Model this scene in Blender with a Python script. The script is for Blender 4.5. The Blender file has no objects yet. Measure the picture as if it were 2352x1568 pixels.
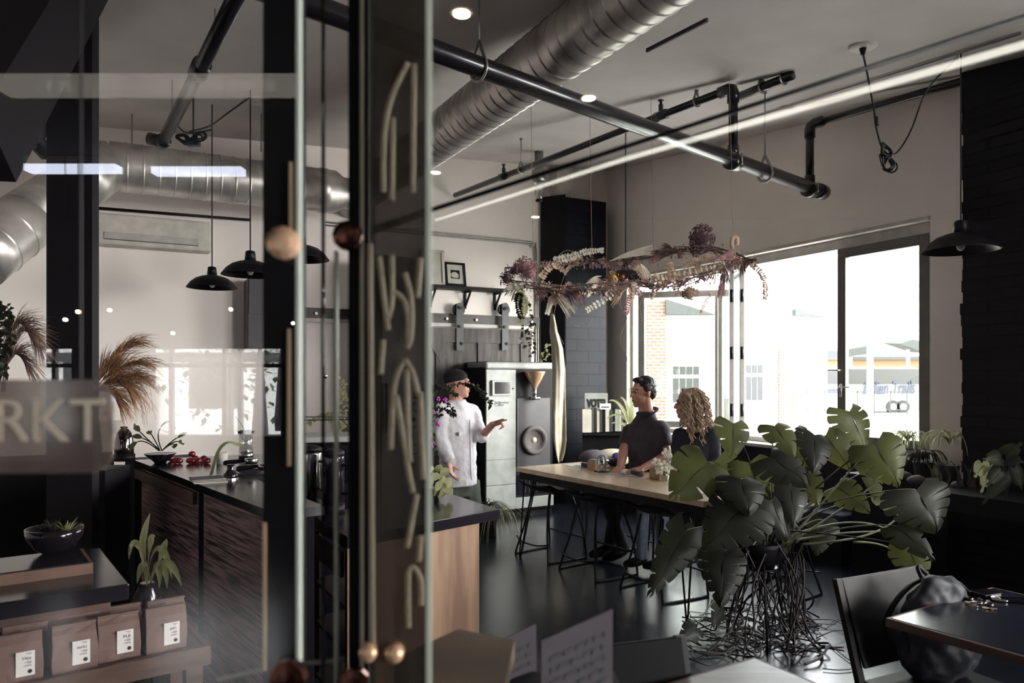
import bpy, math, random
from mathutils import Vector as V, Matrix
random.seed(7)
SC = bpy.context.scene
COL = SC.collection
# ------------------------------------------------------------------ camera
FPX, HOR, CH = 1690.0, 868.0, 1.55
cam = bpy.data.cameras.new('camera'); co = bpy.data.objects.new('camera', cam); COL.objects.link(co)
co.location = (0, 0, CH); co.rotation_euler = (math.pi/2, 0, 0)
cam.sensor_width = 36; cam.lens = 36*FPX/2352; cam.shift_y = (HOR-784)/2352
cam.clip_start = .02; cam.clip_end = 400
cam.dof.use_dof = True; cam.dof.focus_distance = 4.2; cam.dof.aperture_fstop = 3.8
SC.camera = co
# ------------------------------------------------------------------ light
SC.view_settings.view_transform = 'Standard'; SC.view_settings.look = 'None'
SC.view_settings.gamma = 1; SC.view_settings.use_curve_mapping = False
SC.view_settings.exposure = 1.3
w = bpy.data.worlds.new('sky'); SC.world = w; w.use_nodes = True
bg = w.node_tree.nodes['Background']; bg.inputs[0].default_value = (.95, .965, 1, 1); bg.inputs[1].default_value = 6.4
def sun(name, d, e, ang, c):
    l = bpy.data.lights.new(name, 'SUN'); l.energy = e; l.angle = math.radians(ang); l.color = c
    o = bpy.data.objects.new(name, l); COL.objects.link(o); o.rotation_euler = V(d).to_track_quat('-Z', 'Y').to_euler()
sun('daylight_sun', (-.84, .48, -.13), 15.0, 60, (1, .95, .91))
# ------------------------------------------------------------------ helpers
def P(px, py, Y): return V(((px-1176)/FPX*Y, Y, CH-(py-HOR)/FPX*Y))
def PF(px, py, z): return P(px, py, (CH-z)*FPX/(py-HOR))
def s2l(c):
    c = c/255
    return c/12.92 if c <= .04045 else ((c+.055)/1.055)**2.4
def rgb(c): return (s2l(c[0]), s2l(c[1]), s2l(c[2]), 1)
MATS = {}
def mat(name, c, rough=.6, metal=0, c2=None, scale=8, bump=0, kind='noise', stretch=(1, 1, 1), emit=0, alpha=1, coat=0, trans=0, detail=4, lo=.35, hi=.65, sub=0):
    if name in MATS: return MATS[name]
    m = bpy.data.materials.new(name); m.use_nodes = True; MATS[name] = m
    nt = m.node_tree; b = nt.nodes['Principled BSDF']
    b.inputs['Base Color'].default_value = rgb(c); b.inputs['Roughness'].default_value = rough; b.inputs['Metallic'].default_value = metal
    if coat: b.inputs['Coat Weight'].default_value = coat; b.inputs['Coat Roughness'].default_value = .1
    if trans: b.inputs['Transmission Weight'].default_value = trans
    if sub: b.inputs['Subsurface Weight'].default_value = sub; b.inputs['Subsurface Scale'].default_value = .02
    if emit: b.inputs['Emission Color'].default_value = rgb(c); b.inputs['Emission Strength'].default_value = emit
    if c2 is None: c2 = tuple(max(0, x*.9) for x in c)
    tc = nt.nodes.new('ShaderNodeTexCoord'); mp = nt.nodes.new('ShaderNodeMapping'); mp.inputs['Scale'].default_value = stretch
    nt.links.new(tc.outputs['Object'], mp.inputs[0])
    if kind == 'noise':
        t = nt.nodes.new('ShaderNodeTexNoise'); t.inputs['Scale'].default_value = scale; t.inputs['Detail'].default_value = detail; out = t.outputs['Fac']
    elif kind == 'wave':
        t = nt.nodes.new('ShaderNodeTexWave'); t.inputs['Scale'].default_value = scale; t.inputs['Distortion'].default_value = 5; t.inputs['Detail'].default_value = 3; t.inputs['Detail Scale'].default_value = 1.2; out = t.outputs['Fac']
    elif kind == 'voronoi':
        t = nt.nodes.new('ShaderNodeTexVoronoi'); t.inputs['Scale'].default_value = scale; out = t.outputs['Distance']
    nt.links.new(mp.outputs[0], t.inputs[0])
    r = nt.nodes.new('ShaderNodeValToRGB'); r.color_ramp.elements[0].position = lo; r.color_ramp.elements[1].position = hi
    r.color_ramp.elements[0].color = rgb(c2); r.color_ramp.elements[1].color = rgb(c)
    nt.links.new(out, r.inputs[0]); nt.links.new(r.outputs[0], b.inputs['Base Color'])
    if bump:
        bp = nt.nodes.new('ShaderNodeBump'); bp.inputs['Strength'].default_value = bump; bp.inputs['Distance'].default_value = .01
        nt.links.new(out, bp.inputs['Height']); nt.links.new(bp.outputs[0], b.inputs['Normal'])
    return m
def brickmat(name, c, c2, mortar, sc, rough=.6, bump=.5, row=.5, bw=.5, ms=.02, axes='XZ'):
    m = bpy.data.materials.new(name); m.use_nodes = True; MATS[name] = m
    nt = m.node_tree; b = nt.nodes['Principled BSDF']; b.inputs['Roughness'].default_value = rough; b.inputs['Specular IOR Level'].default_value = .12
    tc = nt.nodes.new('ShaderNodeTexCoord'); sp = nt.nodes.new('ShaderNodeSeparateXYZ'); cb = nt.nodes.new('ShaderNodeCombineXYZ')
    nt.links.new(tc.outputs['Object'], sp.inputs[0])
    add = nt.nodes.new('ShaderNodeMath'); nt.links.new(sp.outputs['X'], add.inputs[0]); nt.links.new(sp.outputs['Y'], add.inputs[1])
    nt.links.new(add.outputs[0] if axes == 'XYZ' else sp.outputs[axes[0]], cb.inputs[0]); nt.links.new(sp.outputs['Z'], cb.inputs[1])
    t = nt.nodes.new('ShaderNodeTexBrick'); nt.links.new(cb.outputs[0], t.inputs[0])
    t.inputs['Scale'].default_value = sc; t.inputs['Color1'].default_value = rgb(c); t.inputs['Color2'].default_value = rgb(c2); t.inputs['Mortar'].default_value = rgb(mortar)
    t.inputs['Row Height'].default_value = row; t.inputs['Brick Width'].default_value = bw; t.inputs['Mortar Size'].default_value = ms
    nt.links.new(t.outputs['Color'], b.inputs['Base Color'])
    bp = nt.nodes.new('ShaderNodeBump'); bp.inputs['Strength'].default_value = bump; bp.invert = True
    nt.links.new(t.outputs['Fac'], bp.inputs['Height']); nt.links.new(bp.outputs[0], b.inputs['Normal'])
    return m
def glassmat(name, tint, refl, rough=0.0, haze=0, hc=(200, 200, 195)):
    m = bpy.data.materials.new(name); m.use_nodes = True; MATS[name] = m
    nt = m.node_tree; nt.nodes.clear(); N = nt.nodes.new
    out = N('ShaderNodeOutputMaterial'); tr = N('ShaderNodeBsdfTransparent'); tr.inputs[0].default_value = rgb(tint)
    gl = N('ShaderNodeBsdfGlossy'); gl.inputs['Roughness'].default_value = rough; gl.inputs[0].default_value = (1, 1, 1, 1)
    mx = N('ShaderNodeMixShader'); mx.inputs[0].default_value = refl
    nt.links.new(tr.outputs[0], mx.inputs[1]); nt.links.new(gl.outputs[0], mx.inputs[2]); last = mx
    if haze:
        df = N('ShaderNodeBsdfDiffuse'); df.inputs[0].default_value = rgb(hc); m2 = N('ShaderNodeMixShader')
        nz = N('ShaderNodeTexNoise'); nz.inputs['Scale'].default_value = 6; ml = N('ShaderNodeMath'); ml.operation = 'MULTIPLY'; ml.inputs[1].default_value = haze*2
        nt.links.new(nz.outputs['Fac'], ml.inputs[0]); nt.links.new(ml.outputs[0], m2.inputs[0])
        nt.links.new(mx.outputs[0], m2.inputs[1]); nt.links.new(df.outputs[0], m2.inputs[2]); last = m2
    nt.links.new(last.outputs[0], out.inputs[0]); return m
def frame(d, up=V((0, 0, 1))):
    d = V(d).normalized()
    if abs(d.dot(up)) > .98: up = V((0, 1, 0))
    a = d.cross(up).normalized(); return d, a, a.cross(d).normalized()
class B:
    def __init__(s): s.v = []; s.f = []
    def quadbox(s, o, a, b, c):
        o, a, b, c = V(o), V(a), V(b), V(c); n = len(s.v)
        for k in range(8): s.v.append(o+a*(k & 1)+b*((k >> 1) & 1)+c*((k >> 2) & 1))
        fl = [(0, 2, 3, 1), (4, 5, 7, 6), (0, 1, 5, 4), (2, 6, 7, 3), (0, 4, 6, 2), (1, 3, 7, 5)]
        if a.cross(b).dot(c) < 0: fl = [f[::-1] for f in fl]
        s.f += [tuple(n+i for i in f) for f in fl]; return s
    def box(s, c, d, rz=0, u=None):
        c = V(c); a = V((math.cos(rz), math.sin(rz), 0)) if u is None else V(u); b = V((-a.y, a.x, 0))
        a, b, z = a*d[0], b*d[1], V((0, 0, d[2])); return s.quadbox(c-a/2-b/2-z/2, a, b, z)
    def bar(s, p, q, wd, h, up=V((0, 0, 1))):
        p, q = V(p), V(q); d, a, b = frame(q-p, up); return s.quadbox(p-a*wd/2-b*h/2, a*wd, b*h, q-p)
    def prism(s, pts, z0, z1):
        n = len(s.v); k = len(pts)
        A = sum(pts[i][0]*pts[(i+1) % k][1]-pts[(i+1) % k][0]*pts[i][1] for i in range(k))
        if A < 0: pts = pts[::-1]
        g = lambda z, p: z(p) if callable(z) else z
        for p in pts: s.v.append(V((p[0], p[1], g(z0, p))))
        for p in pts: s.v.append(V((p[0], p[1], g(z1, p))))
        s.f.append(tuple(n+i for i in range(k))[::-1]); s.f.append(tuple(n+k+i for i in range(k)))
        for i in range(k): j = (i+1) % k; s.f.append((n+i, n+j, n+k+j, n+k+i))
        return s
    def loft(s, rings, seg=16, cap=True):
        n = len(s.v); m = len(rings)
        for c, a, b in rings:
            for i in range(seg):
                t = 2*math.pi*i/seg; s.v.append(V(c)+V(a)*math.cos(t)+V(b)*math.sin(t))
        for j in range(m-1):
            for i in range(seg):
                k = (i+1) % seg; s.f.append((n+j*seg+i, n+j*seg+k, n+(j+1)*seg+k, n+(j+1)*seg+i))
        if cap:
            s.f.append(tuple(n+i for i in range(seg))[::-1]); s.f.append(tuple(n+(m-1)*seg+i for i in range(seg)))
        return s
    def tube(s, pts, r, seg=8, cap=True, up=V((0, 0, 1)), flat=1):
        pts = [V(p) for p in pts]; m = len(pts); R = r if isinstance(r, (list, tuple)) else [r]*m
        rings = []; a = None
        for i in range(m):
            d = (pts[min(i+1, m-1)]-pts[max(i-1, 0)])
            if d.length < 1e-9: d = V((0, 0, 1))
            d.normalize()
            if a is None: _, a, _b = frame(d, up)
            else:
                a = a-d*a.dot(d)
                a = a.normalized() if a.length > 1e-6 else frame(d)[1]
            rings.append((pts[i], a*R[i], d.cross(a)*R[i]*flat))
        return s.loft(rings, seg, cap)
    def rod(s, pts, r, seg=10):   # round ended
        pts = [V(p) for p in pts]; R = list(r) if isinstance(r, (list, tuple)) else [r]*len(pts)
        d0 = (pts[0]-pts[1]).normalized(); d1 = (pts[-1]-pts[-2]).normalized()
        pre = [(pts[0]+d0*R[0]*math.sin(t), R[0]*math.cos(t)) for t in (1.4, .95, .5)]
        post = [(pts[-1]+d1*R[-1]*math.sin(t), R[-1]*math.cos(t)) for t in (.5, .95, 1.4)]
        return s.tube([p for p, _ in pre]+pts+[p for p, _ in post], [x for _, x in pre]+R+[x for _, x in post], seg)
    def ell(s, c, r, f=(0, 1, 0), u=(0, 0, 1), seg=14, k=8):
        c = V(c); f = V(f).normalized(); u = V(u); u = (u-f*u.dot(f)).normalized(); x = f.cross(u)
        if not isinstance(r, (tuple, list)): r = (r, r, r)
        rings = []
        for i in range(k+1):
            t = -math.pi/2+math.pi*(i+.15*(i == 0)-.15*(i == k))/k
            q = math.cos(t); rings.append((c+u*r[2]*math.sin(t), x*r[0]*q, f*r[1]*q))
        return s.loft(rings, seg)
    def lathe(s, c, prof, seg=24, ax=(0, 0, 1), cap=True):
        c = V(c); d, a, b = frame(ax); 
        return s.loft([(c+d*z, a*max(r, 1e-4), d.cross(a)*max(r, 1e-4)) for r, z in prof], seg, cap)
    def grid(s, rows):
        n = len(s.v); w_ = len(rows[0])
        for r in rows: s.v += [V(p) for p in r]
        for j in range(len(rows)-1):
            for i in range(w_-1): s.f.append((n+j*w_+i, n+j*w_+i+1, n+(j+1)*w_+i+1, n+(j+1)*w_+i))
        return s
    def blade(s, pts, wd, up=V((0, 0, 1)), fold=.25, prof=None):
        rows = []; m = len(pts); pts = [V(p) for p in pts]
        for i, p in enumerate(pts):
            d = (pts[min(i+1, m-1)]-pts[max(i-1, 0)]).normalized(); a = d.cross(up)
            a = a.normalized() if a.length > 1e-4 else V((1, 0, 0)); b = a.cross(d)
            t = i/(m-1); h = wd*(prof(t) if prof else math.sin(math.pi*(.08+.92*t)))/2
            rows.append([p-a*h+b*h*fold, p, p+a*h+b*h*fold])
        return s.grid(rows)
    def build(s, name, m, parent=None, smooth=False, mods=(), origin=None):
        me = bpy.data.meshes.new(name)
        o0 = V(origin) if origin is not None else (parent.matrix_world.translation.copy() if parent is not None else V((0, 0, 0)))
        if origin is None and parent is None and s.v:
            xs = [v.x for v in s.v]; ys = [v.y for v in s.v]; zs = [v.z for v in s.v]
            o0 = V(((min(xs)+max(xs))/2, (min(ys)+max(ys))/2, min(zs)))
        me.from_pydata([tuple(v-o0) for v in s.v], [], s.f); me.update()
        if smooth:
            for p in me.polygons: p.use_smooth = True
        me.materials.append(MATS[m] if isinstance(m, str) else m)
        o = bpy.data.objects.new(name, me); COL.objects.link(o)
        if parent is not None:
            o.parent = parent
            pw = LOC.get(parent.name, V((0, 0, 0))); o.location = o0-pw
            LOC[o.name] = o0
        else: o.location = o0; LOC[o.name] = o0
        for md in mods:
            if md[0] == 'bevel': x = o.modifiers.new('bevel', 'BEVEL'); x.width = md[1]; x.segments = 2; x.limit_method = 'ANGLE'
            elif md[0] == 'remesh': x = o.modifiers.new('remesh', 'REMESH'); x.mode = 'VOXEL'; x.voxel_size = md[1]; x.use_smooth_shade = True; y = o.modifiers.new('smooth', 'SMOOTH'); y.iterations = md[2]; y.factor = .5
            elif md[0] == 'solid': x = o.modifiers.new('solid', 'SOLIDIFY'); x.thickness = md[1]
            elif md[0] == 'sub': x = o.modifiers.new('sub', 'SUBSURF'); x.levels = x.render_levels = md[1]
            elif md[0] == 'disp':
                tx = bpy.data.textures.new('clouds', 'CLOUDS'); tx.noise_scale = md[2]; x = o.modifiers.new('disp', 'DISPLACE'); x.texture = tx; x.strength = md[1]; x.mid_level = .5
        return o
LOC = {}
def tag(o, label, cat, group=None, kind=None):
    if label: o['label'] = label
    if cat: o['category'] = cat
    if group: o['group'] = group
    if kind: o['kind'] = kind
    return o
def thing(name, loc, label, cat, group=None):
    o = bpy.data.objects.new(name, None); COL.objects.link(o); o.location = V(loc); o.empty_display_size = .1
    LOC[o.name] = V(loc); return tag(o, label, cat, group)
def BB(b, name, m, par, smooth=False, mods=()):   # part whose mesh coordinates are given in world space
    return b.build(name, m, par, smooth, mods, origin=LOC[par.name])
def struct(b, name, m, mods=(), smooth=False):
    o = b.build(name, m, None, smooth, mods); o['kind'] = 'structure'; return o
def dup(root, loc, rotz=None, label=None, group=None):
    def cp(o, par):
        c = o.copy(); COL.objects.link(c); c.parent = par
        for ch in o.children: cp(ch, c)
        return c
    r = cp(root, None); r.location = V(loc)
    if rotz is not None: r.rotation_euler = (0, 0, rotz)
    if label: r['label'] = label
    if group: r['group'] = group
    return r
def text(name, body, size, loc, xdir, normal, m, par, extr=.0005, align='LEFT', shear=0, sx=1, bold=0):
    c = bpy.data.curves.new(name, 'FONT'); c.body = body; c.size = size; c.extrude = extr; c.align_x = align; c.shear = shear; c.offset = bold
    c.materials.append(MATS[m]); o = bpy.data.objects.new(name, c); COL.objects.link(o)
    x = V(xdir).normalized(); n = V(normal).normalized(); y = n.cross(x).normalized()
    mt = Matrix((x, y, n)).transposed().to_4x4()
    dg = bpy.context.evaluated_depsgraph_get(); dg.update(); me = bpy.data.meshes.new_from_object(o.evaluated_get(dg));
    bpy.data.objects.remove(o); me.name = name; me.transform(Matrix.Diagonal((sx, 1, 1, 1))); me.transform(mt); me.transform(Matrix.Translation(V(loc)-LOC[par.name]))
    o = bpy.data.objects.new(name, me); COL.objects.link(o); o.parent = par
    return o
def lerp(a, b, t): return V(a)*(1-t)+V(b)*t
def bez(ps, n):
    ps = [V(p) for p in ps]; out = []
    for i in range(n):
        t = i/(n-1); q = ps[:]
        while len(q) > 1: q = [lerp(q[j], q[j+1], t) for j in range(len(q)-1)]
        out.append(q[0])
    return out
def crom(ps, k=6):
    ps = [V(p) for p in ps]; out = []
    for i in range(len(ps)-1):
        a, b, c, d = ps[max(i-1, 0)], ps[i], ps[i+1], ps[min(i+2, len(ps)-1)]
        for j in range(k):
            t = j/k; out.append(.5*((2*b)+(c-a)*t+(2*a-5*b+4*c-d)*t*t+(3*b-a-3*c+d)*t**3))
    return out+[ps[-1]]
R = random.uniform
# ------------------------------------------------------------------ materials
def leafy(name, c, tr, k=.35, rough=.45, c2=None):
    m = mat(name, c, rough, c2=c2, scale=6); nt = m.node_tree; out = nt.nodes['Material Output']; b = nt.nodes['Principled BSDF']
    t = nt.nodes.new('ShaderNodeBsdfTranslucent'); t.inputs[0].default_value = rgb(tr); mx = nt.nodes.new('ShaderNodeMixShader'); mx.inputs[0].default_value = k
    b.inputs['Specular IOR Level'].default_value = .18
    nt.links.new(b.outputs[0], mx.inputs[1]); nt.links.new(t.outputs[0], mx.inputs[2]); nt.links.new(mx.outputs[0], out.inputs[0]); return m
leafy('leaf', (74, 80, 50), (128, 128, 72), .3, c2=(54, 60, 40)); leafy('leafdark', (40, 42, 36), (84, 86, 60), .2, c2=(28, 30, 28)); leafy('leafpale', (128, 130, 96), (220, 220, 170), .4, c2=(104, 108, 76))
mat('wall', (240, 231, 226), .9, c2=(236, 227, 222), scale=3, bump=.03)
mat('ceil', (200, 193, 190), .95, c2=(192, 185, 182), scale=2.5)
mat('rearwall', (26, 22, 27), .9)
mat('floor', (32, 35, 45), .24, c2=(17, 19, 27), scale=1.6, detail=8, bump=.02).node_tree.nodes['Principled BSDF'].inputs['Specular IOR Level'].default_value = .32
mat('black', (13, 10, 16), .55).node_tree.nodes['Principled BSDF'].inputs['Specular IOR Level'].default_value = .2
mat('blackmetal', (13, 11, 16), .42).node_tree.nodes['Principled BSDF'].inputs['Specular IOR Level'].default_value = .22
mat('pipe', (30, 26, 32), .3, metal=.2, coat=.3)
mat('galv', (216, 210, 204), .36, metal=.65, c2=(170, 166, 162), scale=5, stretch=(1, 1, 1))
mat('steel', (200, 198, 196), .22, metal=1)
mat('copper', (244, 204, 170), .35, metal=.55, c2=(214, 168, 132), scale=20)
mat('zinc', (170, 168, 165), .4, metal=.8)
mat('alu', (186, 181, 176), .45)
mat('aludark', (104, 100, 97), .4, metal=.2)
mat('whiteplastic', (160, 163, 161), .4)
mat('offwhite', (205, 200, 190), .6)
mat('darkgrey', (62, 60, 66), .5)
mat('screen', (30, 28, 36), .12)
mat('barn', (92, 86, 84), .7, c2=(58, 54, 55), scale=3, kind='noise', stretch=(6, 6, 1), bump=.2)
mat('trackwood', (70, 64, 62), .5, c2=(50, 46, 46), scale=6)
brickmat('brick', (23, 25, 34), (18, 20, 29), (7, 7, 12), 1.0, row=.145, bw=.3, ms=.008, rough=.45, bump=.6)
brickmat('darkbrick', (20, 17, 22), (26, 22, 28), (12, 10, 14), 1.0, row=.08, bw=.22, ms=.008, rough=.6, bump=.6)
mat('maple', (228, 204, 178), .32, c2=(206, 182, 154), scale=3, stretch=(8, 1, 8), coat=.3)
mat('ply', (150, 120, 98), .5, c2=(116, 88, 72), scale=1.6, kind='noise', stretch=(5, 5, .6), lo=.42, hi=.58)
mat('wood', (92, 68, 58), .5, c2=(66, 48, 42), scale=4, stretch=(1, 1, 6))
mat('woodedge', (104, 76, 62), .5, c2=(78, 56, 48), scale=6, stretch=(1, 1, 4))
mat('slab', (30, 27, 33), .16, c2=(22, 19, 25), scale=4)
mat('tabletop', (28, 30, 42), .22, c2=(22, 24, 34), scale=3)
mat('greytop', (120, 116, 112), .3, c2=(96, 92, 90), scale=5, stretch=(1, 6, 1))
mat('kraft', (116, 92, 86), .7, c2=(100, 78, 72), scale=9, bump=.25)
mat('label', (222, 216, 214), .6)
mat('ink', (20, 18, 24), .6)
mat('inkblue', (70, 64, 130), .6)
mat('stem', (110, 112, 78), .5)
mat('root', (46, 38, 38), .55, c2=(30, 25, 27), scale=30)
mat('dry', (214, 188, 164), .8, c2=(170, 144, 128), scale=20)
mat('twig', (124, 98, 86), .8, c2=(86, 66, 60), scale=20)
mat('drywhite', (236, 228, 212), .8)
mat('drymauve', (196, 156, 156), .85, c2=(146, 108, 116), scale=40)
mat('drypurple', (122, 92, 108), .8)
mat('ochre', (196, 160, 104), .8)
mat('red', (170, 60, 40), .6)
mat('magenta', (200, 70, 190), .6)
mat('pampas', (168, 124, 88), .9, c2=(120, 84, 60), scale=20)
mat('skin', (214, 160, 142), .5, c2=(204, 148, 132), scale=12, sub=.08)
mat('skin2', (206, 152, 134), .5, c2=(194, 140, 122), scale=12, sub=.08)
mat('shirt', (236, 233, 238), .8, c2=(226, 223, 230), scale=14, bump=.5)
mat('shorts', (92, 100, 88), .8, c2=(74, 82, 72), scale=10, bump=.4)
mat('polo', (70, 64, 76), .8, c2=(58, 52, 64), scale=12, bump=.3)
mat('navy', (34, 34, 52), .75, c2=(26, 26, 42), scale=12, bump=.4)
mat('jeans', (120, 128, 146), .8, c2=(100, 108, 128), scale=20)
mat('trousers', (24, 22, 28), .8)
mat('hairblack', (26, 20, 26), .4, c2=(16, 12, 18), scale=60)
mat('eyewhite', (170, 164, 160), .5)
mat('hairblond', (200, 174, 148), .45, c2=(126, 102, 88), scale=24, lo=.3, hi=.7)
mat('cap', (20, 17, 22), .9)
mat('cloth', (196, 188, 168), .9, c2=(176, 168, 150), scale=8, bump=.3)
mat('greycloth', (92, 88, 94), .9, c2=(74, 70, 78), scale=8)
mat('bluecushion', (44, 52, 68), .8)
mat('tomato', (130, 22, 32), .18, c2=(96, 14, 26), scale=8, coat=.5)
mat('ceramic', (24, 20, 26), .12, c2=(20, 17, 22))
mat('stone', (96, 90, 92), .7)
mat('petal', (240, 240, 228), .5, sub=.1)
mat('tan', (190, 160, 130), .7)
mat('cord', (18, 15, 19), .6)
mat('thread', (170, 150, 130), .9)
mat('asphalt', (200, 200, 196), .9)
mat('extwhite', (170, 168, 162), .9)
brickmat('extbrick', (120, 84, 74), (104, 74, 66), (130, 120, 110), 1.0, row=.12, bw=.3, ms=.02)
mat('extroof', (58, 61, 62), .8)
mat('extglass', (34, 37, 38), .3)
mat('extorange', (120, 84, 58), .8)
mat('buswhite', (118, 120, 118), .4)
mat('busdark', (20, 21, 24), .3)
mat('busblue', (22, 28, 66), .5)
mat('busred', (130, 44, 60), .5)
mat('rubber', (40, 40, 42), .8)
mat('bulb', (255, 226, 196), .5, emit=20)
mat('tubelight', (225, 232, 255), .5, emit=4)
mat('glassedge', (186, 194, 182), .25)
mat('paleglass', (196, 186, 168), .35)
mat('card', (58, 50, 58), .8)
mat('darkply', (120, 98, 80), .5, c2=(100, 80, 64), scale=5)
mat('mauveblur', (60, 50, 66), .8)
glassmat('glass', (250, 251, 250), .045, 0)
glassmat('smoked', (140, 138, 138), .06, .03, haze=.06, hc=(170, 160, 140))
glassmat('frost', (176, 170, 166), .05, .1, haze=.17, hc=(190, 174, 168))
glassmat('pane', (236, 238, 234), .06)
glassmat('jarglass', (225, 228, 226), .22, .02)
glassmat('paint', (190, 184, 170), .02, .3, haze=.26, hc=(225, 214, 190))
mat('streakglow', (255, 250, 236), .5, emit=3.4)
mat('foliage_out', (70, 84, 50), .8, c2=(40, 50, 30), scale=3)
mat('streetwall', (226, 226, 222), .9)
glassmat('bandtint', (150, 146, 140), .05)
mat('sheetblack', (9, 8, 11), .5).node_tree.nodes['Principled BSDF'].inputs['Specular IOR Level'].default_value = .08
# ================================================================== room shell
U = V((.886, .464, 0)).normalized(); W0 = V((-.631, 8.76, 0))          # back wall line
Cn = V((1.263, 9.75, 0)); VV = V((.46, -.888, 0)).normalized(); ON = V((.888, .46, 0)).normalized()  # window wall, ON points outdoors
BN = V((.464, -.886, 0)).normalized()                                    # back wall normal into the room
def cz(y): return 3.0675+.125*y if y > .9 else 3.18
def bw(t, off=0): return W0+U*t+BN*off            # point on back wall
def ww(s, off=0): return Cn+VV*s-ON*off           # point on window wall, off = into room
def bwp(px):   # t on the back wall under pixel column px
    k = (px-1176)/FPX; return (k*W0.y-W0.x)/(U.x-k*U.y)
def wwp(px):
    k = (px-1176)/FPX; return (k*Cn.y-Cn.x)/(VV.x-k*VV.y)
def Pb(px, py, off=0):
    k = (px-1176)/FPX; o = W0+BN*off; t = (k*o.y-o.x)/(U.x-k*U.y); y = o.y+U.y*t; return P(px, py, y)
def Pw(px, py, off=0):
    k = (px-1176)/FPX; o = Cn-ON*off; s = (k*o.y-o.x)/(VV.x-k*VV.y); y = o.y+VV.y*s; return P(px, py, y)
RS = (9.75+7.0)/.888                                # where the window wall ends, behind the glass partition
xr = lambda y: 1.263+.518*(9.75-y)
fl = [(-6.0, -7), (-6.0, 5.95), tuple(bw(-6.05)[:2]), tuple(Cn[:2]), (xr(-7), -7)]
struct(B().prism(fl, -.12, 0), 'floor', 'floor')
A_, B_ = bw(-6.1), bw(2.137+.0)
cp = [(-6.0, .9), (-6.0, 5.95), tuple((Cn-U*.02-VV*.02)[:2]), (xr(.9), .9)]
cp = [(-6.0, .9), tuple(bw(-6.05, -.05)[:2]), tuple((Cn+ON*.1-BN*.1)[:2]), (xr(.9)+.1, .9)]
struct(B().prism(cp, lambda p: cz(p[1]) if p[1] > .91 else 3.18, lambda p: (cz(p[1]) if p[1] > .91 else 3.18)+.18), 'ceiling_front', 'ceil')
# rear ceiling with an added opening that mirrors as a pale band
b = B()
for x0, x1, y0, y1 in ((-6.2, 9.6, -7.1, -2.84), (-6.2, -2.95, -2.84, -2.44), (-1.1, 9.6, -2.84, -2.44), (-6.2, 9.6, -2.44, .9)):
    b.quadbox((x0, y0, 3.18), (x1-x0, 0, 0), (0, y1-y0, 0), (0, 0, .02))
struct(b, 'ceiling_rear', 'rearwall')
struct(B().quadbox((-2.95, -2.84, 3.185), (1.85, 0, 0), (0, .4, 0), (0, 0, .01)), 'band_pane', 'bandtint')  # added tinted pane, dims the pale band mirrored in the glass
b = B(); b.quadbox(bw(-6.3)-V((0, 0, .1)), U*8.7, -BN*.25, (0, 0, 4.6)); struct(b, 'wall_back', 'wall')
b = B(); b.quadbox((-6.25, -7, -.1), (.25, 0, 0), (0, 13.2, 0), (0, 0, 4.2)); struct(b, 'wall_left', 'wall')
S0, S1, Z0, Z1 = wwp(1440), wwp(2137), .905, 2.80
def wpiece(b, s0, s1, z0, z1, off=0, th=.28): b.quadbox(ww(s0, off)+V((0, 0, z0)), VV*(s1-s0), ON*th, (0, 0, z1-z0))
b = B(); wpiece(b, -.25, S0, -.9, 4.6); wpiece(b, S0, S1, Z1, 4.6); wpiece(b, S1, 6.6, -.9, 4.6)
wpiece(b, 6.6, 9.6, 3.2, 4.6); wpiece(b, 6.6, 9.6, -.9, 1.7); wpiece(b, 9.6, 10.8, -.9, 4.4); wpiece(b, 10.8, 14.6, -.9, .9); wpiece(b, 10.8, 14.6, 3.0, 4.4); wpiece(b, 14.6, RS+.1, -.9, 4.4)  # both gaps are unseen openings added to let fill light in
struct(b, 'wall_right', 'wall')
b = B(); wpiece(b, S0, S1, -.9, Z0); struct(b, 'wall_window_base', 'black')
# rear wall with storefront windows (they show as reflections in the glass partition)
RY = -6.1; D = 1.5-RY
b = B(); wx = [(-4.97, -4.6), (-3.80, -2.38)]
xs = [-6.2, -4.97, -4.55, -3.80, -2.38, 9.6]
def rw(b, x0, x1, z0, z1): b.quadbox((x0, RY-.25, z0), (x1-x0, 0, 0), (0, .25, 0), (0, 0, z1-z0))
rw(b, -6.2, -4.97, 0, 3.3); rw(b, -4.55, -3.80, 0, 3.3); rw(b, -2.38, 9.6, 0, 3.3)
for x0, x1 in ((-4.97, -4.55), (-3.80, -2.38)): rw(b, x0, x1, 0, .95); rw(b, x0, x1, 1.86, 3.3)
struct(b, 'wall_rear', 'rearwall')
b = B()
for x in (-4.97, -4.78, -4.55, -3.8, -3.56, -3.0, -2.84, -2.38): b.box((x, RY-.1, 1.4), (.04, .06, .92))
b.box((-4.76, RY-.1, 1.68), (.42, .05, .04)); b.box((-3.09, RY-.1, 1.68), (1.42, .05, .04))
struct(b, 'window_3', 'blackmetal')
# skirting of the window wall: black wainscot + bench
b = B(); wpiece(b, -.0, S0, 0, .905, .02, .02); struct(b, 'trim_1', 'black')
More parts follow.
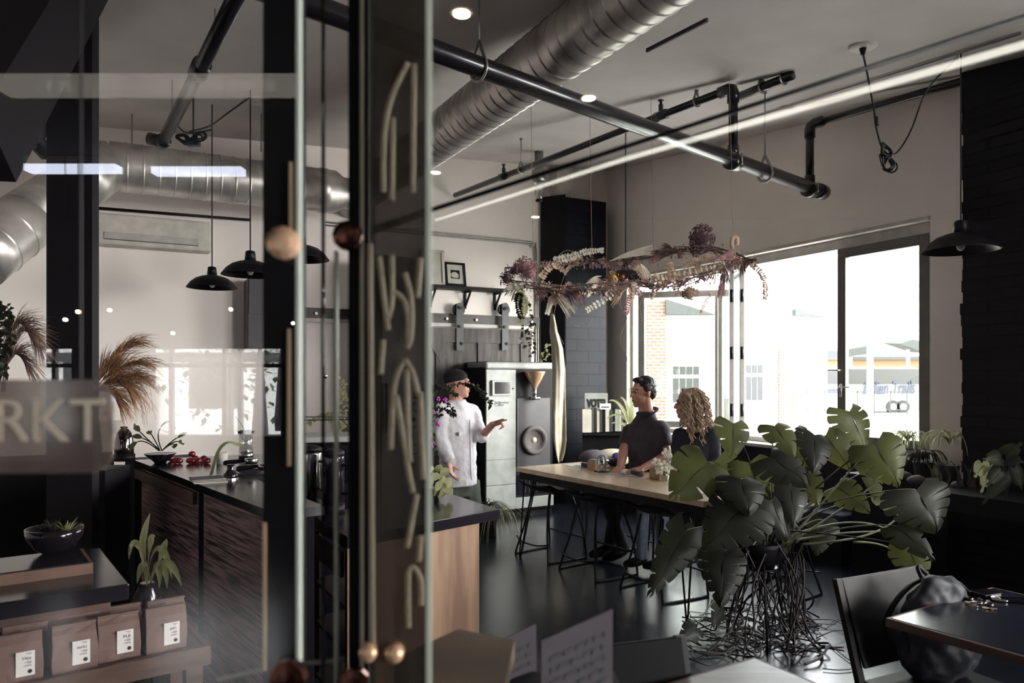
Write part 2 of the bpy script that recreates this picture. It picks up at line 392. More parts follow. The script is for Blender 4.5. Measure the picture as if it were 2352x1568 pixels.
# ------------------------------------------------------------------ window frames
b = B(); fr = .055
def fbar(b, s0, s1, z0, z1, off=-.10, th=.06): b.quadbox(ww(s0, off)+V((0, 0, z0)), VV*(s1-s0), ON*th, (0, 0, z1-z0))
fbar(b, S0, S1, Z1-.09, Z1, -.06, .12); fbar(b, S0, S1, Z0, Z0+.05, -.06, .12)
fbar(b, S0, S0+.05, Z0, Z1, -.06, .12); fbar(b, S1-.05, S1, Z0, Z1, -.06, .12)
win1 = struct(b, 'window_1', 'alu', [('bevel', .004)])
b = B(); wpiece(b, S0-.03, S1+.03, Z0-.035, Z0, .12, .20); struct(b, 'trim_2', 'offwhite', [('bevel', .006)])
b = B(); wpiece(b, S0-.03, S1+.0, Z1+.0, Z1+.03, .03, .06); struct(b, 'trim_3', 'offwhite')
def leaf_frame(name, p0, d, h0, h1, wd, label, th=.045, st=.075):
    """a glazed door leaf from p0 along unit d"""
    d = V(d).normalized(); n = V((-d.y, d.x, 0)); p0 = V((p0[0], p0[1], 0))
    t = thing(name, p0+V((0, 0, h0)), label, 'window leaf', 'folding window leaves')
    b = B()
    def q(a0, a1, z0, z1, w_=th): b.quadbox(p0+d*a0-n*w_/2+V((0, 0, z0)), d*(a1-a0), n*w_, (0, 0, z1-z0))
    q(0, st, h0, h1); q(wd-st, wd, h0, h1); q(st, wd-st, h0, h0+st); q(st, wd-st, h1-st, h1)
    BB(b, 'leaf_frame', 'aludark', t, mods=[('bevel', .004)])
    b = B(); b.quadbox(p0+d*st-n*.004+V((0, 0, h0+st)), d*(wd-2*st), n*.008, (0, 0, h1-h0-2*st)); BB(b, 'pane', 'pane', t)
    return t, d, n, p0
sL = wwp(1913)
t, d, n, p0 = leaf_frame('window_leaf', ww(sL, -.08), VV, Z0+.05, Z1-.09, S1-.05-sL, 'closed glass leaf with grey frame beside the hanging lamp', st=.085)
b = B(); p = ww(sL+.045, -.05)
b.tube([p+V((0, 0, 1.62)), p-ON*.05+V((0, 0, 1.62)), p-ON*.05-VV*.10+V((0, 0, 1.62))], .009); BB(b, 'handle', 'zinc', t, True); b = B(); b.tube([p+V((0, 0, 1.50)), p+V((0, 0, 1.38))], .012)
b.tube([p+V((0, 0, 1.5)), p-ON*.03+V((0, 0, 1.47)), p-ON*.03+VV*.11+V((0, 0, 1.47))], .006); BB(b, 'lock_lever', 'zinc', t, True)
pl = P(1466, 700, 9.0); pr = P(1657, 700, 8.75); dd = (pr-pl); dd.z = 0
t, d, n, p0 = leaf_frame('window_leaf', pl, dd, Z0+.05, Z1-.20, dd.length, 'glass leaf swung outward, seen behind the seated man and woman', st=.075)
hp = ww(wwp(1692), -.08)
for k in range(2):
    q = P(1662-14*k+10, 700, 8.62); q0 = V((hp.x-.10*k, hp.y+.03*k, 0)); dd = V((q.x-q0.x-.02, q.y-q0.y, 0))
    t, d, n, p0 = leaf_frame('window_leaf', q0, dd, Z0+.05, Z1-.10, .95, ('folded glass leaf hinged beside the open gap of the window', 'folded glass leaf, the inner one of the stacked pair')[k])
    for z in (1.15, 1.75, 2.35):
        b = B(); b.tube([q0+V((0, 0, z)), q0+V((0, 0, z+.13))], .016); BB(b, 'hinge', 'blackmetal', t, True)
# pane of second window opening (unseen, added to light the room and tables)
b = B(); fbar(b, 6.6, 9.6, 3.12, 3.2); fbar(b, 6.6, 9.6, 1.7, 1.77); fbar(b, 6.6, 6.68, 1.7, 3.2); fbar(b, 9.52, 9.6, 1.7, 3.2); fbar(b, 8.05, 8.13, 1.7, 3.2)
struct(b, 'fill_window', 'alu')
# ------------------------------------------------------------------ pillars
def pillar(name, m, s0, s1, off0, off1, z1, label=None):
    b = B(); b.quadbox(ww(s0, off1), VV*(s1-s0), ON*(off1-off0), (0, 0, z1)); o = struct(b, name, m); return o
# corner pillar (dark brick) standing at the back wall
tp0 = bwp(1242); b = B()
cA = Pb(1242, 868, .42); cA.z = 0; cB = Pb(1296, 868, .42)
p0 = Pb(1296, 868, .42); p0.z = 0
# jamb side face 1240-1296 and brick face 1296-1392
q0 = Pb(1242, 868, .02); q0.z = 0; q1 = Pb(1300, 868, .30); q1.z = 0; q2 = Pb(1392, 868, .30); q2.z = 0; q3 = Pb(1392, 868, -.05); q3.z = 0; q4 = Pb(1242, 868, -.05); q4.z = 0
zt = P(1300, 452, q1.y).z
b.prism([tuple(v[:2]) for v in (q0, q1, q2, q3, q4)], 0, zt); struct(b, 'wall_pillar', 'brick')
b = B(); u0 = Pb(1243, 868, .031); u1 = Pb(1299, 868, .301); nn = (u1-u0).normalized(); nn = V((nn.y, -nn.x, 0))
u0.z = u1.z = 0; b.quadbox(u0, u1-u0, nn*.012, (0, 0, zt+.03)); struct(b, 'trim_pillar', 'black')
b = B(); v0 = Pb(1264, 868, .0); v0.z = zt+.03; b.quadbox(v0, Pb(1296, 868, 0)-Pb(1264, 868, 0), BN*.16, (0, 0, 1.0)); struct(b, 'trim_4', 'offwhite')
# right brick pillar with ragged edge
so = 4.9; b = B(); random.seed(3)
zz = 0; rows = []
while zz < 3.9:
    h = .08; j = R(-.012, .012)
    b.quadbox(ww(so+j, .36)+V((0, 0, zz)), VV*(1.6-j), ON*.36, (0, 0, h)); zz += h
struct(b, 'wall_brick_pier', 'darkbrick')
# grey duct board column left of window: wall strip between pillar and window is plain wall
# ------------------------------------------------------------------ outdoors
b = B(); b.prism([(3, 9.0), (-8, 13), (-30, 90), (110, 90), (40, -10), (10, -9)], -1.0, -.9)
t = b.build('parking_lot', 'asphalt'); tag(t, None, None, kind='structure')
def ext(px0, px1, py0, py1, Y, th=.3, b=None):
    b = b or B(); p = P(px0, py1, Y); q = P(px1, py0, Y)
    b.quadbox(p, (q.x-p.x, 0, 0), (0, th, 0), (0, 0, q.z-p.z)); return b
Yb = 27.0; g0 = P(1500, 1024, Yb)
bd = thing('brick_building', P(1650, 1000, Yb), 'bleached one storey brick building across the lot with paned windows', 'building')
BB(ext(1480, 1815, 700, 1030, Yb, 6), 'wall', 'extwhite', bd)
BB(ext(1487, 1530, 690, 1000, Yb-.15, .15), 'pier', 'extbrick', bd)
BB(ext(1790, 1812, 800, 1000, Yb-.15, .15), 'pier', 'extbrick', bd)
b = B(); a = P(1530, 722, Yb-.3); c = P(1645, 722, Yb-.3); d = P(1530, 684, Yb-.3)
for poly in (((1530, 722), (1645, 722), (1530, 686)), ):
    pts = [P(x, y, Yb-.3) for x, y in poly]; n0 = len(b.v); b.v += pts+[p+V((0, .5, 0)) for p in pts]
    b.f += [(n0, n0+1, n0+2), (n0+3, n0+5, n0+4), (n0, n0+3, n0+4, n0+1), (n0+1, n0+4, n0+5, n0+2), (n0+2, n0+5, n0+3, n0)]
BB(b, 'roof', 'extroof', bd)
for x0, x1, y0, y1 in ((1541, 1612, 836, 930), (1697, 1758, 833, 925)):
    f = BB(ext(x0, x1, y0, y1, Yb-.05, .05), 'window', 'extwhite', bd)
    b = B(); n = 4; wv = (x1-x0-8)/n
    for i in range(n):
        ext(x0+5+wv*i, x0+2+wv*(i+1), y0+5, y0+24, Yb-.1, .04, b); ext(x0+5+wv*i, x0+2+wv*(i+1), y0+32, y1-6, Yb-.1, .04, b)
    BB(b, 'pane', 'extglass', f)
hb = thing('vented_building', P(1790, 840, 40), 'pale building with rooftop vent box seen through the open window', 'building')
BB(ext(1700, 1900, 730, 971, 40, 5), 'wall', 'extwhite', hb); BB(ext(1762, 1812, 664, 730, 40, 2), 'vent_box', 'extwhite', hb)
b = B()
for i in range(4): ext(1766, 1808, 702+i*4, 704+i*4, 39.9, .08, b)
BB(b, 'vent_slats', 'extroof', hb)
b = B(); pts = [P(x, y, 39.5) for x, y in ((1827, 724), (1897, 728), (1827, 709))]; b.v += pts+[p+V((0, .5, 0)) for p in pts]; b.f += [(0, 1, 2), (3, 5, 4), (0, 3, 4, 1), (1, 4, 5, 2), (2, 5, 3, 0)]
BB(b, 'roof', 'extroof', hb)
st = thing('station_building', P(1950, 860, 75), 'low tan station building behind the parked bus', 'building')
BB(ext(1808, 2140, 822, 924, 75, 5), 'wall', 'extorange', st)
b = ext(1808, 2140, 818, 826, 74.6, 5.5); BB(b, 'roof', 'extroof', st)
for pts, lab in ((((1925, 822), (2008, 812), (2008, 792), (1925, 806)), 'grey bus shelter canopy rising behind the white pole'), (((2066, 789), (2135, 812), (2135, 788), (2100, 779)), 'angled canopy roof at the right edge of the window')):
    q = [P(x, y, 62) for x, y in pts]; c = thing('canopy', q[0]-V((0, 0, 3)), lab, 'canopy'); b = B(); b.v += q+[p+V((0, 3, .2)) for p in q]
    b.f += [(0, 1, 2, 3), (7, 6, 5, 4), (0, 4, 5, 1), (1, 5, 6, 2), (2, 6, 7, 3), (3, 7, 4, 0)]; BB(b, 'roof', 'extroof', c)
    b = B(); m = (q[0]+q[1])/2; b.tube([V((m.x, m.y+1, m.z)), V((m.x, m.y+1, -.9))], .15); BB(b, 'post', 'extwhite', c)
# bus
YB = 52; bus = thing('coach_bus', P(1955, 945, YB), 'white coach bus parked across the lot with slanted lettering on its side', 'bus')
b = B(); prof = [(1790, 940), (1784, 905), (1790, 870), (1800, 850), (1830, 842), (2098, 842), (2118, 850), (2122, 935), (2118, 941)]
q = [P(x, y, YB) for x, y in prof]; b.v += q+[p+V((0, 2.5, 0)) for p in q]; n = len(q)
b.f += [tuple(range(n)), tuple(range(2*n-1, n-1, -1))]+[(i, i+n, (i+1) % n+n, (i+1) % n) for i in range(n)]
BB(b, 'body', 'buswhite', bus)
b = ext(1838, 2116, 847, 882, YB-.06, .05); BB(b, 'window_band', 'busdark', bus)
b = ext(1793, 1832, 852, 892, YB-.08, .05); BB(b, 'windshield', 'busdark', bus)
BB(ext(1840, 1853, 848, 876, YB-.12, .05), 'curtain', 'busred', bus); BB(ext(1876, 1890, 848, 862, YB-.12, .05), 'curtain', 'busred', bus)
b = ext(1886, 1932, 892, 903, YB-.1, .05); BB(b, 'stripe', 'busblue', bus)
for x in (1868, 2052, 2075):
    b = B(); b.lathe(P(x, 934, YB-.1), [(.46, 0), (.46, .3)], ax=(0, 1, 0)); wh = BB(b, 'wheel', 'rubber', bus)
    b = B(); b.lathe(P(x, 934, YB-.14), [(.24, 0), (.24, .3)], ax=(0, 1, 0)); BB(b, 'hub', 'buswhite', wh)
text('lettering', 'Indian Trails', 1.25, P(1981, 905, YB-.12), (1, 0, .02), (0, -1, 0), 'busblue', bus, .01, shear=.35, sx=.60, bold=.02)
pb = ext(1996, 2006, 750, 1010, 24, .15).build('utility_pole', 'extwhite'); tag(pb, 'white pole standing in front of the coach bus', 'pole')
fe = thing('metal_fence', P(1985, 960, 30), 'thin dark metal fence running in front of the coach bus', 'fence')
b = B(); ext(1852, 2128, 899, 901, 30, .03, b); ext(1852, 2128, 940, 941.5, 30, .03, b); BB(b, 'rail', 'extglass', fe)
for x in range(1855, 2128, 38): BB(ext(x, x+2, 896, 955, 30, .04), 'post', 'extglass', fe)
for x in (1815, ): 
    gp = thing('brick_gate_pier', P(x, 965, 29), 'brick gate pier at the left end of the metal fence', 'pier')
    BB(ext(x-12, x+18, 905, 970, 29, .5), 'shaft', 'extbrick', gp); BB(ext(x-15, x+21, 898, 906, 28.9, .7), 'cap_stone', 'extwhite', gp)

# ------------------------------------------------------------------ outdoors behind the camera (seen through window_3 by reflection)
rb = thing('street_building', (-6, -19, -.3), 'pale building across the street, mirrored in the left glass', 'building')
BB(B().quadbox((-22, -22, -.3), (26, 0, 0), (0, 3, 0), (0, 0, 3.35)), 'wall', 'streetwall', rb)
for x in (-16, -12.5, -9, -5.5): BB(B().quadbox((x, -19.04, .7), (1.5, 0, 0), (0, .05, 0), (0, 0, 1.3)), 'window', 'extglass', rb)
BB(B().quadbox((-22, -18.96, 2.0), (26, 0, 0), (0, .2, 0), (0, 0, .25)), 'sign_band', 'extroof', rb)
b = B(); b.quadbox((-40, -60, -.31), (60, 0, 0), (0, 53, 0), (0, 0, .01)); t = b.build('street_ground', 'asphalt'); t['kind'] = 'structure'
mt_ = thing('street_tree', (-5.6, -13, -.3), 'leafy tree across the street, mirrored beside the dark glass post', 'tree'); b = B(); rr = random.Random(77)
for i in range(500): q = V((-5.6+rr.gauss(0, .8), -13+rr.gauss(0, .8), 1.9+rr.gauss(0, .75))); d = V((rr.gauss(0, 1), rr.gauss(0, 1), rr.gauss(0, 1))).normalized(); b.blade([q, q+d*.09, q+d*.18], .12)
BB(b, 'foliage', 'foliage_out', mt_); BB(B().tube([(-5.6, -13, -.3), (-5.6, -13, 2)], .12), 'trunk', 'root', mt_)
for px, D_, y0, y1 in ((597, 9.0, 775, 1030), (648, 9.2, 772, 1000)):
    top, bot = P(px, y0, D_), P(px, y1, D_); top.y = bot.y = 1.5-D_; um = thing('closed_umbrella', bot, 'furled patio umbrella mirrored '+('left of' if px < 600 else 'on')+' the dark glass post', 'umbrella', 'furled patio umbrellas')
    b = B(); h = top.z-bot.z; b.lathe(bot, [(.09, h*.05), (.10, h*.15), (.075, h*.4), (.045, h*.75), (.008, h)], 9); BB(b, 'furled_canopy', 'greycloth', um); BB(B().tube([V((bot.x, bot.y, -.3)), top], .02), 'pole', 'blackmetal', um)
# ================================================================== overhead
def ringed(b, a, c, r, pitch=.105, r2=None, seg=28, skip=0):
    a, c = V(a), V(c); L = (c-a).length; n = int(L/pitch); d = (c-a)/L; pts = []; rad = []
    for i in range(n+1):
        s = L*i/n; rr = r if r2 is None else r+(r2-r)*i/n
        if 0 < i < n: pts += [a+d*(s+x) for x in (-.03, -.012, -.006, -.003, .003, .006, .012, .03)]; rad += [rr, rr, rr, rr+.006, rr+.006, rr, rr, rr]
        else: pts.append(a+d*s); rad.append(rr)
    b.tube(pts, rad, seg)
    return b
# big spiral duct to the right
dA = P(1640, -148, 3.05); dB = P(985, 333, 5.97); dd = (dB-dA).normalized(); dC = dB+dd*2.6; dR = .172
k = bwp(900)
duct = thing('spiral_duct', dB, 'shiny spiral duct running along the ceiling above the black pipes', 'duct')
BB(ringed(B(), dA-dd*.9, dB+dd*.35, dR), 'duct_pipe', 'galv', duct, True)
b = ringed(B(), dB+dd*.35, dC, dR); BB(b, 'duct_section', 'galv', duct, True)
b = B(); b.tube([dB+dd*.33, dB+dd*.39], dR+.012, 28); BB(b, 'collar', 'galv', duct, True)
b = B(); sx = dd.cross(V((0, 0, 1))).normalized(); g = dB+dd*.18+sx*(-dR*.55)
for i in range(12): q = dB+dd*(.44+i*.02)+sx*(dR+.004)*(-.78)+V((0, 0, -dR*.52)); b.bar(q-V((0, 0, .0)), q+sx*.05-V((0, 0, .05)), .008, .006)
BB(b, 'vent_grille', 'black', duct)
for px, py in ((1267, 62),):
    Y = 4.72; p = P(px, 20, Y); b = B(); q = V((p.x, p.y, cz(p.y))); b.bar(V((p.x, p.y, 3.5)), q, .028, .004); BB(b, 'hanger', 'zinc', duct)
b = B(); s0 = P(1495, 106, 3.95); s1 = P(1640, 32, 3.45); b.bar(s0+V((0, .12, .03)), s1+V((0, .12, .03)), .012, .02); BB(b, 'rail', 'black', duct)
# left duct parallel to the back wall with elbow
lA, lB, lC = P(252, 381, 6.2), P(691, 432, 7.0), P(752, 440, 7.12); lr = .205
ld = thing('wall_duct', lA, 'large grey duct crossing high in front of the left back wall', 'duct')
BB(ringed(B(), lA, lB, lr, .12), 'duct_pipe', 'galv', ld, True)
u = (lB-lA).normalized(); b = B(); b.tube([lB, lB+u*.16, lB+u*.17, lB+u*.24, lB+u*.25, lB+u*.32, lB+u*.40, lB+u*.7], [lr, lr, lr+.008, lr+.008, lr, lr, lr*.74, lr*.74], 28)
BB(b, 'reducer', 'galv', ld, True)
eL = P(20, 545, 5.1); pts = [lA, P(228, 385, 6.15), P(150, 430, 5.75), P(80, 480, 5.45), eL]
b = B(); b.tube([lA, P(236, 383, 6.16)], lr, 28); b.tube([P(236, 383, 6.16), P(165, 432, 5.8)], lr+.004, 28); b.tube([P(165, 432, 5.8), P(60, 505, 5.3)], lr, 28)
BB(b, 'elbow', 'galv', ld, True)
b = ringed(B(), P(60, 505, 5.3), P(-60, 600, 4.9), lr, .14); BB(b, 'outlet', 'galv', ld, True)
for px in (303, 600):
    q = P(px, 335, 6.5); b = B(); b.tube([q-V((0, 0, .05)), V((q.x, q.y, cz(q.y)))], .008, 6); BB(b, 'hanger', 'zinc', ld)
# dark duct/beam top left
b = B(); p = P(-150, 330, 2.6); q = P(190, -190, 3.9); b.bar(p, q, .42, .30); t = b.build('ceiling_beam', 'black'); t['kind'] = 'structure'
b = B(); b.tube([P(68, 285, 4.4), P(64, 335, 4.4)], .045, 12); b.tube([P(95, 260, 4.6), P(78, 320, 4.6), P(110, 350, 4.7)], .06, 12)
t = b.build('pipe_fitting', 'black', smooth=True); tag(t, 'dark pipe fitting below the dark beam in the upper left corner', 'pipe fitting')
# black pipes
bl, br = P(680, -5, 2.9), P(1895, 448, 6.42)
p1 = P(985, 110, 3.6); p2 = P(1860, 433, 6.22); u = (p2-p1).normalized(); z = p1.z
bp = thing('black_pipe', p2, 'thick black pipe crossing below the shiny duct toward the window wall', 'pipe')
a = p1-u*2.2; e = p2+u*.22; a.z = e.z = z = 3.16
BB(B().tube([a, e], .053, 18), 'pipe_run', 'pipe', bp, True)
b = B(); b.tube([e-u*.07, e+u*.03], .064, 18); b.tube([e+u*.03, e+u*.05], .05, 18); BB(b, 'end_cap', 'pipe', bp, True)
def at_x(px):   # point on the black pipe axis under pixel column px
    k = (px-1176)/FPX; t_ = (k*a.y-a.x)/(u.x-k*u.y); return a+u*t_
j1, j2, hg = at_x(1684), at_x(1860), at_x(1757)
for j in (j1, j2):
    b = B(); b.tube([j-u*.05, j+u*.05], .062, 18); b.tube([j+V((0, 0, .04)), j+V((0, 0, .12))], .042, 14); BB(b, 'clamp', 'pipe', bp, True)
    for s in (-1, 1): b = B(); q = j+u.cross(V((0, 0, 1)))*.072*s; b.tube([q-V((0, 0, .03)), q+V((0, 0, .05))], .007, 6); BB(b, 'clamp_bolt', 'zinc', bp, True)
def hanger_ring(par, c, ax, r, top, nm='hanger'):
    b = B(); a1 = V(ax).cross(V((0, 0, 1))).normalized(); pts = [c+V((0, 0, r*2.6))]
    for i in range(13): th = math.pi*(-.15+1.3*i/12); pts.append(c+a1*math.cos(th)*r*1.12-V((0, 0, 1))*math.sin(th)*r*1.12)
    pts.append(pts[0]); b.tube(pts, .006, 6, flat=2); b.tube([c+V((0, 0, r*2.3)), V((c.x, c.y, top))], .0055, 6)
    b.tube([V((c.x, c.y, top-.02)), V((c.x, c.y, top))], .016, 8)
    BB(b, nm, 'zinc', par, True)
hanger_ring(bp, hg, u, .055, cz(hg.y)); q = at_x(1100); hanger_ring(bp, q, u, .055, cz(q.y))
# first branch pipe with elbow
z3 = 3.69; e1 = V((j1.x, j1.y, z3)); far = P(1045, 447, 8.62); far.z = z3; un = (far-e1).normalized()
p3 = thing('sprinkler_pipe', e1, 'slim black pipe running from the back wall to an elbow over the thick pipe', 'pipe')
BB(B().tube([far, e1+un*.03], .030, 12), 'pipe_run', 'pipe', p3, True)
BB(B().tube([e1-V((0, 0, .03)), j1+V((0, 0, .10))], .034, 12), 'drop_pipe', 'pipe', p3, True)
BB(B().tube([e1+un*.12, e1+un*.04, e1+un*.01-V((0, 0, .012)), e1-V((0, 0, .04)), e1-V((0, 0, .11))], .044, 14), 'elbow', 'pipe', p3, True)
for px in (1600, 1197): 
    k = (px-1176)/FPX; t_ = (k*e1.y-e1.x)/(un.x-k*un.y); c = e1+un*t_; hanger_ring(p3, c, un, .032, cz(c.y))
for px in (1518, 1157):
    k = (px-1176)/FPX; t_ = (k*e1.y-e1.x)/(un.x-k*un.y); c = e1+un*t_
    b = B(); b.tube([c-un*.06, c+un*.06], .04, 12); b.tube([c, c+V((0, 0, .09))], .02, 10); b.tube([c+V((0, 0, .09)), c+V((0, 0, .12))], .011, 8); b.tube([c+V((0, 0, .12)), c+V((0, 0, .128))], .024, 10); BB(b, 'sprinkler_head', 'pipe', p3, True)
# second short pipe beyond the elbow
e2 = P(1821, 173, 5.2); e2.z = z3; s2 = e1+V((.10, .16, 0)); 
p4 = thing('capped_pipe', e2, 'short black pipe ending open beyond the elbow', 'pipe')
BB(B().tube([s2, e2], .032, 12), 'pipe_run', 'pipe', p4, True); dn = (e2-s2).normalized()
for px in (1750, 1800):
    k = (px-1176)/FPX; t_ = (k*s2.y-s2.x)/(dn.x-k*dn.y); c = s2+dn*t_; hanger_ring(p4, c, dn, .034, cz(c.y))
# third pipe
e3 = V((j2.x, j2.y, z3)); f3 = P(2420, 131, 4.88); f3.z = z3; dn = (f3-e3).normalized()
p5 = thing('branch_pipe', e3, 'slim black pipe from the capped end of the thick pipe to the brick pier', 'pipe')
BB(B().tube([e3+dn*.02, f3], .030, 12), 'pipe_run', 'pipe', p5, True)
BB(B().tube([e3-V((0, 0, .03)), j2+V((0, 0, .10))], .034, 12), 'drop_pipe', 'pipe', p5, True)
BB(B().tube([e3+dn*.12, e3+dn*.04, e3+dn*.01-V((0, 0, .012)), e3-V((0, 0, .04)), e3-V((0, 0, .11))], .044, 14), 'elbow', 'pipe', p5, True)
k = (2308-1176)/FPX; t_ = (k*e3.y-e3.x)/(dn.x-k*dn.y); c = e3+dn*t_; hanger_ring(p5, c, dn, .032, cz(c.y))
# left diagonal pipe
la, lb = P(552, -25, 3.5), P(372, 330, 5.9)
p6 = thing('ceiling_pipe', lb, 'black pipe slanting down the dim ceiling to the left duct', 'pipe')
BB(B().tube([la, lb], .042, 14), 'pipe_run', 'pipe', p6, True); dn = (lb-la).normalized()
b = B(); q = lerp(la, lb, .36); b.tube([q, q+dn*.16], .056, 14); BB(b, 'coupling', 'pipe', p6, True)
b = B(); b.tube([lb-dn*.12, lb], .056, 14); b.tube([lb-dn*.05, lb-dn*.05+V((-.11, 0, .03))], .05, 14); BB(b, 'tee', 'pipe', p6, True)
q = lerp(la, lb, .8); b = B(); b.tube([q, V((q.x, q.y, cz(q.y)))], .006, 6); BB(b, 'hanger', 'zinc', p6)
q = lerp(la, lb, .22); b = B(); b.tube([q, V((q.x, q.y, cz(q.y)))], .006, 6); BB(b, 'hanger', 'zinc', p6)
# thin conduit on ceiling
def PC(px, py, dz=.012):   # point on sloped ceiling
    m = (HOR-py)/FPX; Y = (3.0675-dz-CH)/(m-.125); return P(px, py, Y)
ca, cb = PC(1402, 372), PC(2345, 77)
cd = thing('ceiling_conduit', ca, 'thin pale conduit fixed along the ceiling beside the window wall', 'conduit')
BB(B().tube([ca, cb], .008, 8), 'conduit_run', 'zinc', cd, True)
for px, py in ((1402, 370), (1807, 245)): q = PC(px, py, 0); BB(B().lathe(q-V((0, 0, .035)), [(.045, 0), (.055, .01), (.055, .035)]), 'junction_box', 'offwhite', cd, True)
# conduit on back wall
c1 = Pb(590, 508, .02); c2 = Pb(985, 540, .02); c3 = Pb(1195, 559, .02); c4 = Pb(1228, 585, .02); c5 = Pb(1232, 860, .02); c6 = Pb(985, 540, .02)
cw = thing('wall_conduit', c3, 'thin pipe bending down beside the dark pillar on the back wall', 'conduit')
for dx in (0, .028): BB(B().tube(crom([c2-U*1.2+V((0, 0, dx*1.2)), c3+V((0, 0, dx)), Pb(1218, 566, .02)+U*dx*.6+V((0, 0, dx*.7)), c4+U*dx, c5+U*dx], 8), .009, 6), 'conduit_run', 'zinc', cw, True)
# ------------------------------------------------------------------ wall above left: AC unit, pipe
ac = thing('wall_air_conditioner', Pb(350, 560, .2), 'long white air conditioner high on the left back wall', 'air conditioner')
x0, x1 = bwp(170), bwp(481); zb, zt = Pb(350, 568, .2).z, Pb(350, 512, .2).z
b = B(); b.quadbox(bw(x0, .0)+V((0, 0, zb)), U*(x1-x0), BN*.2, (0, 0, zt-zb+.06)); BB(b, 'casing', 'offwhite', ac, mods=[('bevel', .02)])
b = B(); y0, y1 = bwp(240), bwp(452); b.quadbox(bw(y0, .2)+V((0, 0, zb+.05)), U*(y1-y0), BN*.012, (0, 0, .065)); BB(b, 'louver', 'alu', ac, mods=[('bevel', .005)])
b = B(); b.quadbox(bw(y0, .2)+V((0, 0, zb+.045)), U*(y1-y0), BN*.006, (0, 0, .006)); BB(b, 'slot', 'black', ac)
wp = B().tube([Pb(180, 474, .06), Pb(575, 505, .06)], .014, 8).build('wall_rail', 'blackmetal', smooth=True); tag(wp, 'thin dark rail along the wall above the air conditioner', 'rail')
cb_ = Pb(345, 575, .05)
cab = thing('wall_cabinet', Pb(640, 720, .3), 'dark wall cabinet with small knobs behind the dark glass post', 'cabinet')
b = B(); x0, x1 = bwp(560), bwp(668); za, zb2 = Pb(600, 800, .3).z, Pb(600, 640, .3).z
b.quadbox(bw(x0, 0)+V((0, 0, za)), U*(x1-x0), BN*.3, (0, 0, zb2-za)); BB(b, 'body', 'darkgrey', cab, mods=[('bevel', .006)])
for i in range(2):
    b = B(); w_ = (x1-x0)/2; b.quadbox(bw(x0+w_*i+.008, .3)+V((0, 0, za+.35)), U*(w_-.016), BN*.018, (0, 0, zb2-za-.37)); dr = BB(b, 'door', 'darkgrey', cab)
    b = B(); b.ell(bw(x0+w_+(-.06, .06)[i], .33)+V((0, 0, za+.52)), .014); BB(b, 'knob', 'steel', dr, True)
# ------------------------------------------------------------------ dark menu board on the back wall
Y0_ = 7.4; mb = thing('tall_cabinet', P(925, 1200, Y0_), 'tall dark cabinet with tiny menu lines seen through the scrawled glass', 'cabinet')
pa, pb_ = P(868, 583, Y0_), P(985, 583, 7.75); ta = pa.z; pa.z = pb_.z = 0; uc = (pb_-pa).normalized(); nc = V((uc.y, -uc.x, 0))
b = B(); b.quadbox(pa, pb_-pa, -nc*.5, (0, 0, ta)); BB(b, 'body', 'darkgrey', mb, mods=[('bevel', .01)])
b = B(); b.quadbox(pa+uc*.03+V((0, 0, .1)), uc*((pb_-pa).length-.06), nc*.02, (0, 0, ta-.2)); cdr = BB(b, 'door', 'darkgrey', mb, mods=[('bevel', .005)])
for i, s_ in enumerate(('OUR', 'MARKET', 'SERVING', 'GOOD', 'COFFEE')):
    q = P(930, 786+i*12, 7.58); q = pa+uc*((q-pa).dot(uc))+nc*.024+V((0, 0, q.z)); text('menu_lettering', s_, .062, q, uc, nc, 'offwhite', cdr, align='CENTER')
b = B(); q = pa+uc*.07+nc*.05; b.tube([q+V((0, 0, 1.0)), q+V((0, 0, 1.5))], .012); BB(b, 'handle', 'blackmetal', cdr, True)
# shelf with brackets and frames
z_sh = Pb(1060, 660, .1).z
sh = thing('wall_shelf', Pb(1060, 660, .1), 'dark shelf on iron brackets holding the framed pictures', 'shelf')
x0, x1 = bwp(860), bwp(1148); b = B(); b.quadbox(bw(x0, 0)+V((0, 0, z_sh-.03)), U*(x1-x0), BN*.2, (0, 0, .035)); BB(b, 'board', 'black', sh, mods=[('bevel', .003)])
for px in (988, 1068, 1136):
    t_ = bwp(px); b = B(); b.quadbox(bw(t_-.012, 0)+V((0, 0, z_sh-.24)), U*.024, BN*.02, (0, 0, .21))
    b.bar(bw(t_, .18)+V((0, 0, z_sh-.045)), bw(t_, .0)+V((0, 0, z_sh-.045)), .024, .02); b.bar(bw(t_, .16)+V((0, 0, z_sh-.05)), bw(t_, .015)+V((0, 0, z_sh-.21)), .02, .018); BB(b, 'bracket', 'black', sh)
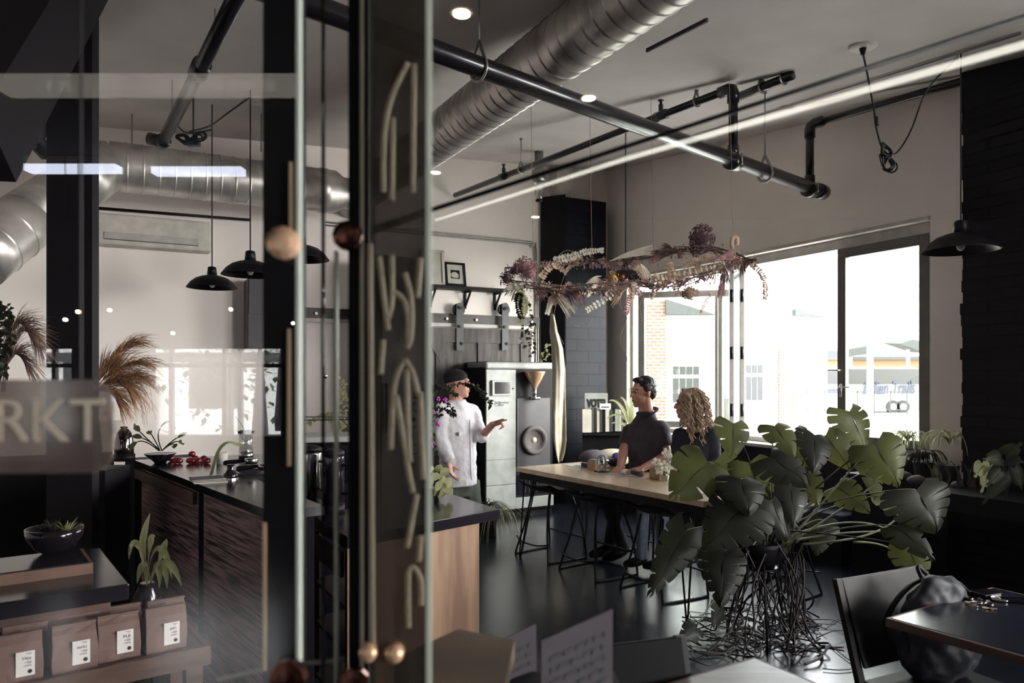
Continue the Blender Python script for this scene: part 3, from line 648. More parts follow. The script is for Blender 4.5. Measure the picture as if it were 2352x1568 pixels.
def picture(px0, px1, h, m, label, art):
    t0, t1 = bwp(px0), bwp(px1); wd = t1-t0; o = bw(t0, .13)+V((0, 0, z_sh+.006)); lean = -BN*.05+V((0, 0, h)); nn = (U.cross(lean)).normalized(); nn = nn if nn.dot(BN) > 0 else -nn
    f = thing('picture_frame', o, label, 'picture frame', 'framed pictures on the wall shelf'); e = .025 if art else .03
    b = B()
    for q, a_, c_ in ((o, U*wd, lean*(e/h)), (o+lean*(1-e/h), U*wd, lean*(e/h)), (o, U*e, lean), (o+U*(wd-e), U*e, lean)): b.quadbox(q, a_, c_, nn*.02)
    BB(b, 'frame', m, f)
    b = B(); b.quadbox(o+U*e*.8+lean*.03, U*(wd-1.6*e), lean*.94, nn*.006); BB(b, 'mat_board', 'offwhite', f)
    if art:
        b = B(); b.quadbox(o+U*wd*.28+lean*.32, U*wd*.44, lean*.36, nn*.009); p_ = BB(b, 'picture', 'black', f)
        b = B(); b.ell(o+U*wd*.46+lean*.47+nn*.010, (.05, .002, .035), f=nn); b.ell(o+U*wd*.58+lean*.42+nn*.010, (.022, .002, .02), f=nn); BB(b, 'pale_shape', 'offwhite', p_)
picture(1014, 1060, Pb(1030, 603, .1).z-z_sh, 'black', 'small black picture frame with a black and white print', True)
picture(960, 1012, Pb(990, 574, .1).z-z_sh, 'offwhite', 'larger pale frame with a blank sheet, cut by the glass edge', False)
# barn door, track, hangers
z_t0, z_t1 = Pb(1100, 746, .1).z, Pb(1100, 722, .1).z
tr = thing('barn_door_track', Pb(1100, 735, .1), 'dark wooden header board with pale steel rail above the sliding door', 'door track')
x0, x1 = bwp(690), bwp(1236); b = B(); b.quadbox(bw(x0, 0)+V((0, 0, z_t0)), U*(x1-x0), BN*.04, (0, 0, z_t1-z_t0)); BB(b, 'header_board', 'trackwood', tr)
b = B(); b.quadbox(bw(x0, .06)+V((0, 0, z_t0-.03)), U*(x1-x0-.1), BN*.012, (0, 0, .04)); BB(b, 'rail', 'alu', tr)
for i in range(8): q = bw(x1-.12-i*.38, .045)+V((0, 0, (z_t0+z_t1)/2)); BB(B().tube([q, q+BN*.02], .016, 8), 'bolt', 'zinc', tr)
bdr = thing('barn_door', Pb(1080, 850, .1), 'weathered plank sliding door hanging from two strap rollers', 'door')
x0, x1 = bwp(905), bwp(1212); zt_ = z_t0-.045; b = B(); b.quadbox(bw(x0, .05)+V((0, 0, .02)), U*(x1-x0), BN*.04, (0, 0, zt_-.02)); BB(b, 'panel', 'barn', bdr)
b = B(); b.quadbox(bw(x0, .09)+V((0, 0, zt_-.17)), U*(x1-x0), BN*.018, (0, 0, .17)); BB(b, 'top_rail', 'barn', bdr)
for px in (1003, 1098, 1195): t_ = bwp(px); b = B(); b.quadbox(bw(t_-.05, .09)+V((0, 0, .02)), U*.11, BN*.016, (0, 0, zt_-.19)); BB(b, 'stile', 'barn', bdr)
b = B(); b.bar(bw(bwp(988), .10)+V((0, 0, zt_-.17)), bw(bwp(1012), .10)+V((0, 0, zt_-.38)), .02, .1, up=U); BB(b, 'brace', 'barn', bdr)
for px in (1047, 1150):
    t_ = bwp(px); za_ = Pb(px, 804, .12).z; zb_ = Pb(px, 703, .12).z; b = B(); b.quadbox(bw(t_-.045, .115)+V((0, 0, za_)), U*.09, BN*.012, (0, 0, zb_-za_)); 
    b.lathe(bw(t_, .115)+V((0, 0, zb_)), [(.045, 0), (.045, .012)], ax=BN); hh = BB(b, 'strap_hanger', 'darkgrey', bdr)
    b = B(); b.lathe(bw(t_, .07)+V((0, 0, zb_-.035)), [(.075, 0), (.06, .015), (.075, .03)], ax=BN); BB(b, 'roller', 'blackmetal', hh)
    for zz in (.08, .28, .5):
        if za_+zz < zb_: q = bw(t_+.015*(-1 if zz > .2 else 1), .127)+V((0, 0, za_+zz)); BB(B().lathe(q, [(.02, 0), (.017, .012)], 10, BN), 'bolt', 'black', hh)
# jar light on ceiling near pillar
q = P(1238, 420, 8.3); jl = thing('caged_ceiling_light', q, 'small caged glass lamp below a grey ceiling mount near the pillar', 'ceiling lamp')
top = cz(q.y); b = B(); b.lathe(V((q.x, q.y, q.z+.02)), [(.07, 0), (.075, .03), (.075, .12), (.05, .14), (.05, top-q.z-.02)]); BB(b, 'mount', 'zinc', jl, True)
b = B(); b.lathe(V((q.x, q.y, q.z-.19)), [(.03, 0), (.045, .03), (.06, .14), (.065, .2)]); BB(b, 'glass_jar', 'jarglass', jl, True)
b = B(); b.lathe(V((q.x, q.y, q.z-.21)), [(.04, 0), (.04, .02)]); BB(b, 'base_ring', 'blackmetal', jl, True)
# ------------------------------------------------------------------ pendant lamps
def pendant(px, py, Y, r, label, first=None, top=None):
    """px,py: pixel of the shade rim centre"""
    c = P(px, py, Y); t = thing('pendant_lamp', c, label, 'pendant lamp', 'black dome pendant lamps')
    pr = [(1, 0), (.995, .03), (.96, .06), (.93, .11), (.82, .25), (.62, .40), (.40, .48), (.20, .53)]
    b = B(); b.lathe(c, [(x*r, z_*r) for x, z_ in pr]+[(.15*r, .53*r), (.36*r, .46*r), (.6*r, .375*r), (.8*r, .22*r), (.90*r, .09*r), (.96*r, 0)], 36, cap=False); BB(b, 'shade', 'blackmetal', t, True)
    b = B(); b.lathe(c+V((0, 0, .5*r)), [(.20*r, 0), (.17*r, .32*r), (.15*r, .36*r), (.03*r, .40*r)]); BB(b, 'socket', 'blackmetal', t, True)
    zt = cz(Y) if top is None else top
    b = B(); b.tube([c+V((0, 0, .86*r)), V((c.x, c.y, zt))], .0055, 6); BB(b, 'cord', 'cord', t)
    b = B(); b.ell(c+V((0, 0, .16*r)), (.12*r, .12*r, .16*r)); BB(b, 'bulb', 'offwhite', t, True)
    return t
pr_ = pendant(2207, 576, 4.78, .226, 'black dome pendant lamp hanging before the brick pier by the window')
pendant(1437, 647, 7.2, .226, 'black dome pendant lamp half hidden by the dried flower garland')
pendant(487, 661, 6.15, .202, 'black dome pendant lamp hanging clear against the left wall')
pendant(575, 632, 5.7, .216, 'black dome pendant lamp partly covered by the dark glass post', top=None)
pendant(690, 596, 5.9, .226, 'black dome pendant lamp between the bright glass edges')
# swagged cord with coiled surplus, upper right
def coil(b, c, r, n, tilt, seed, th=.006):
    rnd = random.Random(seed)
    for i in range(n):
        rr = r*rnd.uniform(.6, 1); ax = V((1, 0, 0)); ph = rnd.uniform(-.5, .5); cc = c+V((rnd.uniform(-.3, .3)*r, rnd.uniform(-.1, .1)*r, rnd.uniform(-.2, .2)*r))
        pts = []
        for j in range(17): a_ = 2*math.pi*j/16; x = rr*math.cos(a_)*.55; zz = rr*math.sin(a_); pts.append(cc+V((x*math.cos(tilt+ph)-zz*math.sin(tilt+ph), .02*math.sin(a_*2), x*math.sin(tilt+ph)+zz*math.cos(tilt+ph))))
        b.tube(pts, th, 5)
cm = PC(1982, 104, 0); co_ = thing('power_cord', cm, 'black lamp cord dropping from a ceiling outlet into a bundled loop', 'cord')
b = B(); b.lathe(cm-V((0, 0, .02)), [(.075, 0), (.085, .01), (.085, .02)], 24); BB(b, 'ceiling_plate', 'offwhite', co_, True)
b = B(); b.tube([cm-V((0, 0, .02)), cm-V((0, 0, .06))], [.022, .012], 10); BB(b, 'plug', 'black', co_, True)
Yc = cm.y; b = B(); b.tube(crom([cm-V((0, 0, .05)), P(1992, 170, Yc), P(2007, 250, Yc), P(2012, 290, Yc), P(2024, 335, Yc), P(2036, 352, Yc)]), .006, 6)
hk = PC(2199, 122, 0); b.tube(crom([P(2036, 352, Yc), P(2060, 350, Yc), P(2092, 300, Yc-.1), P(2125, 215, Yc-.2), P(2165, 165, hk.y+.1), hk-V((0, 0, .03))]), .0055, 6); BB(b, 'cable', 'cord', co_, True)
b = B(); coil(b, P(2030, 345, Yc), .055, 4, .4, 1); coil(b, P(2040, 375, Yc), .06, 5, .3, 2); BB(b, 'cord_bundle', 'cord', co_, True)
b = B(); b.tube([P(2012, 268, Yc), P(2015, 290, Yc)], .012, 8); BB(b, 'inline_plug', 'cord', co_, True)
b = B(); b.tube([hk, hk-V((0, 0, .05))], .005, 6); BB(b, 'hook', 'zinc', co_, True)
# bundle at left
lb2 = P(434, 320, 5.9); cl = thing('power_cord', lb2, 'tangled black cord bundle at the ceiling box above the left lamps', 'cord')
b = B(); coil(b, P(418, 318, 5.9), .06, 5, 1.2, 3); coil(b, P(455, 314, 5.9), .06, 5, -1.2, 4); BB(b, 'cord_bundle', 'cord', cl, True)
b = B(); b.tube(crom([P(405, 285, 5.9), P(430, 305, 5.9), P(487, 298, 5.8)]), .006, 6); b.tube(crom([P(435, 302, 5.9), P(480, 290, 5.5), P(520, 262, 5.2), P(575, 222, 4.95)]), .006, 6); b.tube([P(690, 103, 4.6), P(757, 62, 4.6)], .006, 6); BB(b, 'cable', 'cord', cl, True)
b = B(); b.box(P(444, 328, 5.92), (.1, .05, .05)); b.box(P(444, 328, 5.92)+V((0, 0, .2)), (.01, .01, .4)); BB(b, 'junction_box', 'darkgrey', cl)
# steel column at left (interior)
b = B(); b.box((P(159, 868, 3.6).x, 3.63, 1.8), (105/FPX*3.6, .06, 3.6)); struct(b, 'wall_column', 'black')
# switch plate
q = Pb(268, 980, .0); b = B(); b.box(q+BN*.01, (.09, .02, .13), u=U); t = b.build('switch_plate', 'offwhite', mods=[('bevel', .004)]); tag(t, 'small white switch plate on the left wall by the kettle', 'switch')
mat('bagcloth', (24, 25, 38), .6, c2=(16, 17, 26), scale=10)
# ================================================================== furniture
TA = V((.838, .546, 0)).normalized(); TB = V((-.546, .838, 0)).normalized()     # table axes: TA across to the right/away, TB away/left
LA = V((.80, .60, 0)); LB = V((-.60, .80, 0))
def slabbox(b, o, a, c, z0, z1): b.quadbox(V((o[0], o[1], z0)), a, c, (0, 0, z1-z0)); return b
# high communal table
hz = .775; A0 = PF(1186, 1072, hz); B0 = PF(1616, 1151, hz); tl = (A0-B0); tdir = tl.normalized(); wdir = V((-tdir.y, tdir.x, 0)) ; wdir = wdir if wdir.x > 0 else -wdir
ht = thing('communal_table', B0, 'long wooden counter height table on hairpin legs where two people sit', 'table')
b = B(); slabbox(b, B0, tl, wdir*.72, hz-.04, hz); BB(b, 'tabletop', 'maple', ht, mods=[('bevel', .004)])
b = B(); slabbox(b, B0+tdir*.02+wdir*.02, tl-tdir*.04, wdir*.68, hz-.10, hz-.04); BB(b, 'apron', 'black', ht)
for su, sv in ((.20, .05), (.20, .66), (tl.length-.12, .05), (tl.length-.12, .66)):
    q = B0+tdir*su+wdir*sv; q.z = hz-.10; foot = V((q.x, q.y, .01))+tdir*(-.06 if su < 1 else .06)*1+wdir*(-.05 if sv < .3 else .05)
    b = B()
    for dx, dy in ((-.07, 0), (.07, 0), (0, .08)):
        b.tube([q+tdir*dx+wdir*dy, foot+tdir*dx*.12+wdir*dy*.12], .0065, 6)
    b.ell(foot, .012); BB(b, 'leg', 'blackmetal', ht, True)
# stools
def stool(c, rz, label, first=None):
    t = thing('bar_stool', (0, 0, 0), label, 'stool', 'low back stools around the high table'); sh_ = .56
    # tractor style seat facing +x
    rows = []
    for i in range(9):
        u_ = -.20+.40*i/8; row = []
        for j in range(9):
            v_ = -.215+.43*j/8; z = sh_+.02*(abs(v_)/.2)**2 + max(0, (-u_-.08))*.45; row.append((u_*(1-.1*(v_/.2)**2), v_*(1-.12*max(0, u_/.2)), z))
        rows.append(row)
    BB(B().grid(rows), 'seat', 'black', t, True, mods=[('solid', .02)])
    def side(s):
        y = .17*s; yf = .25*s
        b = B(); pts = crom([(.12, y*.8, sh_), (.17, yf*.9, .30), (.20, yf, .03), (.19, yf, .010), (.10, yf*1.02, .008), (-.08, yf*.98, .008), (-.19, yf*.92, .010), (-.20, yf*.9, .03), (-.15, y*.9, .3), (-.10, y*.7, sh_)], 4)
        b.tube(pts, .009, 7); return b
    for s in (-1, 1): BB(side(s), 'sled_leg', 'blackmetal', t, True)
    b = B(); b.tube(crom([(-.185, -.235, .16), (-.23, -.12, .14), (-.235, 0, .135), (-.23, .12, .14), (-.185, .235, .16)], 4), .007, 6); b.tube([(.18, -.24, .18), (.18, .24, .18)], .007, 6); BB(b, 'footrest', 'blackmetal', t, True)
    t.location = c; t.rotation_euler = (0, 0, rz); return t
ra = math.atan2(wdir.y, wdir.x)
s1 = stool(V((.33, 6.42, 0)), ra+.05, 'empty black stool nearest the white machine, on its side of the table')
for (x, y), r_, lab in (((.68, 5.88), .0, 'empty black stool, second along the near side of the table'), ((1.09, 5.33), -.05, 'empty black stool by the near corner hairpin leg'), ((1.20, 6.42), math.pi, 'black stool under the man in the polo shirt'), ((1.55, 5.92), math.pi+.1, 'black stool under the woman with curly hair'), ((1.92, 5.35), math.pi, 'black stool behind the monstera roots on the far side')):
    dup(s1, (x, y, 0), ra+r_, lab)
# items on the table
def on(px, py, z): return PF(px, py, z)
def jar(px, py, r, h, label, m='jarglass', z=hz, nm='glass_jar', cat='jar'):
    c = on(px, py, z); t = thing(nm, c, label, cat); b = B()
    b.lathe(c, [(r*.9, .001), (r, .01), (r, h*.82), (r*.82, h*.88), (r*.86, h), (r*.8, h), (r*.76, h*.88), (r*.93, h*.8), (r*.93, .012)], 20); BB(b, 'glass', m, t, True); return t, c
t, c = jar(1382, 1083, .038, .13, 'clear water jar on a dark coaster near the man')
b = B().lathe(c+V((0, 0, -.0)), [(.062, .0005), (.062, .006)]).build('coaster', 'black'); tag(b, 'round black coaster under the water jar', 'coaster')
t['group'] = 'water jars'; 
for o_ in t.children: o_.location.z += .006
def holder(px, py, label, seed):
    c = on(px, py, hz); t = thing('sugar_holder', c, label, 'caddy', 'sugar caddies'); b = B()
    b.quadbox(c-tdir*.05-wdir*.03, tdir*.10, wdir*.06, (0, 0, .075)); BB(b, 'box', 'tan', t, mods=[('bevel', .004)])
    for i in range(3):
        b = B(); b.quadbox(c-tdir*(.04-.027*i)-wdir*.025+V((0, 0, .075)), tdir*.02, wdir*.05, (0, 0, .012)); BB(b, 'packet', 'whiteplastic', t)
def blocks(px, py, label):
    c = on(px, py, hz); 
    for i in range(3):
        lab2 = label.replace('trio', ('right', 'middle', 'left')[i]+' of the trio'); q = c+(-tdir)*(.052*i)+wdir*.01*(-i); b = B(); b.lathe(q, [(.024, 0), (.026, .004), (.026, .036), (.02, .04)], 6)
        o = b.build('stone_number_cup', 'stone', mods=[('bevel', .002)]); tag(o, lab2, 'cup', 'small grey faceted cups on the table')
holder(1364, 1078, 'tan box of sugar packets beside the water jar', 1)
holder(1508, 1100, 'tan box of sugar packets beside the white orchid', 2)
blocks(1341, 1072, 'small grey faceted cup in the trio nearest the machine'); blocks(1456, 1090, 'small grey faceted cup in the trio before the man')
def paper(px, py, w_, h_, label):
    c = on(px, py, hz+.001); b = B(); b.quadbox(c, tdir*h_, wdir*w_, (0, 0, .002)); t = thing('menu_sheet', c, label, 'menu', 'menu sheets on the table'); BB(b, 'sheet', 'label', t)
    b = B(); b.quadbox(c+tdir*h_*.3+wdir*w_*.2+V((0, 0, .0022)), tdir*h_*.15, wdir*w_*.5, (0, 0, .0006)); b.quadbox(c+tdir*h_*.55+wdir*w_*.3+V((0, 0, .0022)), tdir*h_*.1, wdir*w_*.4, (0, 0, .0006)); BB(b, 'print', 'inkblue', t)
paper(1332, 1074, .16, .26, 'printed menu sheet near the machine end of the table')
paper(1440, 1095, .16, .26, 'printed menu sheet in front of the man')
paper(1655, 1140, .22, .30, 'printed menu sheet under the monstera leaves')
# black bowl / saucer
c = on(1412, 1074, hz); t = thing('black_bowl', c, 'black bowl on a saucer beside the seated man', 'bowl'); BB(B().lathe(c, [(.035, .012), (.05, .02), (.075, .05), (.082, .065), (.076, .065), (.05, .03)], 24), 'bowl', 'ceramic', t, True)
BB(B().lathe(c, [(.05, 0), (.09, .008), (.09, .012), (.04, .012)], 24), 'saucer', 'tan', t, True)
# orchid in glass
c = on(1527, 1104, hz); t = thing('orchid_vase', c, 'small glass with a white orchid spray on the table', 'flowers')
BB(B().lathe(c, [(.022, .001), (.028, .07), (.026, .07), (.02, .006)], 16), 'glass', 'jarglass', t, True)
b = B(); b.tube(crom([c+V((0, 0, .01)), c+V((0, 0, .09)), c+V((.02, 0, .16)), c+V((-.01, 0, .22))]), .003, 5); BB(b, 'stem', 'stem', t)
rnd = random.Random(5)
for px, py in ((1507, 1062), (1530, 1040), (1548, 1062), (1524, 1068), (1538, 1052), (1522, 1084), (1514, 1078), (1535, 1075)):
    q = P(px, py, c.y+rnd.uniform(-.04, .04)); b = B(); a0 = rnd.uniform(0, 6)
    for i in range(5):
        a_ = a0+i*2*math.pi/5; d_ = V((math.cos(a_), -.35, math.sin(a_))); b.ell(q+d_*.022, (.016, .022, .004), f=d_, u=V((0, -1, 0)), seg=8, k=5)
    bl_ = BB(b, 'blossom', 'petal', t, True); b = B(); b.ell(q+V((0, -.02, 0)), (.006, .008, .006), seg=8, k=5); BB(b, 'blossom_heart', 'ochre', bl_, True)
# ------------------------------------------------------------------ white roaster machine
m0 = P(1117, 1190, 8.1); m1 = P(1275, 1175, 8.53); m0.z = m1.z = 0; mu = (m1-m0).normalized(); mn = V((mu.y, -mu.x, 0)); ml = (m1-m0).length; mh = 1.735
mc = thing('coffee_roaster', m0, 'tall white and dark coffee roasting machine with round window and copper funnel', 'machine')
def mq(b, u0, u1, z0, z1, d0, d1): b.quadbox(m0+mu*u0+mn*d0+V((0, 0, z0)), mu*(u1-u0), mn*(d1-d0), (0, 0, z1-z0)); return b
def mf(px, py):   # front-plane coords under pixel
    k = (px-1176)/FPX; t_ = (k*m0.y-m0.x)/(mu.x-k*mu.y); y = m0.y+mu.y*t_; return t_, CH-(py-HOR)/FPX*y
sp = mf(1185, 1000)[0]
b = B(); mq(b, 0, ml, .03, mh, -.62, -.03); BB(b, 'body', 'black', mc, mods=[('bevel', .03)])
b = B(); mq(b, .0, sp, .36, mh-.09, -.03, .0); BB(b, 'white_door', 'whiteplastic', mc, mods=[('bevel', .004)])
b = B(); mq(b, .0, sp, .08, .355, -.03, .0); mq(b, sp, ml-.02, .08, .2, -.03, -.0); BB(b, 'base_panel', 'whiteplastic', mc, mods=[('bevel', .004)])
b = B(); mq(b, .0, ml-.02, mh-.085, mh-.005, -.5, .0); BB(b, 'top_panel', 'whiteplastic', mc, mods=[('bevel', .02)])
b = B(); zl = mf(1150, 1055)[1]; mq(b, .004, sp, zl-.002, zl+.002, 0, .001); BB(b, 'door_seam', 'darkgrey', mc)
x0, z1 = mf(1128, 873); x1, z0 = mf(1173, 908); b = B(); mq(b, x0, x1, z0, z1, 0, .03); fr_ = BB(b, 'display', 'whiteplastic', mc, mods=[('bevel', .004)]); b = B(); mq(b, x0+.03, x1-.02, z0+.02, z1-.02, .03, .032); BB(b, 'screen', 'screen', fr_)
x, z = mf(1177, 892); b = B(); b.tube([m0+mu*x+mn*.0+V((0, 0, z)), m0+mu*x+mn*.02+V((0, 0, z))], .008); BB(b, 'lock', 'ink', mc)
x, z = mf(1136, 927); text('lettering', 'Bellwether', .042, m0+mu*x+mn*.002+V((0, 0, z)), mu, mn, 'darkgrey', mc); x, z = mf(1136, 932.5); text('lettering', 'Coffee', .042, m0+mu*x+mn*.002+V((0, 0, z)), mu, mn, 'darkgrey', mc)
x0, z1 = mf(1186, 914); x1, z0 = mf(1263, 1068); b = B(); mq(b, sp+.004, x1, z0, z1, -.03, .01); BB(b, 'roasting_panel', 'darkgrey', mc, mods=[('bevel', .006)])
x, z = mf(1225, 1010); cc = m0+mu*x+V((0, 0, z)); b = B(); b.lathe(cc+mn*.01, [(.155, 0), (.165, .01), (.165, .03), (.15, .04), (.118, .035), (.112, .01)], 40, mn); BB(b, 'porthole_ring', 'stone', mc, True)
b = B(); b.lathe(cc+mn*.012, [(.115, 0), (.115, .004)], 40, mn); BB(b, 'porthole_glass', 'screen', mc)
b = B(); b.lathe(cc+mn*.016-mu*.0, [(.035, 0), (.03, .012)], 24, mn); BB(b, 'viewing_lens', 'cloth', mc, True)
x, z = mf(1222, 853); fc = m0+mu*x-mn*(-.06)+V((0, 0, z)); b = B(); zb_ = mf(1218, 892)[1]; hh_ = z-zb_; b.lathe(fc-V((0, 0, hh_)), [(.025, 0), (.035, hh_*.15), (.085, hh_*.6), (.118, hh_*.95), (.120, hh_), (.112, hh_)], 32); fn = BB(b, 'funnel', 'copper', mc, True)
b = B(); b.tube([fc-V((0, 0, hh_+.10)), fc-V((0, 0, hh_-.01))], .022); b.box(fc-V((0, 0, hh_+.11)), (.11, .06, .03), u=mu); BB(b, 'funnel_neck', 'steel', fn, True)
b = B(); mq(b, sp+.02, ml-.06, .24, mf(1200, 1090)[1], -.03, -.015); BB(b, 'lower_recess', 'screen', mc)
for i in range(4):
    q = m0+mu*(sp+.12+.05*i)+mn*.01+V((0, 0, .45)); b = B(); b.tube([q, q-V((0, 0, .2))], .006); BB(b, 'hose', 'steel', mc)
b = B(); mq(b, .02, ml-.02, 0, .035, -.55, -.04); BB(b, 'foot', 'black', mc)
# hanging apron cloth
q = P(1266, 725, 8.2); ap = thing('hanging_cloth', q, 'cream cloth hanging from a hook beside the white machine', 'cloth')
rows = []; prof = [(1268, 722, 4), (1271, 760, 9), (1280, 800, 13), (1284, 850, 15), (1284, 910, 15), (1284, 960, 16), (1286, 1010, 15), (1287, 1040, 10), (1286, 1060, 4)]
for i in range(len(prof)*4-3):
    t_ = i/4; i0 = min(int(t_), len(prof)-2); f_ = t_-i0; px, py, w_ = [prof[i0][k]*(1-f_)+prof[i0+1][k]*f_ for k in range(3)]; row = []
    for j in range(17):
        s_ = -1+j/8; ph = j*.9+t_*.5; rp = P(px+s_*w_, py+(3*math.sin(j*.8) if i > 28 else 0), 8.1); rp += V((0, .006*math.sin(ph)*min(1, t_/2)+.02*math.sin(j*.37+i*.15), 0)); row.append(rp)
    rows.append(row)
BB(B().grid(rows), 'cloth', 'cloth', ap, True, mods=[('solid', .004)])
b = B(); b.tube([q, q+V((0, 0, .02)), q+V((.02, .06, .03))], .004); BB(b, 'hook', 'blackmetal', ap)
# ------------------------------------------------------------------ plywood counter block (centre)
kz = .85; K = PF(1147, 1169, kz); L_ = PF(797, 1232, kz); cu = (L_-K).normalized(); cl_ = (L_-K).length; cvv = V((-cu.y, cu.x, 0)); cvv = cvv if cvv.y > 0 else -cvv
cv = V((-.50, .866, 0)); 
ck = thing('service_counter', K, 'plywood counter with a thick black top standing behind the glass edge', 'counter')
dp = .62
b = B(); slabbox(b, K, cu*cl_, cv*dp, kz-.055, kz); BB(b, 'counter_top', 'slab', ck, mods=[('bevel', .003)])
kr = PF(1088, 1190, .795); kr = K+cu*.135+cv*.02
b = B(); slabbox(b, kr, cu*(cl_-.145), cv*.022, .02, kz-.056); BB(b, 'front_panel', 'ply', ck)
slb = K+cu*(cl_-.012)
for i, (z0, z1) in enumerate(((kz-.075, kz-.056), (.50, .52), (.30, .32), (.03, .05))): BB(slabbox(B(), kr+cv*.022, cu*(cl_-.15), cv*(dp-.06), z0, z1), 'shelf_board', 'wood', ck)
for f_ in (.0, 1.0): BB(slabbox(B(), slb-cu*.022+cv*(.02+f_*(dp-.08)), cu*.02, cv*.05, .02, kz-.056), 'post', 'wood', ck)
BB(slabbox(B(), kr+cv*.022, cu*.02, cv*(dp-.08), .02, kz-.056), 'side_panel', 'ply', ck)
dw = BB(slabbox(B(), slb+cv*.08, cu*.016, cv*(dp-.16), kz-.20, kz-.085), 'drawer', 'wood', ck); BB(B().ell(slb+cu*.026+cv*.3+V((0, 0, kz-.14)), .012), 'knob', 'steel', dw, True)
# framed tablet leaning in front
def cyl_pot(c, r, h, label, m, nm='coffee_urn'):
    t = thing(nm, c, label, 'urn'); b = B(); b.lathe(c, [(r, 0), (r, h*.86), (r*.96, h*.9)], 28); BB(b, 'body', m, t, True)
    b = B(); b.lathe(c+V((0, 0, h*.9)), [(r*1.02, 0), (r*1.02, h*.06), (r*.5, h*.1)], 28); BB(b, 'lid', 'black', t, True)
    b = B(); b.lathe(c, [(r*1.06, 0), (r*1.06, h*.12)], 28); BB(b, 'base', 'black', t, True)
    b = B(); b.tube(crom([c+V((r, -.02, h*.75)), c+V((r+.05, -.03, h*.7)), c+V((r+.05, -.03, h*.35)), c+V((r, -.02, h*.3))]), .008); BB(b, 'handle', 'black', t, True)
    return t
def onc(px, Y, z): q = P(px, 868, Y); return V((q.x, q.y, z))
cyl_pot(onc(712, 3.95, kz), .062, .34, 'brushed steel coffee urn on the counter behind the glass edges', 'steel')
cyl_pot(onc(766, 3.85, kz), .055, .33, 'glossy dark coffee urn beside the steel one', 'ceramic')
# turntable-like white press behind
q = onc(742, 5.3, 0); et = thing('espresso_machine', q, 'low white and black espresso machine with wire rail behind the urns', 'machine')
ez = 1.02
BB(B().box((q.x, q.y, ez-.06), (.50, .5, .26), rz=.2), 'body', 'ceramic', et, mods=[('bevel', .02)])
BB(B().box((q.x, q.y, ez+.105), (.50, .48, .04), rz=.2), 'top_tray', 'whiteplastic', et, mods=[('bevel', .008)])
b = B(); cs = [(q.x+x*math.cos(.2)-y*math.sin(.2), q.y+x*math.sin(.2)+y*math.cos(.2)) for x, y in ((-.22, -.2), (.22, -.2), (.22, .2), (-.22, .2))]
b.tube([(x, y, ez+.24) for x, y in cs+cs[:1]], .005, 6)
for x, y in cs: b.tube([(x, y, ez+.12), (x, y, ez+.24)], .005, 6)
BB(b, 'wire_rail', 'steel', et)
BB(B().box((q.x, q.y, (ez-.19)/2), (.6, .55, ez-.19), rz=.2), 'stand', 'black', et)
# ------------------------------------------------------------------ main bar, left
bz = 1.05; c1 = PF(308, 1056, bz); c2 = PF(600, 1166, bz); bd_ = (c2-c1).normalized(); c2 = c2+bd_*.10
bar = thing('front_bar', c1, 'long dark topped bar with herringbone wood front at left', 'bar')
poly = [tuple(c1[:2]), tuple(c2[:2]), tuple((c2+V((.17, .12, 0)))[:2]), (-1.50, 3.98), (-1.15, 4.35), (-1.15, 4.82), (-1.35, 5.05)]
b = B(); b.prism(poly, bz-.035, bz); BB(b, 'bar_top', 'slab2' if 'slab2' in MATS else 'slab', bar)
nb = V((bd_.y, -bd_.x, 0)); nb = nb if nb.y < 0 else -nb
hb_ = mat('herring', (158, 126, 128), .35, c2=(50, 38, 46), scale=3.2, stretch=(1.2, 1.2, 26), lo=.38, hi=.62)
b = B(); ln = (c2-c1).length; f1 = V((c1.x, c1.y, 0)); b.quadbox(f1-nb*.02+bd_*.1+V((0, 0, .12)), bd_*(ln-.14), -nb*.02, (0, 0, bz-.16)); BB(b, 'herringbone_front', 'herring', bar)
b = B(); b.quadbox(f1-nb*.0+V((0, 0, bz-.11)), bd_*(ln*.55), -nb*.02, (0, 0, .06)); BB(b, 'wood_rail', 'wood', bar)
b = B(); pi = [(-2.28, 4.62), (c2.x-.02, c2.y+.12), (c2.x+.12, c2.y+.16), (-1.56, 3.99), (-1.22, 4.38), (-1.22, 4.78), (-1.38, 4.98)]; b.prism(pi, 0, bz-.035); BB(b, 'body', 'black', bar)
b = B(); q = PF(470, 1110, bz); 
b.quadbox(V((q.x-.02, q.y-.02, 0)), (.05, 0, 0), (0, .05, 0), (0, 0, bz-.04)); BB(b, 'post', 'black', bar)
BB(B().quadbox(f1-bd_*.25+V((0, 0, 0)), bd_*.27, V((.15, .12, 0))*2, (0, 0, bz-.01)), 'end_cabinet', 'black', bar)
# bar items
q = onc(285, 4.55, bz); kt = thing('dome_grinder', q, 'dark chrome bullet shaped kettle at the far left end of the bar', 'kettle')
q = q; BB(B().lathe(q, [(.055, .025), (.056, .07), (.052, .12), (.042, .16), (.024, .185), (.004, .195)], 28), 'dome', mat('darkchrome', (120, 108, 112), .08, metal=1), kt, True)
BB(B().lathe(q, [(.062, -.01), (.062, .03)], 28), 'base', 'black', kt, True); BB(B().ell(q+V((0, 0, .195)), (.022, .022, .008)), 'cap', 'black', kt, True)
q = PF(368, 1050, bz); pb_ = thing('leafy_bowl_plant', q, 'trailing leafy plant in a flared dark bowl on the bar', 'potted plant')
q = onc(368, 4.35, bz); BB(B().lathe(q, [(.03, 0), (.04, .01), (.085, .05), (.088, .055), (.07, .05)], 28), 'bowl', 'ceramic', pb_, True)
rnd = random.Random(11); pf = lambda t: (math.sin(math.pi*min(1, t*1.02))**.8)*(1 if t > .12 else .5)
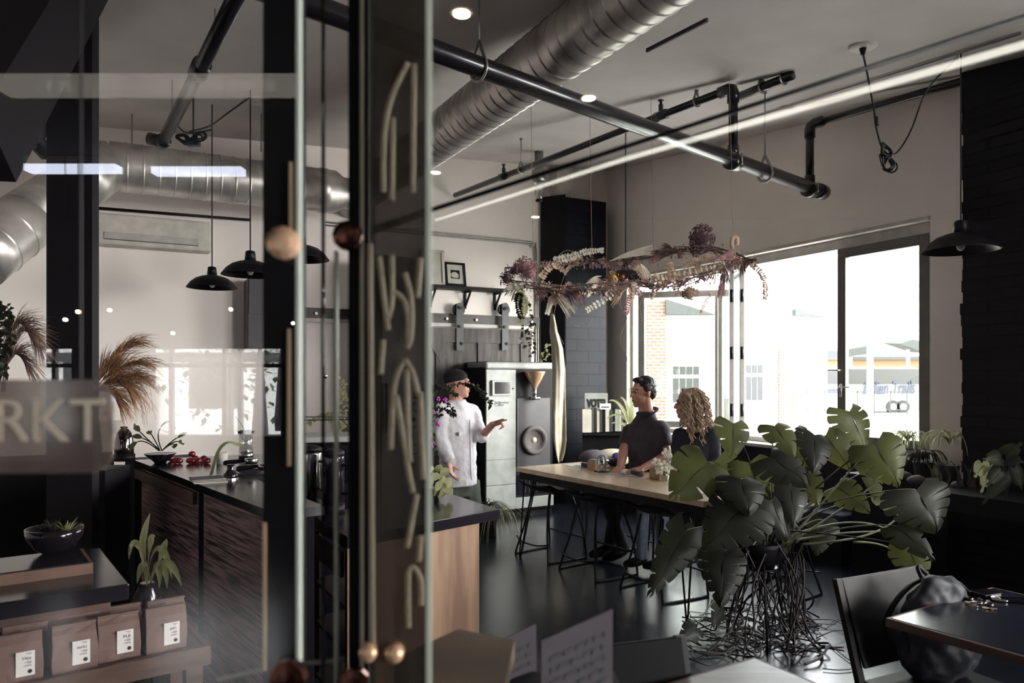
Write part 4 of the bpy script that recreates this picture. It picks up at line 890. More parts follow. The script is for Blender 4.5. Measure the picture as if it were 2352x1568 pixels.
for pts in (((368, 1035), (330, 1000), (312, 985), (308, 972)), ((368, 1035), (340, 1005), (318, 1003), (304, 1000)), ((365, 1035), (325, 1000), (306, 1010), (298, 1040)), ((372, 1035), (352, 990), (370, 975), (390, 968)), ((372, 1035), (395, 1010), (412, 1000), (432, 994)), ((372, 1035), (400, 1010), (405, 1020), (400, 1030)), ((372, 1035), (402, 1005), (416, 1012), (422, 1022)), ((368, 1035), (345, 985), (335, 985), (348, 998))):
    pp = [P(x, y, 4.35+rnd.uniform(-.08, .08)) for x, y in pts]; cvp = bez(pp, 12); stp = cvp[:7]; lf = cvp[6:]
    BB(B().tube(stp, .0035, 5), 'stalk', 'leafdark', pb_); BB(B().blade(lf, .035, prof=pf, up=V((0, -.6, .5))), 'leaf', 'leaf', pb_, True)
TOM = ('first tomato, partly hidden behind the bowl plant', 'second tomato, low at the front of the left cluster', 'third tomato, round one closing the left cluster', 'tomato at the left end of the middle cluster', 'front tomato of the middle cluster', 'rear tomato tucked behind the middle cluster', 'tomato at the right end of the middle cluster', 'rear tomato of the right pair', 'last tomato, rightmost of the row', 'tomato resting on top of the middle cluster')
for it, (px, py) in enumerate(((393, 1046), (403, 1049), (412, 1048), (436, 1047), (443, 1050), (448, 1045), (456, 1049), (468, 1046), (476, 1048), (441, 1040))):
    q = onc(px, 4.42 if py < 1047 else 4.30, bz); r_ = .020 if py > 1041 else .019; zt_ = 0 if py > 1041 else .028
    o = B().ell(q+V((0, 0, r_*.9+zt_)), (r_*1.08, r_*1.08, r_*.9), k=10).build('tomato', 'tomato', smooth=True); tag(o, 'dark red '+TOM[it], 'tomato', 'dark red tomatoes on the bar')
q = onc(565, 4.6, bz); fp = thing('french_press', q, 'glass coffee press with black lid half behind the dark post', 'coffee press')
BB(B().lathe(q, [(.04, .04), (.04, .155)], 24), 'glass', 'jarglass', fp, True); BB(B().lathe(q+V((0, 0, .155)), [(.046, 0), (.05, .012), (.03, .02)], 24), 'lid', 'black', fp, True)
b = B(); b.lathe(q, [(.044, 0), (.044, .04)], 24); BB(b, 'base', 'steel', fp, True)
b = B(); b.blade(bez([q+V((-.01, 0, .17)), q+V((-.03, 0, .22)), q+V((-.06, -.02, .26))], 6), .02, prof=lambda t: .8); BB(b, 'handle', 'black', fp)
# portafilters
for px, py, dx in ((545, 1020, 1), (575, 1030, 1)):
    q = onc(px, 3.9, bz+.02+.03*(py < 1025)); pfx = thing('portafilter', q, 'black handled portafilter lying on the bar'+(', upper one of the two' if py < 1025 else ', lower one of the two'), 'portafilter')
    BB(B().rod([q+V((-.06, 0, -.0)), q+V((.03, .01, .012))], [.015, .010]), 'handle', 'black', pfx, True); BB(B().lathe(q+V((.07, .01, -.005)), [(.032, 0), (.034, .025), (.03, .03)], 20), 'basket', 'steel', pfx, True)
q = onc(530, 3.65, bz); tp = thing('coffee_tamper', q, 'black knocked down tamper cup standing on the bar', 'tamper')
BB(B().lathe(q, [(.034, 0), (.034, .028), (.026, .032), (.017, .05), (.021, .068), (.016, .072)], 24), 'body', 'ceramic', tp, True); BB(B().lathe(q, [(.036, 0), (.036, .006)], 24), 'base_plate', 'steel', tp)
for i in range(6):
    q = onc(478, 3.55, bz+.001+.0035*i); b = B(); b.box(q+V((R(-.006, .006), R(-.006, .006), .0015)), (.15, .12, .003), rz=.5+R(-.05, .05)); o = b.build('paper_menu', 'darkgrey' if i % 2 else 'offwhite'); tag(o, ('lowest white sheet', 'second lowest grey sheet', 'third white sheet from the bottom', 'grey sheet just above the middle', 'second topmost white sheet', 'topmost grey sheet')[5-i if 0 else i]+' of the menu stack on the bar edge', 'menu', 'stack of menus on the bar')
q = onc(510, 4.3, bz); o = B().lathe(q, [(.03, 0), (.032, .065), (.028, .065), (.026, .005)], 20).build('paper_cup', 'offwhite', smooth=True); tag(o, 'small white cup behind the portafilters', 'cup')
# long drooping strap leaf plant on bar
q = onc(500, 4.0, bz); b = B(); b.blade(crom([onc(485, 3.75, bz+.005), P(500, 1040, 3.9), P(520, 1017, 4), P(545, 1020, 4.1), P(562, 1025, 4.1)], 5), .022, prof=lambda t: 1-.6*abs(t-.4), up=V((0, -1, .3))); o = b.build('strap_leaf', 'leafpale', smooth=True); tag(o, 'long arching strap leaf bending down onto the bar', 'leaf')
# ------------------------------------------------------------------ near left: till counter, tray, bags, ledge
nz = .90; N0 = PF(297, 1340, nz); nz0 = nz
nc_ = thing('till_counter', N0, 'near dark slab counter with wooden front at lower left', 'counter')
BB(slabbox(B(), N0, -LA*1.6, LB*.62, nz-.05, nz), 'counter_top', 'slab', nc_, mods=[('bevel', .004)])
BB(slabbox(B(), N0-LA*.045+LB*.05, -LA*1.5, LB*.5, .0, nz-.051), 'front_panel', 'wood', nc_)
tz = nz+.035; T0 = PF(214, 1292, tz); ty = thing('wooden_tray', T0, 'wood edged dark tray board lying on the near counter', 'tray')
BB(slabbox(B(), T0, -LA*1.1, LB*.26, nz, tz), 'edge', 'woodedge', ty); BB(slabbox(B(), T0+LB*.012-LA*.012, -LA*1.08, LB*.236, tz, tz+.003), 'surface', 'slab', ty)
q = onc(133, 2.62, tz+.003); q = PF(133, 1283, tz+.003)+LB*.11; bp_ = thing('bowl_planter', q, 'shiny black bowl planter with spiky succulents on the tray', 'potted plant')
BB(B().lathe(q, [(.035, 0), (.065, .02), (.088, .06), (.09, .088), (.084, .088), (.078, .06), (.0, .06)], 32), 'bowl', 'ceramic', bp_, True)
rnd = random.Random(4)
def rosette(c, n, ln_, w_, m, par, nm, up=.5, seed=0):
    rr = random.Random(seed); b = B()
    for i in range(n):
        a_ = rr.uniform(0, 6.28); e_ = rr.uniform(.25, 1.3); d_ = V((math.cos(a_)*math.cos(e_), math.sin(a_)*math.cos(e_), math.sin(e_))); l2 = ln_*rr.uniform(.7, 1.1)
        b.blade(bez([c, c+d_*l2*.5+V((0, 0, .02*up)), c+d_*l2], 6), w_, prof=lambda t: (1-t)**.6+.02, fold=.5)
    return BB(b, nm, m, par, True)
for px, py, s_ in ((168, 1220, .05), (142, 1212, .055), (120, 1222, .045), (155, 1235, .035)):
    c = q+V(((px-133)/FPX*2.6, rnd.uniform(-.03, .03), .06)); rosette(c, 22, s_*1.35, .010, 'leafpale' if px == 168 else 'leafdark', bp_, 'succulent', seed=px)
# bag ledge
gz = .69; G0 = PF(484, 1482, gz); gl = thing('display_bench', G0, 'low wooden bench ledge carrying two rows of coffee bags', 'bench')
BB(slabbox(B(), G0-LA*.014+LB*.014, -LA*1.5, LB*.27, gz-.03, gz-.014), 'board', 'woodedge', gl)
BB(slabbox(B(), G0, -LA*1.6, LB*.014, gz-.06, gz), 'front_rail', 'wood', gl); BB(slabbox(B(), G0+LB*.014, -LA*.014, LB*.27, gz-.06, gz), 'side_rail', 'wood', gl)
for f_ in (0, .22): BB(slabbox(B(), G0-LA*.02+LB*(.016+f_), -LA*.05, LB*.05, 0, gz-.031), 'leg', 'wood', gl)
BB(slabbox(B(), G0-LA*1.3+LB*.016, -LA*.05, LB*.05, 0, gz-.031), 'leg', 'wood', gl)
bgz = gz-.0139
def bag(c, name_, label, w_=.118, d_=.062, h_=.135, lab=True, seed=0):
    rr = random.Random(seed); t = thing('coffee_bag', c, label, 'coffee bag', 'kraft coffee bags on the bench'); b = B(); rows = []
    lv = [(0, 1, 1), (.03, 1.0, 1.02), (.3, 1.03, 1.06), (.6, 1.0, .95), (.82, .99, .6), (.93, .98, .28), (1, .98, .2)]
    rings = []
    for z, sx, sy in lv:
        pts = []; hw, hd = w_/2*sx, d_/2*sy; lean = LB*(.0 if z < .7 else (z-.7)*.02)
        for x, y in ((-1, -1), (-.5, -1.0), (0, -1.03), (.5, -1.0), (1, -1), (1-(.12 if z > .15 else 0), 0), (1, 1), (.5, 1), (0, 1.02), (-.5, 1), (-1, 1), (-1+(.12 if z > .15 else 0), 0)):
            pts.append(c+LA*hw*x*(1+rr.uniform(-.015, .015))+LB*hd*y*(1+rr.uniform(-.05, .05))+lean+V((0, 0, z*h_+(rr.uniform(-.003, .003) if z > .9 else 0))))
        rings.append(pts)
    n = 12
    for r_ in rings: b.v += r_
    for j in range(len(rings)-1):
        for i in range(n): k = (i+1) % n; b.f.append((j*n+i, j*n+k, (j+1)*n+k, (j+1)*n+i))
    b.f.append(tuple(range(n))[::-1]); b.f.append(tuple((len(rings)-1)*n+i for i in range(n))); BB(b, 'pouch', 'kraft', t, mods=[('bevel', .003)])
    b = B(); b.quadbox(c-LA*w_*.49-LB*d_*.14+V((0, 0, h_*.985)), LA*w_*.98, LB*d_*.26, (0, 0, .006)); BB(b, 'folded_top', 'kraft', t, mods=[('bevel', .002)])
    if lab:
        o = c-LB*(d_*.5*1.10+.0012)-LA*.008+V((0, 0, .022)); nlab = -LB; b = B(); b.quadbox(o, LA*.046, LB*.001, (0, 0, .070)); lb_ = BB(b, 'paper_label', 'label', t)
        f = o-LB*.0006
        text('lettering', name_, .0135, f+LA*.038+V((0, 0, .046)), LA, nlab, 'ink', lb_, .0002, 'RIGHT')
        b = B()
        for i, (zz, l_) in enumerate(((.064, .014), (.061, .009), (.040, .012), (.0375, .018), (.035, .010), (.030, .016), (.0275, .020))): b.quadbox(f+LA*(.038-l_)+V((0, 0, zz)), LA*l_, -LB*.0002, (0, 0, .0011))
        ln2 = BB(b, 'fine_print', 'ink', lb_); ln2['kind'] = 'stuff'
        b = B(); b.lathe(f+LA*.034+V((0, 0, .012)), [(.0058, 0), (.0055, .0004)], 20, -LB); BB(b, 'round_stamp', 'ink', lb_)
    return t
for (px, py), nm, lab in (((384, 1498), '#41', 'front kraft coffee bag labelled #41 at the bench corner'), ((276, 1518), 'PLB', 'front kraft coffee bag labelled PLB'), ((174, 1545), 'mrkt', 'front kraft coffee bag labelled mrkt'), ((44, 1574), 'Hex', 'front kraft coffee bag labelled Hex, cut by the picture edge')):
    q = PF(px, py, bgz)+LB*.04; q.z = bgz; bag(q, nm, lab, seed=px)
    bag(q+LB*.085+LA*.022, '', {'#41': 'back row kraft bag behind the one labelled #41', 'PLB': 'back row kraft bag behind the one labelled PLB', 'mrkt': 'back row kraft bag behind the one labelled mrkt', 'Hex': 'back row kraft bag behind the one labelled Hex'}[nm], lab=False, seed=px+1)
# tall jar with drooping plant
q = PF(338, 1400, .86); q = onc(338, 2.62, 0); vs = thing('bottle_vase', q, 'glossy black bottle with drooping pale leaves beyond the coffee bags', 'potted plant')
zb_ = P(338, 1440, 2.62).z; zt_ = P(338, 1345, 2.62).z
BB(B().lathe(V((q.x, q.y, 0)), [(.045, 0), (.046, zb_), (.046, zt_-.035), (.030, zt_-.005), (.026, zt_+.012), (.022, zt_+.012)], 28), 'bottle', 'ceramic', vs, True)
for i, pts in enumerate((((338, 1345), (318, 1270), (330, 1225), (345, 1178)), ((338, 1345), (340, 1240), (355, 1220), (352, 1238)), ((338, 1345), (330, 1230), (300, 1225), (296, 1285)), ((338, 1345), (335, 1225), (322, 1235), (330, 1300)), ((338, 1345), (345, 1225), (385, 1240), (395, 1330), ), ((345, 1340), (372, 1270), (380, 1255), (383, 1236)), ((345, 1340), (365, 1260), (400, 1285), (417, 1345)), ((345, 1340), (355, 1270), (372, 1290), (366, 1350)), ((345, 1340), (360, 1265), (385, 1290), (384, 1352)), ((345, 1340), (340, 1270), (325, 1290), (315, 1340)))):
    pp = [P(x, y, 2.62+rnd.uniform(-.03, .03)) for x, y in pts]; BB(B().blade(bez(pp, 14), .026, prof=lambda t: .12 if t < .3 else max(.02, math.sin(math.pi*(t-.25)/.76)), up=V((0, -.8, .4)), fold=.35), 'leaf', 'leafpale', vs, True)
# ------------------------------------------------------------------ right: cafe tables, chairs
def cafe_table(px, py, lr_, ll, label, top, edge, h=.75, t_=.03):
    c = PF(px, py, h); a_ = lr_; t = thing('cafe_table', c, label, 'table', 'square cafe tables'); cc = ll
    BB(B().quadbox(c+V((0, 0, -t_)), a_, cc, (0, 0, t_-.001)), 'edge_band', edge, t, mods=[('bevel', .003)])
    e = .014; an, cn = a_.normalized(), cc.normalized(); BB(B().quadbox(c+an*e+cn*e+V((0, 0, -.001)), a_-an*2*e, cc-cn*2*e, (0, 0, .0016)), 'tabletop', top, t)
    m_ = c+a_/2+cc/2; b = B(); b.tube([V((m_.x, m_.y, .03)), V((m_.x, m_.y, h-t_))], .03, 12); BB(b, 'pedestal', 'blackmetal', t, True)
    b = B(); b.box((m_.x, m_.y, .015), (.5, .06, .03), u=an); b.box((m_.x, m_.y, .015), (.06, .5, .03), u=an); BB(b, 'base', 'blackmetal', t); return t, c
p_ = PF(2033, 1418, .75); q_ = PF(2277, 1347, .75); r_ = PF(2352, 1507, .75); ua = (q_-p_); ub = (r_-p_).normalized()*.68
ct1, c_t1 = cafe_table(2033, 1418, ua, ub, 'dark square table with wood edge holding keys at lower right', 'tabletop', 'wood')
p_ = PF(1732, 1507, .75); q_ = PF(1881, 1568, .75); r_ = PF(1525, 1568, .75)
cafe_table(1732, 1507, (q_-p_).normalized()*.62, (r_-p_).normalized()*.62, 'pale grey square table cut by the bottom of the picture', 'greytop', 'wood')
def chair(pl_, pr_, hb, label, cm='blackmetal'):
    """sheet metal chair; pl_, pr_: top corners of its back; seat extends toward fwd"""
    u_ = pr_-pl_; u_.z = 0; w_ = u_.length; u_.normalize(); f_ = V((u_.y, -u_.x, 0)); base = V((pl_.x, pl_.y, 0))
    t = thing('metal_chair', base, label, 'chair', 'black sheet metal chairs'); b = B()
    lean = f_*.10
    top = base+V((0, 0, hb)); bot = base+lean+V((0, 0, .50)); b.quadbox(bot, u_*w_, f_*.012, top-bot); BB(b, 'backrest', cm, t, mods=[('bevel', .003)])
    for k_ in (0, 1):
        q = base+u_*(w_*k_-(.012 if k_ == 0 else -.0)); b = B(); b.bar(q+V((0, 0, hb)), q+lean+V((0, 0, .45)), .03, .022, up=f_); b.bar(q+lean+V((0, 0, .45)), q-f_*.02+V((0, 0, 0)), .03, .022, up=f_); BB(b, 'leg', 'blackmetal', t)
        b = B(); q2 = q+f_*.50; b.bar(q2+V((0, 0, .44)), q2+f_*.03, .03, .022, up=f_); BB(b, 'leg', 'blackmetal', t)
    BB(B().quadbox(base+lean+V((0, 0, .44)), u_*w_, f_*.43, (0, 0, .015)), 'seat', 'blackmetal', t, mods=[('bevel', .004)]); return t, base, u_, f_, w_
hb = .80; ch1, cb1, cu1, cf1, cw1 = chair(PF(1928, 1328, hb), PF(2108, 1298, hb), hb, 'black sheet metal chair holding a backpack at lower right')
chair(PF(1395, 1478, .84), PF(1560, 1458, .84), .84, 'black sheet metal chair behind the pale table', 'sheetblack')
# backpack on chair seat
bc = cb1+cu1*(cw1*.62)+cf1*.20+V((0, 0, .44)); bk = thing('backpack', bc, 'black backpack slumped on the metal chair with a small tag', 'backpack')
b = B(); b.ell(bc+V((0, 0, .19)), (.18, .085, .20), f=cf1); b.ell(bc+V((0, 0, .11))+cf1*.01, (.19, .10, .11), f=cf1); b.ell(bc+V((0, 0, .26))-cf1*.01, (.14, .075, .11), f=cf1); b.ell(bc+cf1*.07+V((0, 0, .13)), (.13, .045, .10), f=cf1); BB(b, 'body', 'bagcloth', bk, mods=[('remesh', .010, 4), ('disp', .05, .10)])
b = B(); b.tube(crom([bc-cu1*.14+V((0, 0, .08))-cf1*.07, bc-cu1*.16+V((0, 0, .22))-cf1*.09, bc-cu1*.05+V((0, 0, .35))-cf1*.06, bc+cu1*.08+V((0, 0, .36)), bc+cu1*.17+V((0, 0, .25))+cf1*.03, bc+cu1*.20+V((0, 0, .12))+cf1*.05]), .022, 8, flat=.35); BB(b, 'strap', 'black', bk, True)
b = B(); b.tube(crom([bc+V((0, 0, .355))-cf1*.06, bc+V((0, 0, .40))-cf1*.08, bc+cu1*.05+V((0, 0, .355))-cf1*.06]), .008); BB(b, 'grab_loop', 'black', bk, True)
q = bc+cu1*.0+V((0, 0, .30))+cf1*.095; b = B(); b.quadbox(q, cu1*.035, cf1*.003, (0, 0, -.05)); tg = BB(b, 'tag', 'black', bk); text('lettering', 'FG', .020, q+cu1*.004+cf1*.0045-V((0, 0, .018)), cu1, cf1, 'tan', tg, .0003)
bc2 = cb1+cu1*(cw1*.55)+cf1*.30; jk = thing('hanging_jacket', V((bc2.x, bc2.y, .2)), 'black jacket draped below the backpack over the chair front', 'jacket')
rows = []
for i in range(10):
    z = .445-.37*i/9; rows.append([bc2+cf1*(.155+.02*math.sin(j*1.7+i*.2))+cu1*((j/8-.5)*(.36-.02*(i/9)))+V((0, 0, z+(.04*math.cos((j/8-.5)*3) if i == 9 else 0))) for j in range(9)])
BB(B().grid(rows), 'cloth', 'black', jk, True, mods=[('solid', .02)])
# keys and folded glasses on table
def tb(px, py, dz=0): return PF(px, py, .7506)+V((0, 0, dz))
kc = tb(2245, 1388); ky = thing('key_ring', kc, 'bunch of keys and fobs on the dark table', 'keys')
b = B(); pts = [kc+V((.016*math.cos(i*.52), .016*math.sin(i*.52), .008)) for i in range(13)]; b.tube(pts, .0014, 5); BB(b, 'ring', 'steel', ky, True)
for i, (px, py, an_) in enumerate(((2222, 1385, .2), (2240, 1394, 1.9), (2262, 1398, -.5), (2250, 1378, 1.0))):
    q = tb(px, py, .004); d_ = V((math.cos(an_), math.sin(an_), 0)); b = B(); b.lathe(q, [(.009, 0), (.009, .002)], 14); b.bar(q+d_*.006+V((0, 0, .001)), q+d_*.036+V((0, 0, .001)), .006, .002); BB(b, 'key', 'steel' if i % 2 else 'copper', ky)
for px, py in ((2226, 1378), (2272, 1392)): BB(B().ell(tb(px, py, .007), (.016, .024, .007), f=(.7, .7, 0)), 'fob', 'ceramic', ky, True)
q = tb(2272, 1371, .001); wt = thing('folded_wallet', q, 'slim dark wallet and coin lying behind the keys', 'wallet'); BB(B().box(q+V((.0, .02, .007)), (.09, .06, .014), rz=.4), 'wallet', 'ceramic', wt, mods=[('bevel', .004)])
q = tb(2297, 1378, .001); o = B().lathe(q, [(.03, 0), (.032, .006), (.026, .010)], 24).build('lens_cap', 'steel', smooth=True); tag(o, 'round silver lid beside the keys', 'lid')
q = tb(2330, 1382, .001); o = B().box(q+V((.0, 0, .006)), (.10, .035, .012), rz=-.25).build('phone', 'ceramic', mods=[('bevel', .003)]); tag(o, 'flat dark phone at the right edge of the dark table', 'phone')
# ------------------------------------------------------------------ bench under window, rack, pillow
be = thing('window_bench', ww(2.6, .3), 'dark bench with blue cushion running below the window', 'bench')
b = B(); b.quadbox(ww(1.35, .42), VV*2.6, ON*.40, (0, 0, .36)); BB(b, 'box', 'black', be)
b = B(); b.quadbox(ww(1.35, .43)+V((0, 0, .361)), VV*2.6, ON*.41, (0, 0, .06)); BB(b, 'cushion', 'bluecushion', be, mods=[('bevel', .015)])
rk = thing('magazine_rack', P(1375, 995, 8.6), 'wall rack packed with magazines beneath the VOTE! poster', 'rack'); rp = 8.72
def rx(px, py, d=0): return P(px, py, rp+d)
b = B(); p0_, p1_ = rx(1340, 996), rx(1440, 990); b.quadbox(V((p0_.x, p0_.y, p0_.z-.02)), p1_-p0_-V((0, 0, (p1_-p0_).z)), (0, .12, 0), (0, 0, .03)); b.quadbox(V((p0_.x, p0_.y+.12, .0)), V((p1_.x-p0_.x, 0, 0)), (0, .02, 0), (0, 0, p0_.z+.16)); BB(b, 'holder', 'black', rk)
x = 1338; i = 0; rnd = random.Random(9); mm = ['offwhite', 'stone', 'darkgrey', 'cloth', 'darkgrey', 'black', 'offwhite', 'darkgrey', 'black', 'whiteplastic']
for i in range(12):
    w_ = (22, 6, 5, 6, 8, 6, 10, 7, 5, 10, 4, 5)[i]; b = B(); q = rx(x, 993-i*.3); tp_ = rx(x, 940+rnd.uniform(-3, 4)+(-10 if i == 6 else 0)); b.quadbox(q+V((0, .02*rnd.random(), 0)), (w_/FPX*rp*.95, 0, 0), (0, .10, 0), (0, 0, tp_.z-q.z)); o = b.build('magazine', mm[i % 10]); tag(o, ('wide cream folder at the left end of the magazine rack', 'thin grey magazine, first after the wide cream folder', 'dark magazine, second after the wide cream folder', 'beige magazine in the left half of the rack', 'dark magazine in the middle of the rack', 'black magazine left of the newsletter', 'tall white magazine under the newsletter', 'dark magazine just right of the newsletter', 'narrow black magazine right of the newsletter', 'white magazine near the orchid leaves', 'cream magazine, second from the right rack end', 'grey magazine at the right end of the rack')[i], 'magazine', 'magazines in the wall rack'); x += w_
q = rx(1346, 945, .06); vp = thing('vote_poster', q, 'white VOTE! poster standing behind the magazines', 'poster'); e_ = rx(1396, 903, .06)
b = B(); b.quadbox(V((q.x, q.y+.15, q.z-.1)), (e_.x-q.x+.02, 0, 0), (0, .006, 0), (0, 0, e_.z-q.z+.1)); BB(b, 'sheet', 'whiteplastic', vp); text('lettering', 'VOTE!', .128, rx(1349, 934, .205), (1, 0, 0), (0, -1, 0), 'ink', vp, .001, sx=.62, bold=.008)
q = rx(1378, 940, -.02); nl = thing('newsletter', q, 'folded newsletter with purple headline in the rack', 'newsletter'); b = B(); b.quadbox(q, (.13, 0, 0), (0, .008, 0), (0, 0, .07)); BB(b, 'sheet', 'label', nl); b = B(); b.quadbox(q+V((.02, -.002, .02)), (.09, 0, 0), (0, .002, 0), (0, 0, .014)); BB(b, 'headline', 'inkblue', nl)
q = P(1385, 1052, 7.3); pw_ = thing('sack_pillow', q, 'grey and cream pillow slumped on the bench with a purple print', 'pillow')
b = B(); b.ell(q+V((-.09, 0, .0)), (.16, .12, .085), f=(0, 1, .2)); BB(b, 'grey_half', 'greycloth', pw_, mods=[('remesh', .02, 4)]); b = B(); b.ell(q+V((.10, .05, .0)), (.20, .12, .09), f=(0, 1, .2)); BB(b, 'cream_half', 'cloth', pw_, mods=[('remesh', .02, 4)])
b = B(); b.ell(q+V((.13, -.07, .03)), (.05, .01, .035)); b.ell(q+V((.18, -.06, -.02)), (.02, .01, .05), u=(.5, 0, 1)); BB(b, 'print', 'inkblue', pw_, True)
b = B(); b.quadbox(ww(.75, .46), VV*.55, ON*.42, (0, 0, .60)); o = b.build('corner_bench', 'black'); tag(o, 'dark corner bench holding the pillow behind the table', 'bench')

b = B(); q0 = P(-160, 868, 4.3); q1 = P(262, 868, 4.75); b.quadbox(V((q0.x, q0.y, 0)), V((q1.x-q0.x, q1.y-q0.y, 0)), V((-.2, .35, 0)), (0, 0, 1.04)); o = b.build('side_cabinet', 'black', mods=[('bevel', .006)]); tag(o, 'low dark cabinet against the left wall behind the sign', 'cabinet')
# ================================================================== monstera
rnd = random.Random(21)
def monstera_leaf(base, tip, wd, up, cup=.25, seed=0, cuts=5):
    rr = random.Random(seed); base, tip, up = V(base), V(tip), V(up); L = (tip-base).length; d = (tip-base)/L; a = d.cross(up); a = a.normalized() if a.length > 1e-3 else V((1, 0, 0)); n_ = a.cross(d)
    NR = 64; NC = 11; b = B(); ph = rr.uniform(0, .3)
    for side in (-1, 1):
        rows = []
        for i in range(NR):
            t_ = i/(NR-1); w_ = wd*.56*(math.sin(math.pi*min(1, (t_*.93+.07))**.62)**.85 if t_ < 1 else 0); w_ = max(w_, .004)
            f = ((t_+ph*.2)*cuts) % 1.0; cut = 1.0+.05*math.sin(math.pi*f)
            if .14 < t_ < .93: cut *= 1-(.60-.12*(side > 0))*math.exp(-((f-.88)/.055)**4)
            row = []
            for j in range(NC):
                s_ = j/(NC-1)*cut; x = side*w_*s_; sweep = L*(-.16*(1-t_)*(s_**1.2)*1.6+.10*s_*s_*t_); cv_ = cup*wd*(.35*s_-.9*s_*s_)*.6-L*.16*t_*t_*1.2
                row.append(base+d*(L*t_+sweep)+a*x+n_*(cv_+.012*wd*math.sin(9*t_+side)))
            rows.append(row)
        b.grid(rows)
    b.tube([base+d*L*t_+n_*(-L*.16*t_*t_*1.2-.001) for t_ in [k/8 for k in range(9)]], [.0035*(1-.8*k/8) for k in range(9)], 5)
    return b
MC = P(1775, 1235, 4.35); MF = V((MC.x, MC.y, 0))
mo = thing('monstera_plant', MF, 'large monstera with split leaves and long tangled aerial roots by the table end', 'potted plant')
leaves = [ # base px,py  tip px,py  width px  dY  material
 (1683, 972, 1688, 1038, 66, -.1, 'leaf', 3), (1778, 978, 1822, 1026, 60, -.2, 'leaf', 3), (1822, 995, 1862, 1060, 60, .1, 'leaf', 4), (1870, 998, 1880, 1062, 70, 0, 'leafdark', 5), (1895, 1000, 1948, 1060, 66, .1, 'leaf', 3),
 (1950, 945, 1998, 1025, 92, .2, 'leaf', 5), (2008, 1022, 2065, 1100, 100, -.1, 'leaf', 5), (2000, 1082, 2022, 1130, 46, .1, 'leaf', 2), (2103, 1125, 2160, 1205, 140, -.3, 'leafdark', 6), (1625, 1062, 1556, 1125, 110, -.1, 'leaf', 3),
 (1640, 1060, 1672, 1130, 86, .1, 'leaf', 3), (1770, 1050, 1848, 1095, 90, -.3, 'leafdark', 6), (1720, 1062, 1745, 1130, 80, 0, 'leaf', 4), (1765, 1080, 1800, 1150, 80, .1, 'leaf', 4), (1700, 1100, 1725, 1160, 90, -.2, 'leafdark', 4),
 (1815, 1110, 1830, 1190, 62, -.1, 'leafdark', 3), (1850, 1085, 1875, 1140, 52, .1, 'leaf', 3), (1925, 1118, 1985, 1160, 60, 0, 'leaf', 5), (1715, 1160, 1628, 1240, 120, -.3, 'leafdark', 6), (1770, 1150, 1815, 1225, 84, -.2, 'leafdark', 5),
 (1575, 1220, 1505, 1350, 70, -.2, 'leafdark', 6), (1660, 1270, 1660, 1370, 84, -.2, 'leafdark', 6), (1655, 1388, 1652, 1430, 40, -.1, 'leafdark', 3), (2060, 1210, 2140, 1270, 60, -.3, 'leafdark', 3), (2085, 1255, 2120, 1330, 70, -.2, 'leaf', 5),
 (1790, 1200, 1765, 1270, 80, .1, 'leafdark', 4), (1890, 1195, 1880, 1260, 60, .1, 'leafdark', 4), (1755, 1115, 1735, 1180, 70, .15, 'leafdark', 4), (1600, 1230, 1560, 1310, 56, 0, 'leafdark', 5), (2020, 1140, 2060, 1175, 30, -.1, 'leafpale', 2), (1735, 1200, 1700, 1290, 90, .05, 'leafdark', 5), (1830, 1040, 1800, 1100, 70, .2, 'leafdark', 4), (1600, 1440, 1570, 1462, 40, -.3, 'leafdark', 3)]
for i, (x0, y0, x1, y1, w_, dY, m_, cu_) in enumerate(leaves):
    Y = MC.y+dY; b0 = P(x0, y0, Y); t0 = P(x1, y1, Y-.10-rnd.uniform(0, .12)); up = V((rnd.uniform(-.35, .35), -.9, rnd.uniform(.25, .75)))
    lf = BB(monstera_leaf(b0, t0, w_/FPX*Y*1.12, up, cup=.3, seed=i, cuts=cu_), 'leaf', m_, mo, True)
    c_ = MC+V((rnd.uniform(-.1, .1), rnd.uniform(-.05, .1), rnd.uniform(-.08, .08)))
    mid = lerp(c_, b0, .55)+V((0, 0, .08 if y0 < 1250 else .02)); pts = bez([c_, mid, b0+V((0, 0, .02)), b0], 12); BB(B().tube(pts, [.0055-.0025*k/11 for k in range(12)], 6), 'petiole', 'stem' if i % 3 else 'leafdark', mo, True)
# long bare stems at right
for pts in (((1790, 1250), (1880, 1225), (1990, 1215), (2110, 1222)), ((1800, 1255), (1920, 1180), (2010, 1120), (2030, 1085)), ((1800, 1250), (1900, 1150), (1960, 1060), (2000, 1040)), ((1790, 1240), (1960, 1170), (2060, 1200), (2075, 1260)), ((1960, 1245), (2040, 1240), (2080, 1280), (2055, 1280)), ((1840, 1250), (1960, 1240), (2060, 1235), (2100, 1130))):
    BB(B().tube(bez([P(x, y, MC.y-.05) for x, y in pts], 16), [.007-.003*k/15 for k in range(16)], 6), 'stem', 'stem', mo, True)
